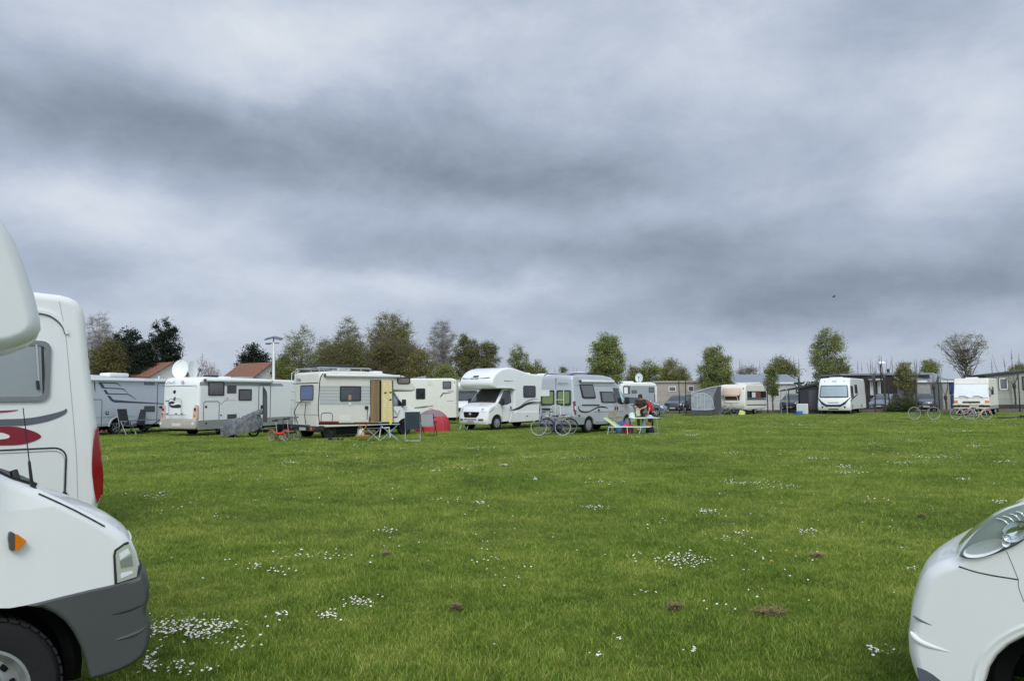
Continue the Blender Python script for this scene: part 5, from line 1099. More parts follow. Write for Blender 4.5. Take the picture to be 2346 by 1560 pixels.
    S.patch('radiator_grille', [(nx+.012, .50), (nx-.01, .68)], [.5, .55], DKPL, off=.008); S.patch('lower_grille', [(nx, .30), (nx+.01, .42)], .42, DKPL, off=.008)
    MB().prism(rr(-.26, .26, .44, .55, .01), (nx+.02, 0, 0), (0, 1, 0), (0, 0, 1), -.03, .005).build('number_plate', PLATE, c, 0)
    wheels(c, (0, wb), hw, .32 if kind == 'mpv' else .34, .2, 'alloy', inset=.0); MB().box(wb-.5, .4, -.6, .6, .2, .5).build('underbody', BLACK, c)
    return c
CARG = mat('slate_grey_paint', (122, 128, 136), .28, metal=.5, coat=1., var=.03)
CARD = mat('dark_blue_grey_paint', (48, 56, 66), .28, metal=.4, coat=1., var=.03)
CARS = mat('mid_grey_paint', (128, 136, 146), .3, metal=.5, coat=1., var=.03); CARB = mat('black_paint', (30, 33, 37), .25, coat=1., var=.03); CARP = mat('pale_blue_grey_paint', (120, 130, 146), .3, metal=.4, coat=1., var=.03)
q = at(1508, 905, 57.5); car('parked_car', 'slate grey family car parked behind the silver camper van', (q.x, q.y+.9, 0), R_(-14), CARG)
def facing(px, Y, off=0): q = at(px, 905, Y); a = math.atan2(-q.y, -q.x)+off; return q, a
for (px, Y, off, paint, kind, lab) in ((1547, 69, -.35, CARD, 'suv', 'dark blue-grey car parked behind the fence left of the awning tent'), (1578, 70.5, -.2, CARB, 'mpv', 'black car squeezed beside the awning tent behind the fence'),
                                       (1812, 68, -.2, CARB, 'suv', 'dark off-road car behind the fence beside the white pole'), (2018, 70, -.25, CARP, 'mpv', 'pale blue-grey car behind the fence right of the integrated motorhome'),
                                       (2118, 66, .12, CARD, 'suv', 'dark grey off-road car behind the black bicycle')):
    q, a = facing(px, Y, off); car('parked_car', lab, (q.x, q.y, 0), a, paint, kind)
# ---- motorhome with round dish behind the car
ang = R_(0)
D1 = thing('motorhome', 'grey and white motorhome behind the grey car with a round dish on its roof', 'motorhome', origin_from_side(1505, 68, ang, 1.1, -1, 6.0), ang)
Shell([(0, .4), (6.0, .4), (6.05, 2.4), (5.9, 2.75), (5.5, 2.88), (3.1, 2.88), (2.7, 2.7), (2.5, 2.2), (0, 2.2)], 1.1, .12, None).build('coach_body', WHITE2, D1)
FD = Face(D1, 'R', -1.1); FD.poly('grey_side_panel', [(2.75, .5), (5.85, .5), (5.85, 2.55), (3.0, 2.6)], mat('grey_side', (150, 158, 162), .45), px=False, th=.01)
FD.window(ZF((690, 50), (875, 262)), r=.05); FD.rect('door_blind', ZF((715, 85), (820, 255)), WHITE, th=.04); FD.window(ZF((925, 168), (1065, 250)), r=.04, gm=GLASSG); FD.window(ZF((1395, 85), (1540, 228)), r=.05, gm=GLASSG)
dish(D1, 4.5, -.5, 2.84, .44, face=(-.25, -.95, .25), mt=mat('translucent_dish', (196, 206, 208), .5)); roofbox(D1, 3.0, 4.0, -.4, .4, 2.86, 3.0)
wheels(D1, (1.2, 4.8), 1.0, .33, .2, 'steel')
# ---- caravan with the opened front window
q, a = facing(1677, 62.5, -.40)
V1 = thing('caravan', 'old white and beige caravan with its front window flap propped open', 'caravan', (q.x, q.y, 0), a)
PV = [(-4.4, .42), (-.1, .40), (.06, .62), (.10, 1.0), (.04, 1.4), (-.10, 2.0), (-.22, 2.38), (-.36, 2.5), (-1.0, 2.55), (-4.2, 2.54), (-4.36, 2.4), (-4.4, 1.4)]
SV = Shell(PV, 1.12, .10, None, step=.15); SV.build('body', mat('caravan_white', (226, 222, 212), .45, var=.06), V1)
FVl = Face(V1, 'L', 1.12); BROWN = mat('brown_interior', (92, 62, 44), .6, var=.3, vs=4)
SV.patch('front_window_opening', [(.09, .95), (.04, 1.4), (-.02, 1.68)], .68, BROWN, off=.008)
m = MB(); hz = 1.95; m.box(-.03, .03, -.74, .74, -.36, .36, r=.02, M=Matrix.Translation((.12, 0, 1.90)) @ Matrix.Rotation(R_(-32), 4, 'Y')); m.build('window_flap', mat('beige_flap', (206, 180, 160), .4, coat=.4), V1)
MB().box(-.02, .06, -.70, .70, 1.66, 1.72, r=.01).build('window_rail', DKPL, V1)
m = MB()
for y in (-.55, .55): m.tube([(.12, y, 1.0), (.30, y, 1.55)], .02, 6)
m.tube([(.3, -.55, 1.55), (.3, .55, 1.55)], .02, 6); m.tube([(.12, -.55, 1.0), (.12, .55, 1.0)], .02, 6); m.build('flap_stay', WHITE, V1)
FVl.window(Z4((1555, 825), (1760, 898)), r=.05, fm=GREYPL); FVl.rect('blind', Z4((1605, 838), (1645, 892)), WHITE, th=.02); FVl.rect('curtain', Z4((1648, 832), (1700, 895)), mat('rust_curtain', (120, 66, 56), .7), th=.018)
FVl.poly('dark_band', Z4((1552, 905), (1762, 903), (1762, 920), (1552, 922)), GREYDEC, th=.004); FVl.poly('dark_band', Z4((1552, 968), (1765, 966), (1765, 978), (1552, 980)), GREYDEC, th=.004)
MB().box(-.6, .14, -1.0, 1.0, .30, .42).build('a_frame', DKPL, V1); wheels(V1, (-2.3,), 1.08, .31, .18, 'cap', inset=.0)
MB().tube([(0, 0, .45), (1.1, 0, .45), (1.1, 0, 0)], .035, 6).tube([(-.1, .7, .45), (1.1, 0, .47)], .03, 6).tube([(-.1, -.7, .45), (1.1, 0, .47)], .03, 6).build('drawbar', STEELD, V1)
for x in (-.3, -4.0):
    for y in (-.9, .9): MB().tube([(x, y, .4), (x, y, 0)], .02, 5).build('corner_steady', STEELD, V1)
roofbox(V1, -2.4, -1.8, -.3, .3, 2.54, 2.62); SV.patch('lamp_round', [(-.14, 2.12), (-.17, 2.22)], .06, GREYDEC, off=.01, cy=.95, ny=3)
# ---- awning tent leaning on it
q = at(1618, 905, 62.2)
W1 = thing('awning_tent', 'grey caravan awning with clear arched window panels', 'tent', (q.x, q.y, 0), R_(-105))
AW = mat('awning_cloth', (116, 122, 128), .8, var=.08, rgb2=(136, 140, 146)); AWD = mat('awning_dark', (72, 76, 82), .8, var=.08); AWR = mat('awning_roof', (176, 180, 184), .7, var=.06)
MB().prism([(-1.25, 0), (1.2, 0), (1.2, 2.35), (.6, 2.28), (-1.15, 1.85)], (0, 0, 0), (0, 1, 0), (0, 0, 1), -2.0, 0).build('side_wall', AW, W1, 0)
MB().prism([(-1.32, 1.80), (-1.2, 1.92), (.5, 2.36), (1.25, 2.46), (1.25, 2.38), (.5, 2.28), (-1.2, 1.80)], (0, 0, 0), (0, 1, 0), (0, 0, 1), -2.1, .06).build('roof', AWR, W1, 0)
MB().prism([(-1.25, .0), (1.2, .0), (1.2, .42), (-1.25, .42)], (0, 0, 0), (0, 1, 0), (0, 0, 1), 0, .012).build('mud_wall', AWD, W1, 0)
MB().prism([(-1.2, .45), (.48, .45), (.5, .9), (.42, 1.3), (.2, 1.62), (-.1, 1.78), (-1.15, 1.80)], (0, 0, 0), (0, 1, 0), (0, 0, 1), 0, .015).build('window_panel', mat('clear_plastic', (176, 184, 190), .15, coat=.8, var=.3, vs=3, rgb2=(110, 116, 124)), W1, 0)
m = MB(); m.tube([(.02, a, c) for a, c in smooth_pts([(-1.2, .45), (.48, .45), (.54, .8), (.46, 1.25), (.25, 1.6), (-.1, 1.78), (-.4, 1.82), (-1.18, 1.78)], 3)], .03, 6)
for a in (-1.2, -.75, -.45, -.15): m.tube([(.02, a, .45), (.02, a, 1.78)], .022, 6)
m.build('window_piping', mat('piping_grey', (196, 200, 204), .6), W1)
MB().prism([(.55, .42), (1.2, .42), (1.2, 2.3), (.9, 2.25), (.6, 1.6)], (0, 0, 0), (0, 1, 0), (0, 0, 1), 0, .01).build('door_panel', AWD, W1, 0)
# ---- integrated motorhome, face-on
q, a = facing(1908, 61.0, -.22)
I1 = thing('motorhome', 'white integrated motorhome facing us with silver windscreen blind and black V-shaped nose', 'motorhome', (q.x, q.y, 0), a)
def WI(x, y, z):
    t = abs(y)/1.27; g = min(max((x+1.2)/1.2, 0), 1); return (x-.22*g*t**3, y*(1-.04*max(z-1.3, 0)), z+(.05*(1-t*t) if z > 2.8 else 0))
PI_ = [(-6.6, .40), (-5.1, .40)]+arc(-4.7, .34, .42, 170, 10, 8)+[(-4.2, .40), (-1.55, .38)]+arc(-1.1, .34, .42, 170, 10, 8)+[(-.62, .32), (-.12, .30), (-.02, .42), (.0, .62), (-.04, .95), (-.12, 1.22), (-.20, 1.36), (-.46, 2.36), (-.58, 2.56), (-.80, 2.84), (-1.1, 2.96), (-6.4, 2.94), (-6.6, 2.7)]
SI = Shell(PI_, 1.27, .10, WI, step=.11, ny=14, nr=4, rf=lambda x, z: .4 if z < .8 else 1.); SI.build('body', WHITE, I1)
ws_ = SI.patch('windscreen', [(-.19, 1.36), (-.32, 1.86), (-.46, 2.36)], [1.13, 1.12, 1.08], DKPL, off=.012); SI.patch('silver_blind', [(-.215, 1.44), (-.32, 1.86), (-.45, 2.30)], [1.05, 1.05, 1.01], mat('silver_blind', (164, 180, 184), .25, metal=.3, coat=.6, var=.06, vs=2), off=.020, parent=ws_)
for sd in (-1, 1):
    m = MB(); P = [(0, .60), (.55, .62), (.92, .86), (1.24, 1.26)]; ww = [.12, .20, .22, .08]
    vs = []; fs = []
    for i, ((y, z), w2) in enumerate(zip(P, ww)):
        for e in (0, .02):
            for dz in (-w2, w2): x = np.interp(z+dz*.5, [.42, .62, .95, 1.22], [-.02, 0, -.04, -.12]); p_ = WI(x+.02+e, sd*y, z+dz*.5+.08); vs.append(p_)
    for i in range(3):
        a0, a1 = i*4, i*4+4; fs += [(a0+2, a0+3, a1+3, a1+2), (a0, a0+2, a1+2, a1), (a0+1, a1+1, a1+3, a0+3), (a0, a1, a1+1, a0+1)]
    m.add(vs, fs).build('black_nose_band', DKPL, I1, 0)
    SI.patch('lower_slash', [(.0, .48), (-.01, .66)], [.02, .10], DKPL, off=.010, cy=sd*.86, ny=3)
    SI.patch('headlight', [(-.005, .80), (-.03, .90)], .10, LENS, off=.014, cy=sd*.98, ny=3)
    SI.side('side_window', [(-.50, 1.30), (-.62, 2.30), (-1.6, 2.32), (-1.62, 1.36)], sd, GLASS, off=.012)
    SI.side('rear_side_window', [(-2.3, 1.70), (-2.3, 2.42), (-3.3, 2.42), (-3.3, 1.70)], sd, GLASS, off=.012)
    SI.side('rising_stripe', [(-.35, 1.10), (-1.2, 1.32), (-3.4, 1.66), (-3.4, 1.60), (-1.2, 1.22), (-.4, 1.02)], sd, DKPL, off=.008)
SI.patch('radiator_grille', [(.004, .62), (-.015, .78)], [.50, .62], DKPL, off=.012); SI.patch('upper_slot', [(-.035, .92), (-.045, .97)], .42, DKPL, off=.010); SI.patch('lower_grille', [(-.02, .40), (-.015, .46)], .4, DKPL, off=.010)
MB().prism(rr(-.26, .26, .47, .58, .01), (.0, 0, 0), (0, 1, 0), (0, 0, 1), -.02, .015).build('number_plate', PLATE, I1, 0)
for y0, y1 in ((-.75, .0), (.0, .75)): MB().tube([WI(-.16, y0, 1.40), WI(-.17, (y0+y1)/2, 1.37), WI(-.19, y1, 1.42)], .018, 5).build('wiper', DKPL, I1)
SI.patch('nose_lettering_band', [(-.66, 2.66), (-.70, 2.72)], .18, GREYDEC, off=.008)
for sd in (-1, 1): SI.patch('marker_stripe', [(-.62, 2.58), (-.72, 2.74)], [.02, .05], GREYDEC, off=.008, cy=sd*.8, ny=3)
roofbox(I1, -1.9, -1.2, -.5, .5, 2.95, 3.06); roofbox(I1, -4.0, -3.2, -.4, .4, 2.95, 3.05)
wheels(I1, (-1.1, -4.7), 1.1, .34, .2, 'cap'); MB().box(-6, -.3, -.7, .7, .2, .5).build('underbody', BLACK, I1)
# ---- old integrated motorhome at the right
q, a = facing(2224, 54.2, -.12)
O1 = thing('motorhome', 'old cream integrated motorhome with white cover over its windscreen and orange lamps', 'motorhome', (q.x, q.y, 0), a)
CW = mat('old_cream', (226, 223, 212), .5, var=.07)
def WO(x, y, z): return (x-.06*min(max((x+.6)/.6, 0), 1)*(abs(y)/1.12)**4, y*(1-.02*max(z-1.3, 0)), z)
PO = [(-5.9, .45), (-1.5, .45), (-.12, .45), (-.02, .52), (.0, .95), (-.06, 1.25), (-.10, 1.32), (-.42, 2.24), (-.40, 2.34), (-.46, 2.40), (-.60, 2.66), (-.8, 2.72), (-5.7, 2.72), (-5.9, 2.5)]
SO = Shell(PO, 1.12, .08, WO, step=.13, ny=10); SO.build('body', CW, O1)
SO.patch('windscreen_cover', [(-.09, 1.30), (-.25, 1.78), (-.42, 2.24)], [1.08, 1.08, 1.05], mat('white_cover_cloth', (236, 240, 244), .7, var=.06, vs=2.5, bump=.4, bs=5), off=.05, th=.06)
for y0 in (-.78, .12): MB().tube([WO(.0, y0+.65, 1.30), WO(-.02, y0+.35, 1.42), WO(-.04, y0, 1.40)], .018, 5).build('wiper', DKPL, O1)
for sd in (-1, 1):
    SO.patch('indicator', [(-.005, .90), (-.03, 1.08)], .13, ORANGE, off=.015, cy=sd*.98, ny=3); SO.patch('headlight', [(-.0, .88), (-.02, 1.04)], .14, LENS, off=.015, cy=sd*.70)
    SO.side('cab_window', [(-.30, 1.40), (-.50, 2.06), (-1.25, 2.06), (-1.28, 1.36)], sd, GLASS, off=.01); SO.side('cab_blind', [(-.45, 1.42), (-.58, 2.0), (-.78, 2.0), (-.8, 1.42)], sd, WHITE2, off=.014)
    SO.side('skirt_band', [(-.1, .46), (-5.8, .46), (-5.8, .72), (-.1, .72)], sd, mat('skirt_grey', (150, 156, 154), .5), off=.006); SO.side('side_window', [(-2.2, 1.5), (-2.2, 2.1), (-3.2, 2.1), (-3.2, 1.5)], sd, GLASS, off=.01)
    MB().box(-.32, -.16, sd*1.30-.05, sd*1.30+.07, 1.52, 1.88, r=.03).tube([(-.25, sd*1.05, 1.95), (-.24, sd*1.28, 1.9)], .015, 5).tube([(-.25, sd*1.05, 1.35), (-.24, sd*1.28, 1.55)], .015, 5).build('wing_mirror', DKPL, O1)
SO.patch('radiator_grille', [(-.0, .90), (-.02, 1.03)], .56, GREYPL, off=.010)
Face(O1, 'F', .02).text('HYMER', [(-.44, .90), (.44, 1.02)], BLACK, px=False, th=.005)
MB().box(-.1, .12, -1.16, 1.16, .74, .84, r=.02).box(-.1, .10, -1.10, 1.10, .50, .60, r=.02).build('front_bumper', mat('bumper_cream', (214, 208, 186), .5), O1); MB().box(-.1, .09, -1.14, 1.14, .60, .74).build('bumper_insert', DKPL, O1)
MB().prism(rr(-.05, .47, .60, .71, .01), (.105, 0, 0), (0, 1, 0), (0, 0, 1), -.01, .01).build('number_plate', PLATE, O1, 0)
roofbox(O1, -1.4, -.8, -.4, .4, 2.70, 2.80); wheels(O1, (-1.0, -4.4), 1.05, .33, .2, 'steel'); MB().box(-5.5, -.2, -.7, .7, .2, .5).build('underbody', BLACK, O1)
# ---- dark porch tent between the pole and the integrated motorhome
q = at(1857, 905, 63.5); ra = math.atan2(-q.y, -q.x)
B1 = thing('porch_tent', 'black side tent and canopy attached to the white integrated motorhome', 'tent', (q.x, q.y, 0), ra)
BK = mat('black_canvas', (52, 52, 56), .85, var=.15)
MB().prism([(-.85, 0), (.75, 0), (.75, 2.30), (.2, 2.45), (-.85, 2.3)], (0, 0, 0), (0, 1, 0), (0, 0, 1), -2.2, 0).build('tent_body', BK, B1, 0)
MB().prism([(-2.65, 1.98), (-2.6, 2.05), (.9, 2.72), (.9, 2.60), (-.4, 2.30)], (0, 0, 0), (0, 1, 0), (0, 0, 1), -1.6, .15).build('canopy', BK, B1, 0) if False else None
# canopy reaching left (towards smaller y in this frame is picture right): build both ways by sign
MB().prism([(-2.45, 1.92), (-2.43, 2.02), (.8, 2.66), (.8, 2.50), (-.9, 2.12)], (0, 0, 0), (0, 1, 0), (0, 0, 1), -1.6, .15).build('canopy', BK, B1, 0)
MB().prism(rr(-.15, .55, .35, 2.0, .05), (0, 0, 0), (0, 1, 0), (0, 0, 1), 0, .01).build('grey_panel', mat('charcoal_panel', (78, 78, 84), .8), B1, 0)
m = MB().tube([(.1, -2.4, 0), (.1, -2.4, 1.97)], .03, 6); m.tube([(.1, -3.3, 0), (.1, -2.45, 1.7)], .008, 4); m.build('canopy_pole', ALU, B1)
# ================================================================== TREES
def leafmat(key, c1, c2, tl=.3):
    if key in MATS: return MATS[key]
    mt = mat(key, c1, .6, var=.12, vs=1.2, rgb2=c2, island=True, spec=.25); t = mt.node_tree; p = t.nodes['Principled BSDF']; bb = NB(t)
    col = p.inputs['Base Color'].links[0].from_socket
    tr = bb.n('ShaderNodeBsdfTranslucent', {0: col}); ms = bb.n('ShaderNodeMixShader', {0: tl, 1: p.outputs[0], 2: tr.outputs[0]}); t.links.new(ms.outputs[0], t.nodes['Material Output'].inputs[0]); return mt
BARK = mat('bark', (104, 96, 86), .9, var=.2, vs=6); BARKD = mat('dark_bark', (72, 64, 58), .9, var=.2, vs=6); BARKP = mat('pale_grey_twigs', (150, 144, 140), .9, var=.15, vs=6)
L_GREEN = leafmat('leaf_green', (108, 122, 56), (160, 168, 104)); L_OLIVE = leafmat('leaf_olive', (112, 114, 56), (154, 152, 88)); L_DARK = leafmat('pine_needles', (22, 34, 26), (44, 60, 42), .1); L_BROWN = leafmat('leaf_brown_olive', (96, 96, 50), (130, 124, 72)); L_YEL = leafmat('leaf_yellow_green', (104, 118, 48), (142, 150, 74)); L_BLOS = leafmat('blossom', (150, 140, 128), (196, 180, 170)); L_SIL = leafmat('leaf_silvery', (112, 122, 78), (172, 174, 132)); L_DOL = leafmat('leaf_dark_olive', (92, 98, 48), (130, 130, 74)); L_HEDGE = leafmat('hedge_leaf', (64, 78, 44), (100, 108, 66))
def leaf_mesh(name, C, size, mt, parent, rg, flat=.0):
    """C: n x 3 leaf centres; size: n; one crossed leaf spray each"""
    n = len(C); a = rg.normal(size=(n, 3)); a /= np.linalg.norm(a, axis=1)[:, None]; c = rg.normal(size=(n, 3)); c[:, 2] *= (1-flat); c -= (c*a).sum(1)[:, None]*a; c /= np.linalg.norm(c, axis=1)[:, None]
    s = size[:, None]; asp = rg.uniform(.45, .8, n)[:, None]
    V = np.stack([C-a*s*.5, C+c*s*asp*.45+a*s*.05, C+a*s*.5, C-c*s*asp*.45-a*s*.05], 1).reshape(-1, 3)
    L = np.arange(4*n); me = np_mesh(name, V, L, np.arange(n)*4, np.full(n, 4), mt)
    o = bpy.data.objects.new(name, me); COL.objects.link(o); o.parent = parent; return o
def tube_np(segs, name, mt, parent, n=4):
    """segs: list of (p, q, r0, r1)"""
    P = np.array([s_[0] for s_ in segs], float); Q = np.array([s_[1] for s_ in segs], float); r0 = np.array([s_[2] for s_ in segs])[:, None]; r1 = np.array([s_[3] for s_ in segs])[:, None]
    d = Q-P; L = np.linalg.norm(d, axis=1); L[L == 0] = 1; d /= L[:, None]; ref = np.where(np.abs(d[:, 2:3]) < .9, np.array([[0, 0, 1.]]), np.array([[1., 0, 0]]))
    a = np.cross(d, ref); a /= np.linalg.norm(a, axis=1)[:, None]; c = np.cross(d, a); k = len(segs); V = np.zeros((k, 2*n, 3))
    for j in range(n):
        t = 2*math.pi*j/n; o = a*math.cos(t)+c*math.sin(t); V[:, j] = P+o*r0; V[:, n+j] = Q+o*r1
    q = np.array([[j, (j+1) % n, n+(j+1) % n, n+j] for j in range(n)]).ravel(); LP = (np.arange(k)[:, None]*2*n+q[None]).ravel(); nf = k*n
    me = np_mesh(name, V.reshape(-1, 3), LP, np.arange(nf)*4, np.full(nf, 4), mt); me.shade_smooth(); o = bpy.data.objects.new(name, me); COL.objects.link(o); o.parent = parent; return o
def crown_tree(label, px, ytop, ybot, hw, Y, seed, leaf, nclump=60, nleaf=7000, ls=.22, clr=.55, shape='egg', bark=None, group=None, name='tree', cr=.16, trunk_r=.16, twigs=5, flat=0., core=.25, cat='tree'):
    """crown drawn through leaf clumps hung on real limbs"""
    rg = np.random.default_rng(seed); P0 = at(px, 905, Y); zt = at(px, ytop, Y).z; zb = max(at(px, ybot, Y).z, .25); w_ = hw/FP*Y; h = zt-zb
    nclump = int(nclump*1.9); nleaf = int(nleaf*1.5); ls *= .9; root = thing(name, label, cat, (P0.x, P0.y, 0), 0, group); cl = []
    while len(cl) < nclump:
        p = rg.uniform(-1, 1, 3); z = (p[2]+1)/2
        lim = {'egg': math.sqrt(max(0, 1-(abs(z-.40)/.60 if z > .40 else (.40-z)/.46)**2)), 'round': math.sqrt(max(0, 1-p[2]**2)), 'cone': (1-z)**.6*min(1, z*5+.3), 'fan': min(1, .18+z*1.15)*math.sqrt(max(0, 1-max(0, (z-.62)/.40)**2)), 'mound': math.sqrt(max(0, 1-z**2.2)), 'column': min(1, z*4+.3)*(1-max(0, z-.55)/.5)**.7}[shape]
        r = math.hypot(p[0], p[1])
        if r > lim or (r < lim*core and z < .75 and rg.random() < .7): continue
        k = rg.uniform(.80, 1.0); cl.append((p[0]*w_*k*.92, p[1]*w_*k*.92, zb+z*h*.97))
    cl = np.array(cl); segs = []; tt = zb+h*.55; nT = 8; tr = []
    for i in range(nT+1):
        f = i/nT; tr.append(np.array([.10*math.sin(f*3+seed)*w_*.4, .1*math.cos(f*4+seed)*w_*.3, tt*f]))
    for i in range(nT): segs.append((tr[i], tr[i+1], trunk_r*(1-.75*i/nT), trunk_r*(1-.75*(i+1)/nT)))
    for c in cl:
        f = np.clip((c[2]-.35*h*rg.uniform(.5, 1.2))/tt, .12, 1.0); j = min(int(f*nT), nT-1); a = tr[j]+(tr[j+1]-tr[j])*(f*nT-j) if f < 1 else tr[nT]; a = np.array(a)
        m_ = (a+c)/2+np.array([0, 0, -.06*h])+rg.normal(0, .05*w_, 3); r = trunk_r*.28*(1-.5*f); segs += [(a, m_, r, r*.6), (m_, c, r*.6, r*.22)]
        for _ in range(twigs): d = rg.normal(size=3); d[2] = abs(d[2])*.8; d /= np.linalg.norm(d); segs.append((c, c+d*w_*cr*2.0*rg.uniform(.6, 1.5), max(r*.2, .009), .006))
    tube_np(segs, 'trunk', bark or BARK, root)
    per = rg.multinomial(nleaf, rg.dirichlet(np.ones(len(cl))*3.)); C = []
    for c, n in zip(cl, per):
        sc_ = w_*cr*rg.uniform(.55, 1.0); C.append(c+rg.normal(0, 1, (n, 3))*sc_*np.array([1, 1, .85]))
    C = np.concatenate(C); C[:, 2] = np.maximum(C[:, 2], .05)
    leaf_mesh('crown', C, ls*rg.uniform(.6, 1.3, len(C)), leaf, root, rg, flat); return root
def branch_tree(label, px, ytop, hw, Y, seed, bark, leaf=None, nl=0, ls=.12, depth=6, trunk=.25, spread=.5, up=.25, name='bare_tree', group=None, trunk_r=.14, minr=.012):
    rg = np.random.default_rng(seed); P0 = at(px, 905, Y); zt = at(px, ytop, Y).z; w_ = hw/FP*Y; segs = []; tips = []
    def grow(p, d, L, r, k):
        q = p+d*L; segs.append((p, q, r, r*.72)); 
        if k <= 2: tips.append(q)
        if k == 0: return
        for _ in range(2+(rg.random() < .65)+(k > depth-2)):
            e = d+rg.normal(0, spread, 3)+np.array([0, 0, up]); e /= np.linalg.norm(e); grow(q, e, L*rg.uniform(.66, .92), r*.66, k-1)
    grow(np.zeros(3), np.array([0, 0, 1.]), trunk, 1., depth)
    A = np.array([s_[1] for s_ in segs]); mx = np.percentile(np.abs(A[:, 0]), 98.5); mz = A[:, 2].max(); sx = w_/mx; sz = zt/mz; S_ = np.array([sx, sx, sz])
    segs2 = [(p*S_, q*S_, max(a*trunk_r, minr), max(c*trunk_r, minr*.8)) for p, q, a, c in segs]; root = thing(name, label, 'tree', (P0.x, P0.y, 0), 0, group)
    k0 = [s_ for s_ in segs2 if s_[2] > trunk_r*.3]; k1 = [s_ for s_ in segs2 if s_[2] <= trunk_r*.3]
    tube_np(k0, 'trunk', bark, root, 6); tube_np(k1, 'branches', bark, root, 3)
    if leaf is not None and nl:
        T = np.array(tips)*S_; C = T[rg.integers(0, len(T), nl)]+rg.normal(0, .12, (nl, 3))*w_*.35; leaf_mesh('crown', C, ls*rg.uniform(.6, 1.3, nl), leaf, root, rg)
    return root
# left group
crown_tree('bare grey tree rising just right of the nearest motorhomes', 222, 714, 850, 42, 92, 11, L_BROWN, 110, 260, .14, shape='egg', bark=BARKP, cr=.13, twigs=16, name='bare_tree')
crown_tree('brownish bush mass below the bare grey tree at the left', 240, 768, 862, 48, 82, 12, L_BROWN, 70, 6000, .2, shape='mound', bark=BARKD, cr=.18, twigs=9)
crown_tree('broad dark pine left of the tall pine', 288, 746, 860, 52, 88, 13, L_DARK, 90, 11000, .24, shape='mound', bark=BARKD, cr=.15, trunk_r=.22)
crown_tree('tall dark pine with a ragged top above the dish motorhome', 372, 724, 858, 40, 90, 14, L_DARK, 60, 8500, .22, shape='egg', bark=BARKD, cr=.155, trunk_r=.22, twigs=3)
crown_tree('dark pine foot filling between the two left pines', 330, 782, 862, 34, 86, 15, L_DARK, 50, 5000, .24, shape='mound', bark=BARKD, cr=.2)
branch_tree('low blossoming tree between the two tiled roofs', 462, 812, 50, 82, 16, BARKP, L_BLOS, 1900, .13, depth=6, spread=.55, up=.05, trunk=.22, name='blossoming_tree', minr=.012)
crown_tree('dark round pine behind the right-hand tiled roof', 583, 789, 862, 46, 98, 17, L_DARK, 60, 6500, .28, shape='mound', bark=BARKD, cr=.17)
crown_tree('yellow-green bush at the foot of the floodlight mast', 650, 808, 866, 34, 74, 18, L_YEL, 50, 3200, .16, shape='mound', cr=.2, twigs=6)
crown_tree('airy light green tree just right of the floodlight mast', 688, 745, 866, 46, 76, 19, L_SIL, 62, 3600, .17, shape='egg', cr=.15, twigs=8, trunk_r=.14)
crown_tree('mossy green bush between the airy tree and the tall thin one', 742, 776, 866, 34, 84, 20, L_OLIVE, 50, 4200, .18, shape='mound', cr=.2, twigs=8)
crown_tree('tall thin-leaved tree left of the broadest tree', 797, 726, 862, 42, 84, 21, L_SIL, 60, 2900, .17, shape='egg', cr=.17, twigs=14, bark=BARK)
crown_tree('olive undergrowth below the tall thin-leaved tree', 790, 782, 866, 78, 80, 22, L_DOL, 100, 10000, .19, shape='mound', cr=.17, twigs=8)
crown_tree('broadest olive-brown tree behind the beige motorhome', 893, 716, 866, 72, 86, 23, L_OLIVE, 120, 9500, .19, shape='egg', cr=.13, twigs=13, trunk_r=.26)
crown_tree('dark olive lower half of hedge under the broadest tree', 905, 772, 868, 84, 82, 24, L_BROWN, 100, 9500, .2, shape='mound', cr=.14, twigs=10)
crown_tree('ivy-green bush at the foot of the pale bare tree', 1020, 832, 872, 30, 76, 25, L_GREEN, 40, 2600, .16, shape='mound', cr=.2)
crown_tree('pale grey bare tree right of the broadest tree', 1014, 730, 868, 44, 88, 26, L_SIL, 130, 500, .14, shape='egg', bark=BARKP, cr=.13, twigs=17, name='bare_tree', core=0)
crown_tree('dark olive tree behind the overcab motorhome nose', 1068, 764, 872, 34, 84, 27, L_DOL, 70, 6000, .19, shape='egg', cr=.17, twigs=8)
crown_tree('dark olive tree leaning right above the overcab motorhome', 1112, 778, 872, 36, 84, 28, L_DOL, 60, 4600, .19, shape='egg', cr=.17, twigs=10)
crown_tree('slim light green tree above the overcab motorhome roof', 1188, 783, 862, 26, 90, 29, L_GREEN, 40, 2400, .18, shape='egg', cr=.2, twigs=6)
crown_tree('low green bush right of the slim light green tree', 1226, 824, 866, 28, 90, 30, L_YEL, 36, 2300, .18, shape='mound', cr=.22)
crown_tree('small pale bush peeping above the silver van roof', 1292, 838, 866, 12, 92, 31, L_YEL, 14, 500, .18, shape='egg', cr=.3)
crown_tree('large dense round green tree above the silver van bonnet', 1391, 763, 880, 47, 80, 32, L_GREEN, 120, 12500, .19, shape='egg', cr=.15, trunk_r=.2, twigs=4)
crown_tree('olive shrub left of the round dish', 1450, 838, 884, 26, 92, 33, L_OLIVE, 36, 2400, .2, shape='mound', cr=.22)
crown_tree('yellow-green shrub right above the round dish', 1490, 826, 886, 34, 92, 34, L_YEL, 46, 3600, .2, shape='mound', cr=.2)
crown_tree('bronze-green tree between the round dish and the awning', 1545, 826, 884, 42, 94, 35, L_OLIVE, 60, 5000, .2, shape='mound', cr=.18, twigs=8)
crown_tree('bushy green tree above the grey awning', 1641, 787, 900, 42, 76, 36, L_GREEN, 100, 9000, .18, shape='egg', cr=.15, trunk_r=.16)
crown_tree('low bare-looking shrubs right of the bushy green tree', 1715, 842, 872, 34, 96, 37, L_SIL, 30, 900, .16, shape='mound', cr=.2, twigs=14)
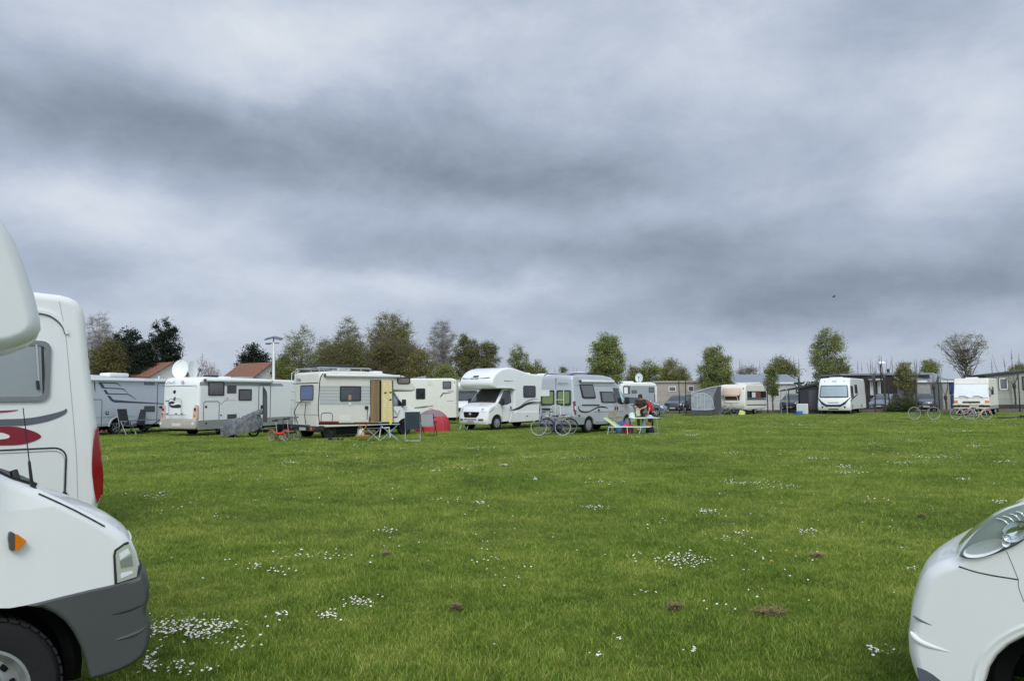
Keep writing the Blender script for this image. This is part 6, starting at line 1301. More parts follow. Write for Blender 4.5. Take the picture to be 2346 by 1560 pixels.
crown_tree('yellow-green tree behind the white gabled chalet', 1792, 818, 880, 42, 84, 38, L_YEL, 56, 3600, .19, shape='egg', cr=.18, twigs=9)
crown_tree('slender olive tree in front of the white chalet wall', 1769, 838, 905, 17, 68, 39, L_YEL, 36, 1500, .15, shape='egg', cr=.3, twigs=6, trunk_r=.09)
crown_tree('tall pointed green tree left of the integrated motorhome', 1902, 746, 880, 47, 82, 40, L_GREEN, 90, 6400, .19, shape='egg', cr=.15, twigs=9, trunk_r=.18)
crown_tree('green bush at the right foot of the tall pointed tree', 1932, 830, 880, 26, 84, 41, L_OLIVE, 36, 2600, .18, shape='mound', cr=.22)
crown_tree('narrow column-shaped young tree against the brown chalet', 2075, 815, 898, 23, 70, 42, L_OLIVE, 46, 2500, .16, shape='column', cr=.22, twigs=7, trunk_r=.10)
crown_tree('small round green tree behind the grey roof', 2133, 826, 862, 22, 96, 43, L_GREEN, 30, 2200, .19, shape='round', cr=.26)
crown_tree('large many-stemmed tree with sparse leaves behind the old cream motorhome', 2213, 761, 866, 60, 80, 44, L_SIL, 62, 900, .17, shape='fan', bark=BARK, cr=.11, twigs=6, trunk_r=.3, core=0)
crown_tree('small yellow-green bush over the right-hand chalet roof', 2338, 832, 862, 24, 90, 45, L_YEL, 30, 1200, .18, shape='mound', cr=.22, twigs=8)
crown_tree('dark bush in front of the brown chalet between parked cars', 2065, 912, 942, 40, 66, 46, L_HEDGE, 40, 3600, .13, shape='mound', cr=.2, name='bush', cat='bush')
crown_tree('low olive thicket filling the gap right of the airy tree', 742, 798, 866, 62, 82, 51, L_OLIVE, 70, 6500, .18, shape='mound', cr=.17, twigs=8)
crown_tree('olive thicket at the right foot of the broadest tree', 965, 800, 868, 46, 80, 52, L_OLIVE, 50, 4800, .18, shape='mound', cr=.18, twigs=9)
# far bare poplar whips
rg = np.random.default_rng(77)
wp = thing('young_poplar', 'thin bare poplar whip standing far behind the caravans', 'tree', (0, 0, 0), 0, 'thin poplar whips'); segs = []
for i in range(10): segs.append((np.array([0, 0, i*.62]), np.array([.02*math.sin(i), 0, (i+1)*.62]), .05*(1-i*.085), .05*(1-(i+1)*.085)))
for _ in range(120): z = rg.uniform(1.6, 6.0); a = rg.uniform(0, 6.28); l_ = rg.uniform(.2, .75)*(1-(z-1.6)/6); segs.append((np.array([0, 0, z]), np.array([math.cos(a)*l_*.3, math.sin(a)*l_*.3, z+l_]), .014, .010))
tube_np(segs, 'trunk', BARKP, wp, 4)
WH = [(1272, 842), (1281, 850), (1296, 846), (1314, 838), (1322, 842), (1332, 848), (1461, 838), (1697, 822), (1702, 826), (1729, 828), (1743, 824), (1822, 816), (1833, 820), (1968, 826), (1977, 830), (1998, 822), (2010, 836), (2019, 812), (2047, 815), (2103, 822), (2276, 822), (2306, 822), (2323, 798), (2339, 808)]
for i, (px, yt) in enumerate(WH):
    q = at(px, 905, 93+(i*7) % 9); zt = at(px, yt, q.y).z; o = wp if i == 0 else dup(wp, (0, 0, 0)); o.location = (q.x, q.y, 0); o.rotation_euler = (0, 0, i*1.3); o.scale = (zt/6.2*.9, zt/6.2*.9, zt/6.2); o['label'] = 'thin bare poplar whip '+next(t for lim, t in ((1400, 'standing far behind the silver camper van roof'), (1600, 'beside the round dish behind the grey car'), (1780, 'above the roof of the cream chalet'), (1900, 'above the black canopy left of the tall pointed tree'), (2080, 'above the flat roof of the dark brown chalet'), (2200, 'left of the small round green tree'), (2400, 'above the white chalet at the right edge')) if px < lim)
# pollarded young trees along the fence, with knuckles and whips
pk = [(2004, 872, 0), (2027, 868, 1), (2098, 874, 2), (2140, 889, 3), (2166, 912, 4), (2325, 886, 5)]
for i, (px, yk, sd) in enumerate(pk):
    q = at(px, 905, 63.5 if px > 2090 else 65.0); zk = at(px, yk, q.y).z; zt = at(px, 812 if i == 5 else yk-52, q.y).z; rg = np.random.default_rng(200+i)
    t_ = thing('pollarded_tree', ['pollarded sapling right of the integrated motorhome, left of a close pair', 'pollarded sapling, right one of the close pair by the integrated motorhome', 'pollarded sapling left of the dark off-road car', 'pollarded sapling in front of the dark off-road car', 'thin pollarded sapling left of the old cream motorhome', 'tall pollarded sapling in front of the white chalet at the right edge'][i], 'tree', (q.x, q.y, 0), 0, 'pollarded saplings along the fence')
    s_ = [(np.array([0, 0, 0]), np.array([.04, 0, zk*.5]), .08, .07), (np.array([.04, 0, zk*.5]), np.array([0, 0, zk]), .07, .08), (np.array([0, 0, zk-.18]), np.array([0, 0, zk+.12]), .10, .15), (np.array([0, 0, zk+.12]), np.array([0, 0, zk+.3]), .15, .06)]
    tube_np(s_, 'trunk', BARKD, t_, 8); s_ = []
    for _ in range(7): d = np.array([rg.normal(0, .25), rg.normal(0, .25), 1.]); L_ = (zt-zk)*rg.uniform(.5, 1.05); a = np.array([0, 0, zk+.1]); m_ = a+d*L_*.5*np.array([1.3, 1.3, 1]); s_ += [(a, m_, .03, .02), (m_, m_+np.array([d[0]*.3, d[1]*.3, 1])*L_*.5, .02, .010)]
    tube_np(s_, 'whips', BARK, t_, 4)
# ================================================================== BUILDINGS
def cladmat(key, c, wave=6., dirx=False):
    mt = mat(key, c, .6, var=.06, vs=2.); t = mt.node_tree; bb = NB(t); p = t.nodes['Principled BSDF']; tc_ = bb.n('ShaderNodeTexCoord').outputs['Object']
    wv = bb.n('ShaderNodeTexWave', {'Vector': tc_, 'Scale': wave}, wave_type='BANDS', bands_direction='X' if dirx else 'Z', wave_profile='SAW').outputs['Fac']
    bp = bb.n('ShaderNodeBump', {'Height': wv, 'Strength': .8, 'Distance': .03}); t.links.new(bp.outputs[0], p.inputs['Normal']); return mt
def tilemat(key, c, c2):
    mt = mat(key, c, .8, var=.12, vs=8., rgb2=c2); t = mt.node_tree; bb = NB(t); p = t.nodes['Principled BSDF']; tc_ = bb.n('ShaderNodeTexCoord').outputs['Object']
    w1 = bb.n('ShaderNodeTexWave', {'Vector': tc_, 'Scale': 1.1}, bands_direction='Z', wave_profile='SAW').outputs['Fac']; w2 = bb.n('ShaderNodeTexWave', {'Vector': tc_, 'Scale': 1.3}, bands_direction='X').outputs['Fac']
    bp = bb.n('ShaderNodeBump', {'Height': bb.m('ADD', bb.m('MULTIPLY', w1, 1.6), bb.m('MULTIPLY', w2, .6)), 'Strength': 1., 'Distance': .08}); t.links.new(bp.outputs[0], p.inputs['Normal']); return mt
TILE = tilemat('orange_roof_tiles', (122, 84, 66), (146, 104, 82)); RENDER = mat('white_render', (206, 206, 200), .8, var=.06)
def gable(name, label, loc, rz, L, Wd, ze, zr, wall, roof, cat='house', over=.35, skirt=None, chim=None, fascia=None, th=.10):
    """ridge along local x; near long wall at y=-Wd/2"""
    h = thing(name, label, cat, loc, rz)
    MB().prism([(-Wd/2, 0), (Wd/2, 0), (Wd/2, ze), (0, zr-.02), (-Wd/2, ze)], (-L/2, 0, 0), (0, 1, 0), (0, 0, 1), 0, L).build('wall', wall, h, 0)
    sl = (zr-ze)/(Wd/2); m = MB(); e = over
    for s_ in (-1, 1): m.prism([(0, zr), (s_*(Wd/2+e), ze-sl*e), (s_*(Wd/2+e), ze-sl*e+th), (0, zr+th)], (-L/2-e, 0, 0), (0, 1, 0), (0, 0, 1), 0, L+2*e)
    r = m.build('roof', roof, h, 0)
    if fascia:
        m = MB()
        for x in (-L/2-e-.03, L/2+e):
            for s_ in (-1, 1): m.prism([(0, zr-.06), (s_*(Wd/2+e), ze-sl*e-.06), (s_*(Wd/2+e), ze-sl*e+th+.02), (0, zr+th+.02)], (x, 0, 0), (0, 1, 0), (0, 0, 1), 0, .03)
        for s_ in (-1, 1): m.box(-L/2-e, L/2+e, s_*(Wd/2+e)-.03, s_*(Wd/2+e)+.03, ze-sl*e-.08, ze-sl*e+th)
        m.build('fascia', fascia, h, 0)
    if skirt: MB().box(-L/2-.02, L/2+.02, -Wd/2-.02, Wd/2+.02, 0, .55).build('skirting', skirt, h, 0)
    if chim: MB().box(chim-.3, chim+.3, -.3, .3, zr-.3, zr+.7).build('chimney', RENDER, r, 0)
    return h
def hwin(h, side, u0, u1, z0, z1, pos, fm=None, gm=None, cur=None):
    f = Face(h, side, pos); w_ = f.window([(u0, z0), (u1, z1)], fm=fm or WHITE2, gm=gm or GLASS, px=False, r=.02, fw=.08, th=.05)
    if cur: f.rect('curtain', [(u0+.08, z0+.1), (u0+(u1-u0)*.3, z1-.1)], cur, r=.01, th=.035, px=False, parent=w_); f.rect('curtain', [(u1-(u1-u0)*.3, z0+.1), (u1-.08, z1-.1)], cur, r=.01, th=.035, px=False, parent=w_)
def hpl(px, Y): q = at(px, 905, Y); return (q.x, q.y+0, 0)
# houses with orange tiles
q = at(352, 905, 84); h_ = gable('house', 'white house with orange tiled roof left of the big dish', (q.x, q.y+2, 0), R_(-32), 3.6, 5.2, 4.35, 5.9, RENDER, TILE); hwin(h_, 'F', -.5, .5, 3.2, 4.2, 1.8)
hwin(h_, 'R', -1, .2, 1.2, 2.4, -2.6)
q = at(578, 905, 84); h_ = gable('house', 'white gabled house with orange tiled roof beside the floodlight mast', (q.x-.3, q.y+2, 0), R_(-30), 4.8, 5.0, 4.1, 5.75, RENDER, TILE); hwin(h_, 'F', -.25, .25, 4.35, 4.85, 2.4); hwin(h_, 'R', -1, .2, 1.2, 2.4, -2.7)
MB().box(2.4, 4.6, .4, 3.4, 0, 4.0).build('side_wing', RENDER, h_, 0); MB().prism([(.2, 3.9), (3.6, 3.9), (1.9, 4.7)], (2.4, 0, 0), (0, 1, 0), (0, 0, 1), 0, 2.2).build('wing_roof', TILE, h_, 0)
CHB1 = cladmat('beige_cladding', (198, 191, 176)); CHW = cladmat('white_cladding', (220, 220, 215)); CHD = cladmat('dark_brown_cladding', (74, 66, 62)); CHW2 = cladmat('pale_grey_cladding', (198, 198, 192)); RFG = mat('grey_sheet_roof', (128, 136, 146), .5, var=.06); RFB = mat('beige_roof_edge', (160, 154, 142), .7); DKF = mat('dark_fascia', (42, 44, 46), .6); CURW = mat('net_curtain', (196, 198, 196), .8)
def flat_home(label, x0, x1, Y, zt, wall, roofm, dep=4., skirt=None, slope=0., over=.2, name='mobile_home', dy=0.):
    a, c = at(x0, 905, Y), at(x1, 905, Y+dy); L = math.hypot(c.x-a.x, c.y-a.y); an = math.atan2(c.y-a.y, c.x-a.x); h = thing(name, label, 'mobile home', (a.x, a.y, 0), an)
    MB().prism([(0, 0), (L, 0), (L, zt+slope-.1), (0, zt-.1)], (0, 0, 0), (1, 0, 0), (0, 0, 1), -dep, 0).build('wall', wall, h, 0)
    MB().prism([(-over, zt-.1), (L+over, zt+slope-.1), (L+over, zt+slope+.08), (-over, zt+.08)], (0, 0, 0), (1, 0, 0), (0, 0, 1), -dep-over, over).build('roof', roofm, h, 0)
    if skirt: MB().box(-.02, L+.02, -.03, .1, 0, .62).build('skirting', skirt, h, 0)
    return h, L
z_at = lambda px, py, Y: at(px, py, Y).z
h, L = flat_home('long beige mobile home behind the dark cars and the grey awning', 1500, 1650, 80, z_at(1560, 874, 80), CHB1, RFB, dy=0)
u = lambda px, Y, x0: at(px, 905, Y).x-at(x0, 905, Y).x
hwin(h, 'R', u(1532, 80, 1500), u(1549, 80, 1500), z_at(1540, 897, 80), z_at(1540, 885, 80), 0, gm=GLASSG); hwin(h, 'R', u(1576, 80, 1500), u(1590, 80, 1500), z_at(1580, 897, 80), z_at(1580, 884, 80), 0, gm=GLASSG); hwin(h, 'R', u(1610, 80, 1500), u(1640, 80, 1500), 1.1, 2.2, 0)
q = at(1752, 905, 79); h = gable('chalet', 'cream chalet with grey roof and white gable behind the open-window caravan', (q.x-.4, q.y+1.6, 0), R_(12), 6.9, 4.2, 2.95, 3.75, CHW, RFG, cat='chalet', over=.25, fascia=WHITE2)
hwin(h, 'F', -.9, .5, .9, 2.5, 3.45, gm=GLASSG, cur=CURW); hwin(h, 'R', -2.6, -1.6, 1.4, 2.3, -2.1); hwin(h, 'R', .6, 1.5, 1.4, 2.3, -2.1)
q = at(1770, 905, 79); h, L = flat_home('low cream mobile home between the gabled chalet and the bushy tree', 1655, 1712, 83, z_at(1690, 868, 83), CHB1, RFG)
# brown chalet with porch
h, L = flat_home('dark brown chalet with flat roof behind the parked cars', 1930, 2132, 74, z_at(2030, 857, 74), CHD, RFG, dep=5., name='chalet')
for a, c, y0, y1 in ((1994, 2018, 872, 905), (2104, 2130, 868, 905)):
    hwin(h, 'R', u(a, 74, 1930), u(c, 74, 1930), z_at(a, y1, 74), z_at(a, y0, 74), 0, cur=CURW)
MB().box(u(1990, 74, 1930), u(2020, 74, 1930), -.9, .0, z_at(2000, 871, 74), z_at(2000, 868, 74)).build('porch_roof', WHITE2, h, 0); MB().tube([(u(2055, 74, 1930), 1.5, z_at(2035, 857, 74)), (u(2055, 74, 1930), 1.5, z_at(2035, 846, 74))], .14, 8).lathe([(.2, z_at(2035, 846, 74)), (1e-4, z_at(2035, 843, 74))], o=(u(2055, 74, 1930), 1.5, 0), axis='z', n=8).build('flue', DKF, h)
q = at(2140, 905, 73); h = gable('chalet', 'white chalet with blue-grey roof and small gable left of the old cream motorhome', (q.x-.9, q.y+2.6, 0), R_(14), 5.0, 4.0, 2.9, 3.65, CHW2, RFG, cat='chalet', over=.25, fascia=WHITE2)
hwin(h, 'F', -.6, .6, 1.0, 2.4, 2.5, gm=GLASSG, cur=CURW)
MB().box(-2.55, -1.2, -2.2, -1.9, .0, 2.7).build('porch_wall', CHD, h, 0)
h, L = flat_home('narrow white annexe with a blue door next to the old cream motorhome', 2160, 2190, 70, z_at(2170, 873, 70), CHW2, WHITE2, dep=2.)
BLU = mat('navy_blue', (44, 62, 108), .5); f = Face(h, 'R', 0); f.rect('door', [(.62, 1.55), (1.2, 2.6)], BLU, px=False, th=.03); f.rect('door_lower', [(.7, .2), (1.2, 1.45)], BLU, px=False, th=.03); f.rect('lintel', [(.1, 2.75), (1.2, 2.95)], GREYDEC, px=False, th=.03)
h, L = flat_home('white chalet with dark fascia and dark plinth at the right edge', 2262, 2470, 64, z_at(2252, 861, 64), CHW2, DKF, dep=2.2, skirt=mat('dark_plinth', (66, 64, 64), .8), slope=z_at(2470, 844, 64)-z_at(2252, 868, 64)-.0, name='chalet')
uu = lambda px: u(px, 64, 2262)
hwin(h, 'R', uu(2289), uu(2311), z_at(2300, 894, 64), z_at(2300, 865, 64), 0, fm=DKF, gm=GLASSG); f = Face(h, 'R', 0); f.ring('inner_frame', [(uu(2291), z_at(2300, 892, 64)), (uu(2308.5), z_at(2300, 867, 64))], mt=WHITE2, w=.09, th=.06, r=.02, px=False); hwin(h, 'R', uu(2343), uu(2372), z_at(2350, 894, 64), z_at(2350, 862, 64), 0, fm=DKF, gm=GLASSG)
# ================================================================== FENCE, LAMPS, KERB
GRN = mat('dark_green_metal', (38, 50, 46), .5, metal=.3); WIRE = mat('fence_wire', (72, 80, 78), .5, metal=.4)
fn = thing('wire_fence', 'dark wire mesh fence with tall posts along the far edge of the field', 'fence', (0, 0, 0))
fp = [(1500, 1.8), (1556, 3.6), (1571, 3.4), (1620, 2.0), (1683, 2.0), (1758, 3.0), (1807, 2.0), (1830, 3.3), (1942, 2.0), (2036, 2.4), (2151, 3.1), (2212, 2.2), (2284, 2.2), (2335, 3.3), (2400, 3.)]
YF = 66.5; prev = None
for px, hh in fp:
    q = at(px, 905, YF if px < 2100 else 62.5); MB().box(q.x-.035, q.x+.035, q.y-.035, q.y+.035, 0, hh, r=.01).build('post', GRN, fn)
m = MB(); pts_ = [(at(px, 905, YF if px < 2100 else 62.5)) for px, _ in fp]
for a, c in zip(pts_[:-1], pts_[1:]):
    for z in (.05, .55, 1.1, 1.65, 2.0) if a.x > 10 else (.05, 1., 2.): m.tube([(a.x, a.y, z), (c.x, c.y, z)], .006, 3)
    n_ = int((c-a).length/.5)
    for i in range(n_): f_ = i/n_; p_ = a+(c-a)*f_; m.tube([(p_.x, p_.y, .05), (p_.x, p_.y, 2.0)], .003, 3)
m.build('wire_mesh', WIRE, fn, 0)
KB = mat('weathered_board', (112, 104, 92), .9, var=.2, vs=2., stretch=(.3, 1, 1))
kb = thing('edging_board', 'low weathered board along the foot of the far fence', 'edging', (0, 0, 0)); m = MB()
for a, c in zip(pts_[:-1], pts_[1:]): m.box(a.x, c.x-.02, min(a.y, c.y)+.06 if abs(a.y-c.y) < .1 else a.y+.06, (min(a.y, c.y)+.10) if abs(a.y-c.y) < .1 else a.y+.10, 0, .28)
m.build('board', KB, kb, 0)
rdm = mat('gravel_road', (128, 124, 116), .95, var=.15, vs=4., bump=.5, bs=90)
o = MB().add([(-60, 68.2, .004), (120, 68.2, .004), (120, 84, .004), (-60, 84, .004)], [(0, 1, 2, 3)]).build('path', rdm, smooth=0); o['kind'] = 'structure'
# hedge-like long undergrowth strip beyond the chalets (far-off growth reading as one mass)
rg = np.random.default_rng(5); n = 26000; x = rg.uniform(-75, 95, n); hh = 2.0+1.4*vnoise(x+100, x*0+3, .35, 21)+.7*vnoise(x+100, x*0+9, 1.4, 22); C = np.stack([x, 104+rg.normal(0, 1.2, n), rg.random(n)**.8*hh], 1)
o = leaf_mesh('distant_hedge', C, rg.uniform(.25, .5, n), L_HEDGE, None, rg); tag(o, 'far-off low mass of hedges and scrub behind the chalets', 'undergrowth', kind='stuff')
fl = thing('floodlight_mast', 'white floodlight mast with two tilted grey lamps above the left motorhomes', 'floodlight', (at(625, 905, 72).x, at(625, 905, 72).y, 0)); zt = at(623, 784, 72).z
MB().tube([(.1, 0, 0), (0, 0, zt)], [.16, .10], 10).build('pole', WHITE, fl); m = MB(); m.tube([(-.55, 0, zt-.1), (.55, 0, zt-.1)], .05, 6); m.tube([(0, 0, zt-.2), (0, 0, zt+.35)], .06, 6); m.build('cross_arm', GREYPL, fl)
for s_ in (-1, 1): MB().box(-.42, .42, -.3, .3, -.05, .07, r=.03, M=Matrix.Translation((s_*.42, 0, zt+.38)) @ Matrix.Rotation(R_(14*s_), 4, 'Y') @ Matrix.Rotation(R_(18), 4, 'X')).build('floodlight', mat('lamp_grey', (96, 104, 114), .5), fl)
MB().box(-.75, -.35, -.2, .2, zt-.22, zt-.06, r=.03).build('floodlight', mat('lamp_grey', (96, 104, 114), .5), fl)
sl = thing('street_lamp', 'dark street lamp with white dome above the brown chalet', 'street lamp', (at(1987, 905, 76).x, at(1987, 905, 76).y-3, 0)); zt = at(1987, 834, 73).z; MB().tube([(0, 0, 0), (0, 0, zt)], .07, 8).build('pole', GRN, sl); MB().lathe([(1e-4, .28), (.22, .24), (.38, .08), (.40, .0), (.1, -.03), (1e-4, -.03)], o=(.12, 0, zt), axis='z', n=20).build('lamp_dome', mat('white_dome', (226, 230, 232), .3), sl)
# white pole near the black canopy, and its guy
q = gr(1804, 951); wpole = thing('white_pole', 'slim white pole standing left of the black canopy', 'pole', (q.x, q.y, 0)); MB().tube([(0, 0, 0), (0, 0, 2.35)], .03, 6).build('pole', ALU, wpole); MB().tube([(-.0, 0, .5), (-.35, 0, 0)], .015, 5).build('prop', DKPL, wpole)
# signpost with a cross board left of the black tent
q = at(1831, 905, 67); sp = thing('signpost', 'dark post with a crosswise board above the black canopy', 'signpost', (q.x, q.y, 0)); z1 = at(1831, 868, 67).z; MB().tube([(0, 0, 0), (0, 0, z1)], .06, 6).build('post', GRN, sp); MB().box(-.42, .42, -.03, .03, z1-.45, z1-.3).build('board', GRN, sp)
# bird
d = ray(1910, 680); p_ = Vector(EYE)+Vector(d)*60; bd = MB(); bd.sphere((0, 0, 0), .06, 8, (2.2, .8, .7)); bd.add([(.06, 0, .02), (-.06, 0, .02), (-.02, .32, .10), (.05, .30, .10)], [(0, 1, 2, 3)]); bd.add([(.06, 0, .02), (-.06, 0, .02), (-.02, -.32, .10), (.05, -.30, .10)], [(0, 1, 2, 3)])
o = bd.build('bird', DKPL, smooth=0); o.location = p_; tag(o, 'tiny dark bird flying alone in the cloudy sky', 'bird')
# ================================================================== CAMPING GEAR, BICYCLES, PEOPLE
def bicycle(name, label, loc, rz, fm, R=.335, wb=1.05, tyre=None, rimm=None, step=False, group=None, bagm=None, folding=False, fender=None):
    """side profile in local x/z; front wheel at +x"""
    b_ = thing(name, label, 'bicycle', loc, rz, group); tyre = tyre or RUBBER; rimm = rimm or ALU
    for x in (-wb/2, wb/2):
        m = MB(); m.lathe([(R-.014+.014*math.cos(t), .014*math.sin(t)) for t in [2*math.pi*i/8 for i in range(9)]], axis='y', n=36)
        w_ = m.build('wheel', tyre, b_); w_.location = (x, 0, R)
        r_ = MB(); r_.lathe([(R-.026, -.010), (R-.04, -.008), (R-.04, .008), (R-.026, .010)], axis='y', n=36)
        for i in range(16):
            t = 2*math.pi*i/16; r_.tube([(0, 0, 0), (math.cos(t)*(R-.035), 0, math.sin(t)*(R-.035))], .0022, 3, cap=False)
        r_.lathe([(.022, -.04), (.022, .04)], axis='y', n=8); r_.build('rim', rimm, w_)
    m = MB(); bb_ = Vector((-wb*.08, 0, R*.85)); seat = Vector((-wb*.22, 0, R*2.35 if not folding else R*3.6)); hd = Vector((wb*.36, 0, R*2.45 if not folding else R*1.9)); hl = Vector((wb*.39, 0, R*2.05 if not folding else R*1.5)); ra = Vector((-wb/2, 0, R)); fa = Vector((wb/2, 0, R))
    st = bb_+(seat-bb_)*(.82 if not folding else .3)
    if folding: m.tube([bb_+Vector((-.05, 0, .1)), hl], .046, 8)
    elif step: m.tube([bb_+Vector((0, 0, .02)), bb_+(hl-bb_)*.5+Vector((0, 0, -.09)), hl], .022, 8); m.tube([st+(bb_-st)*.5, bb_+(hl-bb_)*.55+Vector((0, 0, .0)), hd], .016, 8)
    else: m.tube([bb_, hl], .021, 8); m.tube([st, hd], .019, 8)
    m.tube([bb_, st], .018, 8); m.tube([hl, hd], .022, 8)
    for s_ in (-.05, .05):
        m.tube([bb_, ra+Vector((0, s_, 0))], .010, 6); m.tube([st if not folding else bb_+Vector((-.05, 0, .15)), ra+Vector((0, s_, 0))], .009, 6); m.tube([hl, fa+Vector((0, s_*.9, 0))], .012, 6)
    m.build('frame', fm, b_)
    stem = hd+Vector((-.04, 0, .13 if not folding else R*2.0)); h = MB(); h.tube([hd, stem], .014, 6)
    h.tube([stem+Vector((-.10, -.28, .02)), stem+Vector((.03, -.20, .02)), stem+Vector((.05, 0, 0)), stem+Vector((.03, .20, .02)), stem+Vector((-.10, .28, .02))], .012, 6)
    hb = h.build('handlebar', STEELD if not folding else DKPL, b_); MB().tube([stem+Vector((-.12, -.28, .02)), stem+Vector((-.02, -.26, .02))], .018, 6).tube([stem+Vector((-.12, .28, .02)), stem+Vector((-.02, .26, .02))], .018, 6).build('grip', DKPL, hb)
    s2 = MB(); s2.tube([st, seat], .013, 6); s2.build('seat_post', ALU, b_)
    MB().box(seat.x-.14, seat.x+.03, -.07, .07, seat.z, seat.z+.05, r=.02).box(seat.x, seat.x+.14, -.025, .025, seat.z+.01, seat.z+.04, r=.015).build('saddle', BLACK, b_)
    c = MB(); c.lathe([(.09, -.02), (.09, -.012), (.07, -.012)], o=tuple(bb_+Vector((0, -.04, 0))), axis='y', n=20); c.tube([bb_+Vector((0, -.07, 0)), bb_+Vector((.06, -.07, -.15)), bb_+Vector((.06, -.14, -.15))], .010, 6); c.tube([bb_+Vector((0, .07, 0)), bb_+Vector((-.06, .07, .15)), bb_+Vector((-.06, .14, .15))], .010, 6)
    c.tube([bb_+Vector((0, -.055, .085)), ra+Vector((0, -.055, .04))], .004, 4); c.tube([bb_+Vector((0, -.055, -.085)), ra+Vector((0, -.055, -.04))], .004, 4); c.build('crankset', STEELD, b_)
    MB().tube([bb_+Vector((-.08, .05, -.02)), Vector((-wb*.16, .20, 0))], .009, 5).build('kickstand', STEELD, b_)
    if fender:
        for x in (-wb/2, wb/2): MB().tube([(x+(R+.02)*math.cos(R_(t)), 0, R+(R+.02)*math.sin(R_(t))) for t in range(40, 200, 16)], .02, 4).build('mudguard', fender, b_)
        m = MB(); z = R*2+.08; m.tube([(-wb/2-.2, -.06, z), (-wb*.2, -.06, z)], .007, 5); m.tube([(-wb/2-.2, .06, z), (-wb*.2, .06, z)], .007, 5); m.tube([(-wb/2-.1, .06, z), (-wb/2, .06, R)], .006, 5); m.tube([(-wb/2-.1, -.06, z), (-wb/2, -.06, R)], .006, 5)
        for x in (-.2, -.1, 0, .1): m.tube([(-wb/2+x, -.06, z), (-wb/2+x, .06, z)], .006, 5)
        m.build('carrier', STEELD, b_)
    if bagm: MB().box(-wb/2-.17, -wb/2+.13, .07, .19, R+.05, R+.42, r=.03).box(-wb/2-.17, -wb/2+.13, -.19, -.07, R+.05, R+.42, r=.03).build('pannier', bagm, b_)
    return b_
REDP = mat('red_frame', (206, 40, 32), .35, coat=.5); BLUEP = mat('blue_frame', (46, 52, 130), .35, coat=.5); WHP = mat('white_tyre', (158, 156, 146), .7); GREYTY = mat('grey_tyre', (116, 112, 104), .8); BLKP = mat('black_frame', (34, 38, 44), .4, coat=.4); PINKP = mat('pink_white_frame', (232, 214, 224), .4, coat=.3); PINKM = mat('pink_mudguard', (222, 120, 160), .4)
q = gr(638, 1011); bicycle('folding_bicycle', 'small red folding bicycle in front of the beige motorhome tail', (q.x, q.y, 0), R_(-28), REDP, R=.215, wb=.72, folding=True, rimm=RIMW, tyre=GREYTY, fender=REDP)
q = gr(656, 1010); bicycle('folding_bicycle', 'dark folding bicycle parked close behind the red one', (q.x+.05, q.y+.3, 0), R_(-24), BLKP, R=.23, wb=.72, folding=True, rimm=ALU, bagm=BLACK)
q = gr(1262, 998); bicycle('bicycle', 'blue trekking bicycle with pale tyres in front of the silver camper van', (q.x, q.y, 0), R_(176), BLUEP, R=.345, wb=1.02, tyre=WHP, fender=None)
q = gr(1272, 996); bicycle('bicycle', 'dark bicycle with black tyres leaning behind the blue trekking bicycle', (q.x+.15, q.y+.35, 0), R_(173), BLKP, R=.34, wb=1.02, fender=DKPL)
q = gr(2118, 961); bicycle('bicycle', 'black bicycle with pale tyres standing alone near the fence', (q.x, q.y, 0), R_(-4), BLKP, R=.40, wb=1.18, tyre=WHP, fender=None)
q = gr(2226, 961); bicycle('bicycle', 'white adult bicycle in front of the old cream motorhome, behind the pink one', (q.x-.1, q.y+.5, 0), R_(-10), PINKP, R=.36, wb=1.0, tyre=WHP, step=True)
q = gr(2241, 961); bicycle('bicycle', 'white and pink child bicycle in front of the old cream motorhome', (q.x, q.y, 0), R_(-38), PINKP, R=.30, wb=.92, tyre=WHP, step=True, fender=PINKM)
# far bicycles beside caravan and behind the grey car
q = gr(1507, 962); bicycle('bicycle', 'dark bicycle standing behind the green picnic table near the grey car', (q.x, q.y+1, 0), R_(10), BLKP, R=.34, wb=1.05)
q = gr(1668, 951); bicycle('bicycle', 'grey bicycle leaning below the open caravan window', (q.x, q.y, 0), R_(-12), mat('grey_frame', (150, 150, 150), .4), R=.30, wb=.95)
# tarpaulin over a motor scooter
q = gr(548, 1002)
TP = thing('covered_motorbike', 'motorbike under a crumpled grey cover beside the dish motorhome', 'motorbike', (q.x, q.y+.3, 0), R_(8))
TARP = mat('grey_tarpaulin', (84, 88, 92), .75, var=.25, vs=5, rgb2=(112, 116, 120))
nx, ny_ = 44, 26; vs = []; fs = []; rs = np.random.default_rng(3)
top = lambda u: np.interp(u, [-.86, -.80, -.62, -.45, -.2, .1, .35, .55, .72, .86], [.50, .62, .72, .80, .82, .88, 1.02, 1.12, 1.10, .60])
bot = lambda u: np.interp(u, [-.86, -.5, 0, .5, .86], [.12, .08, .16, .22, .40])
for i in range(nx+1):
    u = -.86+1.72*i/nx
    for j in range(ny_+1):
        t = math.pi*(j/ny_); wdt = np.interp(u, [-.86, -.6, .3, .6, .86], [.12, .30, .34, .26, .06]); z0, z1 = bot(u), top(u); s_ = math.sin(t)
        z = z0+(z1-z0)*(s_**.45 if s_ > 0 else 0); y = -math.cos(t)*wdt*(1+.25*(1-s_))
        f_ = .03*math.sin(u*21+j*.25)+.024*math.sin(u*37-1.3*z*9)+.015*math.sin(z*30+u*11); y += f_*(1-.5*s_)*(1 if y > 0 else -1); z += .02*math.sin(u*17+j*.9)+.015*math.sin(u*43)
        vs.append((u, y, z))
for i in range(nx):
    for j in range(ny_): a = i*(ny_+1)+j; fs.append((a, a+1, a+ny_+2, a+ny_+1))
c_ = MB().add(vs, fs).build('cover', TARP, TP, 60)
nx2 = MB(); vs = []; fs = []
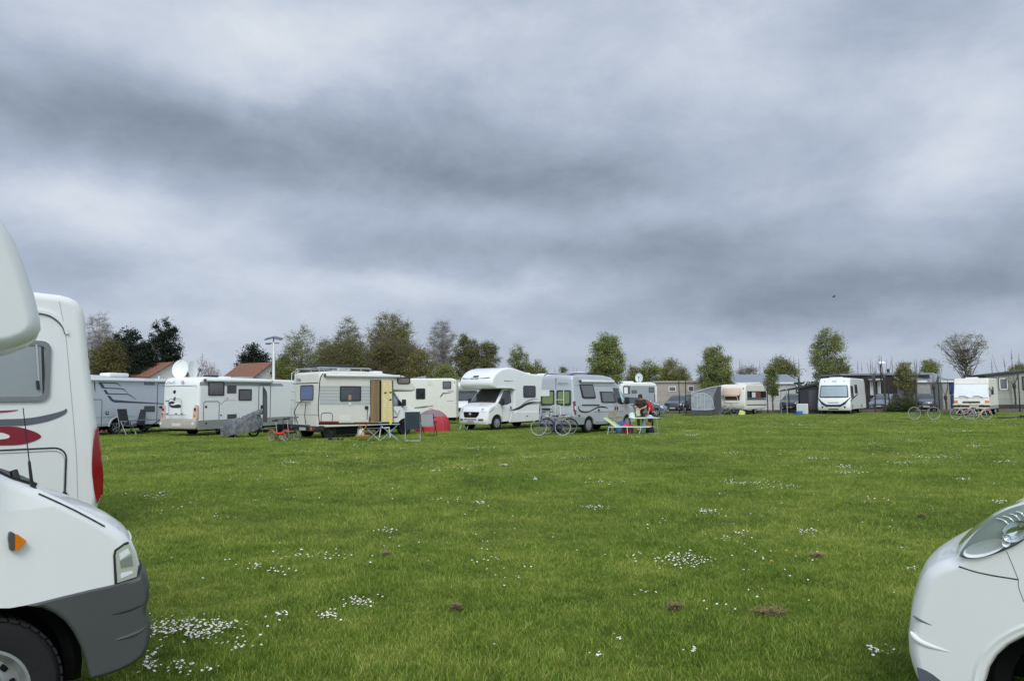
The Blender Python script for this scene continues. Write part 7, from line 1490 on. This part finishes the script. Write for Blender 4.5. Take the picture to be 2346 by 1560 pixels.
for i in range(19):
    u = .02+.86*i/18
    for j in range(13):
        t = math.pi*j/12; s_ = math.sin(t); zt = np.interp(u, [.0, .3, .6, .88], [.90, 1.02, 1.16, 1.24]); z = zt-.24*(1-s_**.5)+.012*math.sin(u*30); y = -math.cos(t)*np.interp(u, [0, .5, .88], [.26, .30, .10])+.012*math.sin(u*40+j); vs.append((u, y, z))
for i in range(18):
    for j in range(12): a = i*13+j; fs.append((a, a+1, a+14, a+13))
MB().add(vs, fs).build('upper_fold', TARP, TP, 60)
for x in (-.45, .50):
    m = MB(); m.lathe([(.20+.04*math.cos(t), .05*math.sin(t)) for t in [2*math.pi*i/8 for i in range(9)]], axis='y', n=28); w_ = m.build('wheel', RUBBER, TP); w_.location = (x, 0, .24)
    m = MB(); m.lathe([(.16, -.03), (.16, .03)], axis='y', n=20)
    for i in range(8): m.tube([(0, 0, 0), (math.cos(i*.785)*.16, 0, math.sin(i*.785)*.16)], .008, 4)
    m.build('rim', STEELD, w_)
MB().tube([(-.5, 0, .35), (0, 0, .32), (.5, 0, .4)], .05, 6).tube([(-.2, .1, .3), (-.3, .25, 0)], .015, 5).build('frame', STEELD, TP)
# folding chairs
def lounge_chair(label, loc, rz, cloth, frame, back=.72, style='high', group=None, seat_h=.44):
    c = thing('camping_chair', label, 'chair', loc, rz, group); w2 = .27
    tilt = .22 if style == 'high' else .12
    bp_ = [(-.20, seat_h+.03), (-.20-tilt*.5, seat_h+back*.5), (-.20-tilt, seat_h+back)]
    # front faces +x
    MB().prism([(-.20, seat_h), (.24, seat_h+.02), (.24, seat_h+.045), (-.20, seat_h+.025)], (0, w2, 0), (1, 0, 0), (0, 0, 1), 0, 2*w2).build('seat', cloth, c, 0)
    q_ = [(p[0]-.015, p[1]) for p in bp_]+[(p[0]+.015, p[1]) for p in bp_[::-1]]
    MB().prism(q_, (0, w2, 0), (1, 0, 0), (0, 0, 1), 0, 2*w2).build('backrest', cloth, c, 0)
    for s_ in (-1, 1):
        y = s_*(w2+.015)
        MB().tube([(.25, y, 0), (-.12, y, seat_h+.20)], .014, 6).build('leg', frame, c); MB().tube([(-.32, y, 0), (.20, y, seat_h+.18)], .014, 6).build('leg', frame, c)
        MB().tube([(-.26, y, seat_h+.20), (.26, y, seat_h+.20)], .014, 6).box(-.22, .26, y-.03, y+.03, seat_h+.205, seat_h+.235, r=.01).build('armrest', frame, c)
        MB().tube([(bp_[0][0], y, seat_h-.02), (bp_[1][0], y, bp_[1][1]), (bp_[2][0], y, bp_[2][1])], .013, 6).build('back_frame', frame, c)
    MB().tube([(bp_[2][0], -w2-.015, bp_[2][1]), (bp_[2][0], w2+.015, bp_[2][1])], .013, 6).tube([(.24, -w2-.015, seat_h), (.24, w2+.015, seat_h)], .012, 6).tube([(.25, -w2, .01), (.25, w2, .01)], .012, 6).tube([(-.32, -w2, .01), (-.32, w2, .01)], .012, 6).build('cross_bar', frame, c)
    return c
CHB = mat('black_mesh_cloth', (34, 38, 46), .8, var=.1); CHG = mat('slate_cloth', (62, 70, 82), .8, var=.1); CHL = mat('pale_grey_cloth', (166, 170, 176), .8, var=.08); FRD = mat('dark_frame', (44, 46, 50), .4, metal=.6); FRL = mat('light_frame', (176, 180, 180), .35, metal=.6)
q = gr(297, 996); lounge_chair('black high-back camping chair nearest the grey motorhome wheel', (q.x, q.y-.2, 0), R_(-20), CHB, FRL, back=.80)
q = gr(327, 992); lounge_chair('black high-back camping chair behind the dark folding table', (q.x, q.y-.55, 0), R_(-75), CHB, FRD, back=.74)
q = gr(944, 1010); lounge_chair('slate blue camping chair seen from behind near the red tent', (q.x, q.y+.25, 0), R_(95), CHG, FRL, back=.68)
q = gr(981, 999); lounge_chair('pale grey camping chair with dark legs beside the red tent', (q.x, q.y+.3, 0), R_(80), CHL, FRD, back=.55, style='low', seat_h=.40)
q = gr(1413, 988); lounge_chair('khaki camping chair between the lounger and the silver camper van', (q.x-.1, q.y-.25, 0), R_(-60), mat('khaki_cloth', (142, 136, 108), .8, var=.15), FRL, back=.52, style='low')
def folding_table(name, label, loc, rz, topm, legm, w_=.8, d=.6, h=.7, ins=.12, cross=True):
    t_ = thing(name, label, 'table', loc, rz); MB().box(-w_/2, w_/2, -d/2, d/2, h-.03, h, r=.01).build('tabletop', topm, t_)
    for y in (-d/2+.05, d/2-.05):
        for s_ in (-1, 1):
            P = [(s_*(w_/2-ins), y+.012*s_, h-.03), (-s_*(w_/2-ins) if cross else s_*(w_/2-ins+.06), y+.012*s_, 0)]
            MB().tube(P, .014, 6).build('leg', legm, t_)
    MB().tube([(-(w_/2-ins), -d/2+.05, .02), (-(w_/2-ins), d/2-.05, .02)], .011, 6).tube([(w_/2-ins, -d/2+.05, .02), (w_/2-ins, d/2-.05, .02)], .011, 6).build('cross_bar', legm, t_); return t_
q = gr(350, 993); folding_table('camping_table', 'dark folding table between the black chairs at the grey motorhome', (q.x, q.y-.5, 0), R_(20), mat('table_grey', (86, 90, 96), .5), FRD, w_=1.3, d=.7, h=.70)
WOOD = mat('orange_wood', (186, 122, 70), .5, var=.15, vs=6, stretch=(1, 1, 1)); BLUL = mat('pale_blue_frame', (150, 182, 196), .4, coat=.3)
q = gr(829, 1009); t_ = folding_table('wooden_table', 'small orange wooden folding table below the open door', (q.x, q.y+.2, 0), R_(12), WOOD, WOOD, w_=.72, d=.5, h=.72, ins=.16); MB().box(-.28, .28, -.26, .26, .16, .20).build('lower_shelf', WOOD, t_)
wt = (q.x, q.y+.2)
q = gr(891, 1009); folding_table('bistro_table', 'folding table with pale blue crossed legs and yellow cup on top', (q.x, q.y+.1, 0), R_(8), mat('blue_grey_top', (138, 160, 168), .4), BLUL, w_=.80, d=.5, h=.64, ins=.06); bt = (q.x, q.y+.1)
q = gr(857, 1010); folding_table('folding_stool', 'grey folding stool with wide legs between the wooden and blue tables', (q.x, q.y-.05, 0), R_(6), mat('stool_cloth', (72, 78, 88), .7), FRL, w_=.60, d=.4, h=.50, ins=.06)
q = gr(877, 1003); folding_table('step_stool', 'small white step stool behind the blue table', (q.x, q.y+.5, 0), R_(5), WHITE, WHITE, w_=.40, d=.3, h=.42, ins=.03, cross=False)
def small(name, label, cat, m, mt, loc, rz=0, smooth=35): o = m.build(name, mt, None, smooth); o.location = loc; o.rotation_euler = (0, 0, rz); tag(o, label, cat); return o
small('cup', 'tall yellow cup on the blue-legged table', 'cup', MB().lathe([(1e-4, 0), (.04, 0), (.055, .16), (.05, .16), (.035, .01)], axis='z', n=16), mat('yellow_plastic', (236, 222, 60), .4), (bt[0]+.05, bt[1], .641))
small('bowl', 'white bowl on the small wooden table', 'bowl', MB().lathe([(1e-4, 0), (.04, 0), (.08, .06), (.075, .06), (.03, .01), (1e-4, .01)], axis='z', n=16), WHITE, (wt[0]+.02, wt[1]-.05, .721))
small('bottle', 'dark bottle standing on the wooden table', 'bottle', MB().lathe([(.035, 0), (.035, .16), (.012, .22), (.012, .28), (1e-4, .28)], axis='z', n=12), mat('dark_bottle', (40, 36, 34), .2, coat=1), (wt[0]+.26, wt[1]-.02, .721))
q = gr(815, 1003); small('water_canister', 'white water canister on the grass behind the wooden table', 'canister', MB().box(-.16, .16, -.1, .1, 0, .36, r=.04).tube([(-.08, 0, .36), (-.06, 0, .42), (.06, 0, .42), (.08, 0, .36)], .015, 6), WHITE2, (q.x, q.y+.9, 0))
def shoe(x, y, rz, lab, mt):
    m = MB().box(-.14, .14, -.045, .045, 0, .03, r=.012).box(-.13, .02, -.042, .042, .02, .10, r=.02).box(-.02, .13, -.042, .042, .02, .065, r=.02)
    o = small('shoe', lab, 'shoe', m, mt, (x, y, 0), rz); o['group'] = 'shoes on the grass beside the beige motorhome'; return o
for i, (px, mt_) in enumerate([(757, DKPL), (764, GREYPL), (775, DKPL), (784, mat('brown_shoe', (70, 52, 44), .7))]):
    q = gr(px, 1008); shoe(q.x, q.y, R_(80+i*9), ['black shoe farthest left of the shoes beside the beige motorhome', 'grey shoe beside the leftmost black one', 'black shoe between the grey and the brown shoe', 'brown shoe, rightmost of the shoes beside the beige motorhome'][i], mt_)
# pink cloth on the grass behind the near motorhome
q = gr(234, 991); m = MB(); rs_ = random.Random(2); vs = []; fs = []
for i in range(15):
    for j in range(9): x = -.42+.84*i/14; y = -.25+.5*j/8; e = 1-abs(i/7-1)**3; vs.append((x, y+.06*math.sin(i*1.1), .03+.16*e*(.5+.5*math.sin(i*1.3)*math.cos(j*1.1))+rs_.uniform(0, .03)))
for i in range(14):
    for j in range(8): a = i*9+j; fs.append((a, a+1, a+10, a+9))
small('beach_cloth', 'crumpled bright pink cloth on the grass by the grey motorhome', 'cloth', MB().add(vs, fs), mat('pink_cloth', (226, 84, 118), .8, var=.1), (q.x, q.y, 0), 0, 60)
# red dome tent
q = gr(998, 990)
TN = thing('dome_tent', 'small red dome tent with grey upper panel', 'tent', (q.x-.25, q.y+.9, 0), R_(10)); TN.scale = (.88, .88, .98)
TR = mat('red_tent_cloth', (184, 50, 62), .7, var=.08, vs=3); TG = mat('mauve_grey_tent_cloth', (134, 112, 116), .7, var=.08)
def dome(fn, u0, u1, n=18, k=16, off=0.):
    vs = []; fs = []
    for i in range(n+1):
        u = u0+(u1-u0)*i/n
        for j in range(k+1): vs.append(fn(u, j/k, off))
    for i in range(n):
        for j in range(k): a = i*(k+1)+j; fs.append((a, a+1, a+k+2, a+k+1))
    return MB().add(vs, fs)
def tent(u, v, off=0):   # u around in degrees, v from ground to top
    a = R_(u); r = (1-v**2.2)**.5 if v < 1 else 0; h = 1.08*(v**.8)
    rx = 1.0+off; return (rx*math.cos(a)*r*1.0, (rx*.85)*math.sin(a)*r, h*(1+off*.5) if v > 0 else 0)
dome(tent, 0, 360, 48, 14).build('fabric', TR, TN, 60)
dome(lambda u, v, o: tent(u, .62+.38*v, .012), 195, 330, 18, 8).build('grey_panel', TG, TN, 60)
dome(lambda u, v, o: tent(u, .58+.10*v*math.sin(math.pi*(u-235)/45), .02), 235, 280, 10, 3).build('vent_opening', BLACK, TN, 60)
for u_ in (-58, 20): MB().tube([tent(u_, v, .015) for v in np.linspace(0, 1, 14)]+[tent(u_+180, v, .015) for v in np.linspace(1, 0, 14)], .014, 5).build('tent_pole', mat('tent_piping', (150, 120, 120), .6), TN)
# sun lounger, picnic table, bags
q = gr(1440, 994)
SL = thing('sun_lounger', 'lime green sun lounger with raised head and white frame', 'lounger', (q.x, q.y+.1, 0), R_(-20))
LIME = mat('lime_cloth', (168, 208, 128), .7, var=.06); q_ = .30
MB().prism([(-.55, .30), (.95, .30), (.95, .325), (-.55, .325)], (0, q_, 0), (1, 0, 0), (0, 0, 1), 0, 2*q_).build('bed', LIME, SL, 0)
MB().prism([(-.50, .31), (-.98, .66), (-.965, .68), (-.48, .33)], (0, q_, 0), (1, 0, 0), (0, 0, 1), 0, 2*q_).build('backrest', LIME, SL, 0)
m = MB()
for y in (-.32, .32): m.tube([(-.80, y, .30), (.98, y, .31)], .016, 6); m.tube([(-.48, y, .31), (-1.0, y, .69)], .016, 6)
m.tube([(-1.0, -.32, .69), (-1.0, .32, .69)], .016, 6); m.tube([(.98, -.32, .31), (.98, .32, .31)], .016, 6); m.build('frame', mat('white_tube', (226, 228, 224), .4), SL)
for x, x2 in ((-.78, -.84), (.02, .04), (.62, .54)):
    for y in (-.32, .32): MB().tube([(x, y, .30), (x2, y, 0)], .014, 6).build('leg', mat('white_tube', (226, 228, 224), .4), SL)
for y in (-.3, .3): MB().tube([(-.70, y, .52), (-.40, y, .30)], .010, 5).build('prop', mat('white_tube', (226, 228, 224), .4), SL)
q = gr(1474, 993); GT = (q.x, q.y)
PT_ = thing('picnic_table', 'folding picnic table with pale green top beside the lounger', 'table', (q.x, q.y, 0), R_(2))
MB().box(-.56, .10, -.38, .38, .66, .70, r=.012).build('tabletop', mat('pale_green_top', (204, 218, 170), .5), PT_); MB().box(.11, .62, -.38, .38, .66, .70, r=.012).build('tabletop', mat('pale_grey_top', (190, 196, 194), .5), PT_)
for x in (-.02, .52):
    for y in (-.34, .34): MB().tube([(x, y, .66), (x+.06 if x > 0 else x+.02, y, 0)], .015, 6).build('leg', FRL, PT_)
MB().tube([(-.5, -.34, .02), (.06, -.34, .02)], .012, 5).tube([(.05, -.34, .02), (.6, -.34, .02)], .012, 5).tube([(-.5, .34, .02), (.6, .34, .02)], .012, 5).tube([(-.1, -.34, .36), (.5, -.34, .30)], .010, 5).build('cross_bar', FRL, PT_)
def bag(label, name, cat, x, y, w_, d, h, mt, z=0., handles=True, r=.05, seed=0):
    m = MB(); rs_ = random.Random(seed); q2 = bmesh.new(); bmesh.ops.create_cube(q2, size=1); bmesh.ops.subdivide_edges(q2, edges=q2.edges[:], cuts=5, use_grid_fill=True)
    for v in q2.verts:
        c = v.co; k = 1-.22*(c.z+.5)**2; s3 = 1-.12*(abs(c.x*2)**4+abs(c.y*2)**4)
        v.co = Vector((c.x*w_*k*s3*(1+.08*math.sin(c.z*9+seed)), c.y*d*k*s3*(1+.1*math.sin(c.x*11+seed)), (c.z+.5)*h*(1-.12*abs(c.x*2)**2)+.02*math.sin(c.x*14+seed)*(c.z+.5)))
    m.bm(q2); return small(name, label, cat, m, mt, (x, y, z), 0, 60)
bag('crumpled bright pink bag on the grass under the picnic table', 'bag', 'bag', GT[0]-.62, GT[1]+.35, .60, .3, .40, mat('pink_bag', (222, 60, 110), .7, var=.1), seed=1)
bag('blue bag behind the pink bag by the camper van', 'bag', 'bag', GT[0]-.85, GT[1]+.75, .60, .3, .52, mat('blue_bag', (66, 104, 156), .7, var=.15), seed=2)
bag('black bag on the grass under the right half of the picnic table', 'bag', 'bag', GT[0]+.32, GT[1]+.15, .42, .3, .30, mat('black_bag', (26, 26, 28), .7), seed=3)
bag('yellow and orange carrier bag under the picnic table', 'carrier_bag', 'bag', GT[0]+.30, GT[1]+.30, .22, .2, .50, mat('orange_bag', (226, 140, 50), .6, rgb2=(240, 214, 70), vs=8), seed=4)
bag('light blue and white bag under the picnic table', 'carrier_bag', 'bag', GT[0]+.12, GT[1]+.36, .24, .2, .54, mat('light_blue_bag', (120, 178, 206), .6, rgb2=(220, 226, 230), vs=8), seed=5)
bag('white plastic bag on the left edge of the green table', 'plastic_bag', 'bag', GT[0]-.50, GT[1]-.05, .30, .22, .22, mat('white_plastic_bag', (214, 226, 220), .5, var=.08), z=.701, seed=6)
small('folded_cloth', 'folded pale lilac cloth on the right half of the picnic table', 'cloth', MB().box(-.16, .12, -.12, .12, 0, .05, r=.02).box(-.08, .06, -.08, .08, .04, .11, r=.03), mat('lilac_cloth', (190, 196, 222), .8), (GT[0]+.32, GT[1], .701))
q = gr(1432, 984); small('crate', 'black crate standing at the front wheel of the camper van', 'crate', MB().box(-.3, .3, -.2, .2, 0, .62, r=.03), BLACK, (q.x-.05, q.y+.45, 0))
# low items near the awning caravan and tent
q = gr(1497, 950)
q = gr(1699, 950); m = MB().prism([(-.28, 0), (.26, 0), (.30, .24), (.1, .36), (-.14, .40)], (0, -.03, 0), (1, 0, 0), (0, 0, 1), -.03, .03)
small('yellow_board', 'lime yellow folded board leaning by the caravan drawbar', 'board', m, mat('lime_yellow', (214, 218, 124), .6, var=.1), (q.x, q.y, 0), R_(-10), 0)
q = gr(1661, 949); small('white_crate', 'white chest standing in front of the open caravan window', 'chest', MB().box(-.3, .3, -.2, .2, 0, .75, r=.05), WHITE2, (q.x-.3, q.y+.5, 0))
q = gr(1833, 948); cb = thing('cupboard', 'white camping cupboard in front of the black side tent', 'cupboard', (q.x+.3, q.y+.2, 0), R_(-115)); MB().box(-.25, .25, -.45, .45, 0, .85, r=.02).build('body', WHITE2, cb); MB().prism([(-.4, .05), (.4, .05), (.4, .8), (-.4, .8)], (.25, 0, 0), (0, 1, 0), (0, 0, 1), 0, .01).build('front_panel', mat('pale_grey_panel', (196, 206, 206), .5), cb, 0)
q = gr(1828, 949); small('storage_tub', 'blue storage tub on the grass beside the white cupboard', 'tub', MB().box(-.26, .26, -.18, .18, 0, .26, r=.04).box(-.28, .28, -.2, .2, .25, .28, r=.01), mat('blue_tub', (52, 100, 190), .5), (q.x-.1, q.y-.5, 0))
q = gr(1595, 951); small('metal_frame', 'low dark frame lying on the grass by the awning tent', 'frame', MB().tube([(-1.3, 0, .03), (1.2, .1, .03), (1.25, .1, .5)], .02, 5).box(-1.1, 1.0, -.1, .1, .0, .04), BLACK, (q.x, q.y-.9, 0))
q = gr(2330, 957); small('sheet_bundle', 'dark bundle of sheets lying on the grass at the right edge', 'bundle', MB().box(-1.5, .8, -.2, .2, 0, .08, r=.03).box(-.1, .5, -.15, .15, .06, .18, r=.04), mat('dark_sheet', (44, 50, 50), .8), (q.x, q.y-.5, 0))
# small upturned root/stump shape near grey car
# ---------------------------------------------------------------- people
SKIN = mat('skin', (196, 150, 124), .55, var=.05); HAIR = mat('dark_hair', (34, 26, 24), .7, var=.1)
def skin_mesh(name, verts, edges, radii, mt, parent, sub=2):
    me = bpy.data.meshes.new(name); me.from_pydata(verts, edges, []); me.materials.append(mt)
    o = bpy.data.objects.new(name, me); COL.objects.link(o)
    md = o.modifiers.new('skin', 'SKIN'); md.use_smooth_shade = True; s2 = o.modifiers.new('sub', 'SUBSURF'); s2.levels = sub; s2.render_levels = sub
    for i, r in enumerate(radii): me.skin_vertices[0].data[i].radius = r if isinstance(r, tuple) else (r, r); me.skin_vertices[0].data[i].use_root = (i == 0)
    bpy.context.view_layer.update(); dg = bpy.context.evaluated_depsgraph_get(); m2 = bpy.data.meshes.new_from_object(o.evaluated_get(dg)); o.modifiers.clear(); o.data = m2
    m2.shade_smooth()
    if parent is not None: o.parent = parent
    return o
def person(label, loc, rz, J, shirt, trousers, hairm, apron=None, hold=None):
    """J: joints in local metres, +x is where the person faces"""
    root = thing('person', label, 'person', loc, rz)
    V_ = [J['pelvis'], J['waist'], J['chest'], J['neckb'], J['neck'], J['head'], J['crown']]; E_ = [(0, 1), (1, 2), (2, 3), (3, 4), (4, 5), (5, 6)]; R2 = [(.15, .12), (.13, .105), (.155, .115), (.09, .08), (.055, .055), (.082, .092), (.07, .08)]
    def chain(base, pts, rads):
        p = base
        for q, r in zip(pts, rads): V_.append(q); R2.append(r); E_.append((p, len(V_)-1)); p = len(V_)-1
        return p
    for s_ in ('L', 'R'):
        h = chain(3, [J['sh'+s_], J['el'+s_], J['wr'+s_]], [.062, .044, .030]); hv = Vector(J['ha'+s_]); wv = Vector(J['wr'+s_]); d = (hv-wv).normalized(); sdv = d.cross(Vector((0, 0, 1))).normalized(); nrm = sdv.cross(d)
        pm = chain(h, [tuple(wv+d*.05)], [(.036, .018)])
        for k, (o_, L_) in enumerate(((-.027, .068), (-.009, .076), (.009, .072), (.027, .058))):
            b0 = wv+d*.085+sdv*o_; chain(pm, [tuple(b0), tuple(b0+d*L_*.5-nrm*.012), tuple(b0+d*L_*.85-nrm*.035)], [.0105, .009, .0075])
        b0 = wv+d*.04+sdv*(-.036 if s_ == 'L' else .036); chain(pm, [tuple(b0), tuple(b0+d*.035+sdv*(-.02 if s_ == 'L' else .02)-nrm*.01)], [.012, .009])
        chain(0, [J['hi'+s_], J['kn'+s_], J['an'+s_], J['to'+s_]], [.092, .062, .042, .038])
    skin_mesh('body', V_, E_, R2, SKIN, root)
    bdy = root
    hd = Vector(J['head']); f = Vector(J['face']).normalized(); sd_ = f.cross(Vector((0, 0, 1))).normalized(); up = sd_.cross(f)
    fm_ = MB(); fm_.tube([hd+f*.085+up*.01, hd+f*.112-up*.022], [.008, .015], 6); 
    for s_ in (-1, 1): fm_.sphere(hd+sd_*.084*s_, .026, 8, (.5, .8, 1.2))
    fm_.build('nose_and_ears', SKIN, root, 60)
    e_ = MB()
    for s_ in (-1, 1): e_.sphere(hd+f*.088+sd_*.032*s_+up*.015, .010, 6)
    e_.tube([hd+f*.092-up*.048-sd_*.022, hd+f*.098-up*.05, hd+f*.092-up*.048+sd_*.022], .004, 4); e_.build('eyes_and_mouth', mat('eye_dark', (52, 30, 28), .5), root, 60)
    hm = MB(); c = hd+up*.035-f*.018; hm.sphere((0, 0, 0), .112, 16, (1.0, .95, 1.02)); 
    hm.v = [tuple(Vector(p)+c) for p in hm.v]; kf = [fc for fc in hm.f if not all((Vector(hm.v[i])-hd).dot(f) > .035 and (Vector(hm.v[i])-hd).dot(up) < .075 for i in fc)]
    hm.f = kf; hm.mi = [0]*len(kf); hm.build('hair', hairm, root, 60)
    # shirt with short sleeves
    V_ = [J['waist'], J['chest'], J['neckb']]; E_ = [(0, 1), (1, 2)]; R2 = [(.185, .155), (.205, .17), (.175, .16)]
    V_.append(tuple(Vector(J['pelvis'])+Vector((0, 0, -.02)))); R2.append((.20, .165)); E_.append((0, 3)); V_.append(tuple(Vector(J['neckb'])*.45+Vector(J['neck'])*.55)); R2.append((.10, .095)); E_.append((2, 4))
    for s_ in ('L', 'R'):
        V_.append(tuple(Vector(J['sh'+s_])+Vector((0, 0, .015)))); R2.append(.115); E_.append((2, len(V_)-1)); a, c2 = Vector(J['sh'+s_]), Vector(J['el'+s_]); V_.append(tuple(a+(c2-a)*.75)); R2.append(.072); E_.append((len(V_)-2, len(V_)-1))
    skin_mesh('shirt', V_, E_, R2, shirt, root)
    V_ = [tuple(Vector(J['pelvis'])+Vector((0, 0, .06))), J['pelvis']]; E_ = [(0, 1)]; R2 = [(.17, .145), (.185, .155)]
    for s_ in ('L', 'R'):
        a, c2 = Vector(J['kn'+s_]), Vector(J['an'+s_]); b1 = len(V_); V_ += [J['hi'+s_], J['kn'+s_], tuple(a+(c2-a)*.85)]; R2 += [.105, .078, .062]; E_ += [(1, b1), (b1, b1+1), (b1+1, b1+2)]
    skin_mesh('trousers', V_, E_, R2, trousers, root)
    for s_ in ('L', 'R'):
        a, t_ = Vector(J['an'+s_]), Vector(J['to'+s_]); d = (t_-a); d.z = 0; d.normalize(); M = Matrix.Translation(Vector((a.x, a.y, 0))+d*.06) @ Matrix.Rotation(math.atan2(d.y, d.x), 4, 'Z')
        MB().box(-.12, .16, -.045, .045, 0, .035, r=.012, M=M).box(-.11, .05, -.04, .04, .03, .10, r=.02, M=M).box(0, .15, -.04, .04, .03, .07, r=.02, M=M).build('shoe', DKPL, root)
    return root
J1 = dict(pelvis=(0, 0, .92), waist=(.0, 0, 1.08), chest=(.03, 0, 1.27), neckb=(.06, 0, 1.42), neck=(.085, 0, 1.48), head=(.13, 0, 1.575), crown=(.125, 0, 1.63), face=(.9, 0, -.45),
          shL=(.05, .19, 1.38), elL=(.06, .25, 1.12), wrL=(.28, .10, 1.07), haL=(.38, .04, 1.05), shR=(.05, -.19, 1.38), elR=(.06, -.25, 1.12), wrR=(.28, -.12, 1.09), haR=(.38, -.05, 1.07),
          hiL=(0, .09, .88), knL=(.03, .11, .48), anL=(0, .11, .09), toL=(.14, .12, .05), hiR=(0, -.09, .88), knR=(.03, -.12, .48), anR=(0, -.12, .09), toR=(.14, -.13, .05))
q = gr(1477, 990)
PSH = mat('patterned_dark_shirt', (30, 28, 29), .8, var=.2, vs=26, rgb2=(70, 50, 40)); PSH.node_tree.nodes['Noise Texture'].inputs['Scale'].default_value = 14
person('person in a dark patterned shirt looking down at the picnic table', (q.x, q.y+.85, 0), R_(-108), J1, PSH, mat('dark_trousers', (44, 42, 50), .8), HAIR)
tw = small('towel', 'pale towel hanging from the hands of the person in the dark shirt', 'towel', dome(lambda u, v, o: (-.10+.2*u+.012*math.sin(v*9), .02*math.sin(u*14)*(1-.3*v), -.34*v), 0, 1, 10, 10), mat('pale_towel', (196, 204, 178), .9, var=.08), (0, 0, 0), 0, 60)
hp_ = Matrix.Translation((q.x, q.y+.85, 0)) @ Matrix.Rotation(R_(-108), 4, 'Z') @ Vector((.38, -.08, 1.06)); tw.location = hp_
J2 = dict(J1); J2.update(waist=(.06, 0, 1.06), chest=(.20, 0, 1.20), neckb=(.31, 0, 1.30), neck=(.36, 0, 1.33), head=(.46, 0, 1.37), crown=(.48, 0, 1.42), face=(.7, 0, -.7), shL=(.26, .19, 1.27), elL=(.32, .24, 1.00), wrL=(.36, .20, .80), haL=(.38, .19, .70), shR=(.26, -.19, 1.27), elR=(.30, -.23, 1.0), wrR=(.34, -.18, .80), haR=(.36, -.17, .70))
q = gr(1489, 987)
person('person in a red shirt bending over the picnic table', (q.x+.34, q.y+1.35, 0), R_(-150), J2, mat('red_shirt', (196, 40, 52), .8, var=.08), mat('black_trousers', (30, 30, 34), .8), mat('grey_brown_hair', (92, 84, 78), .7))
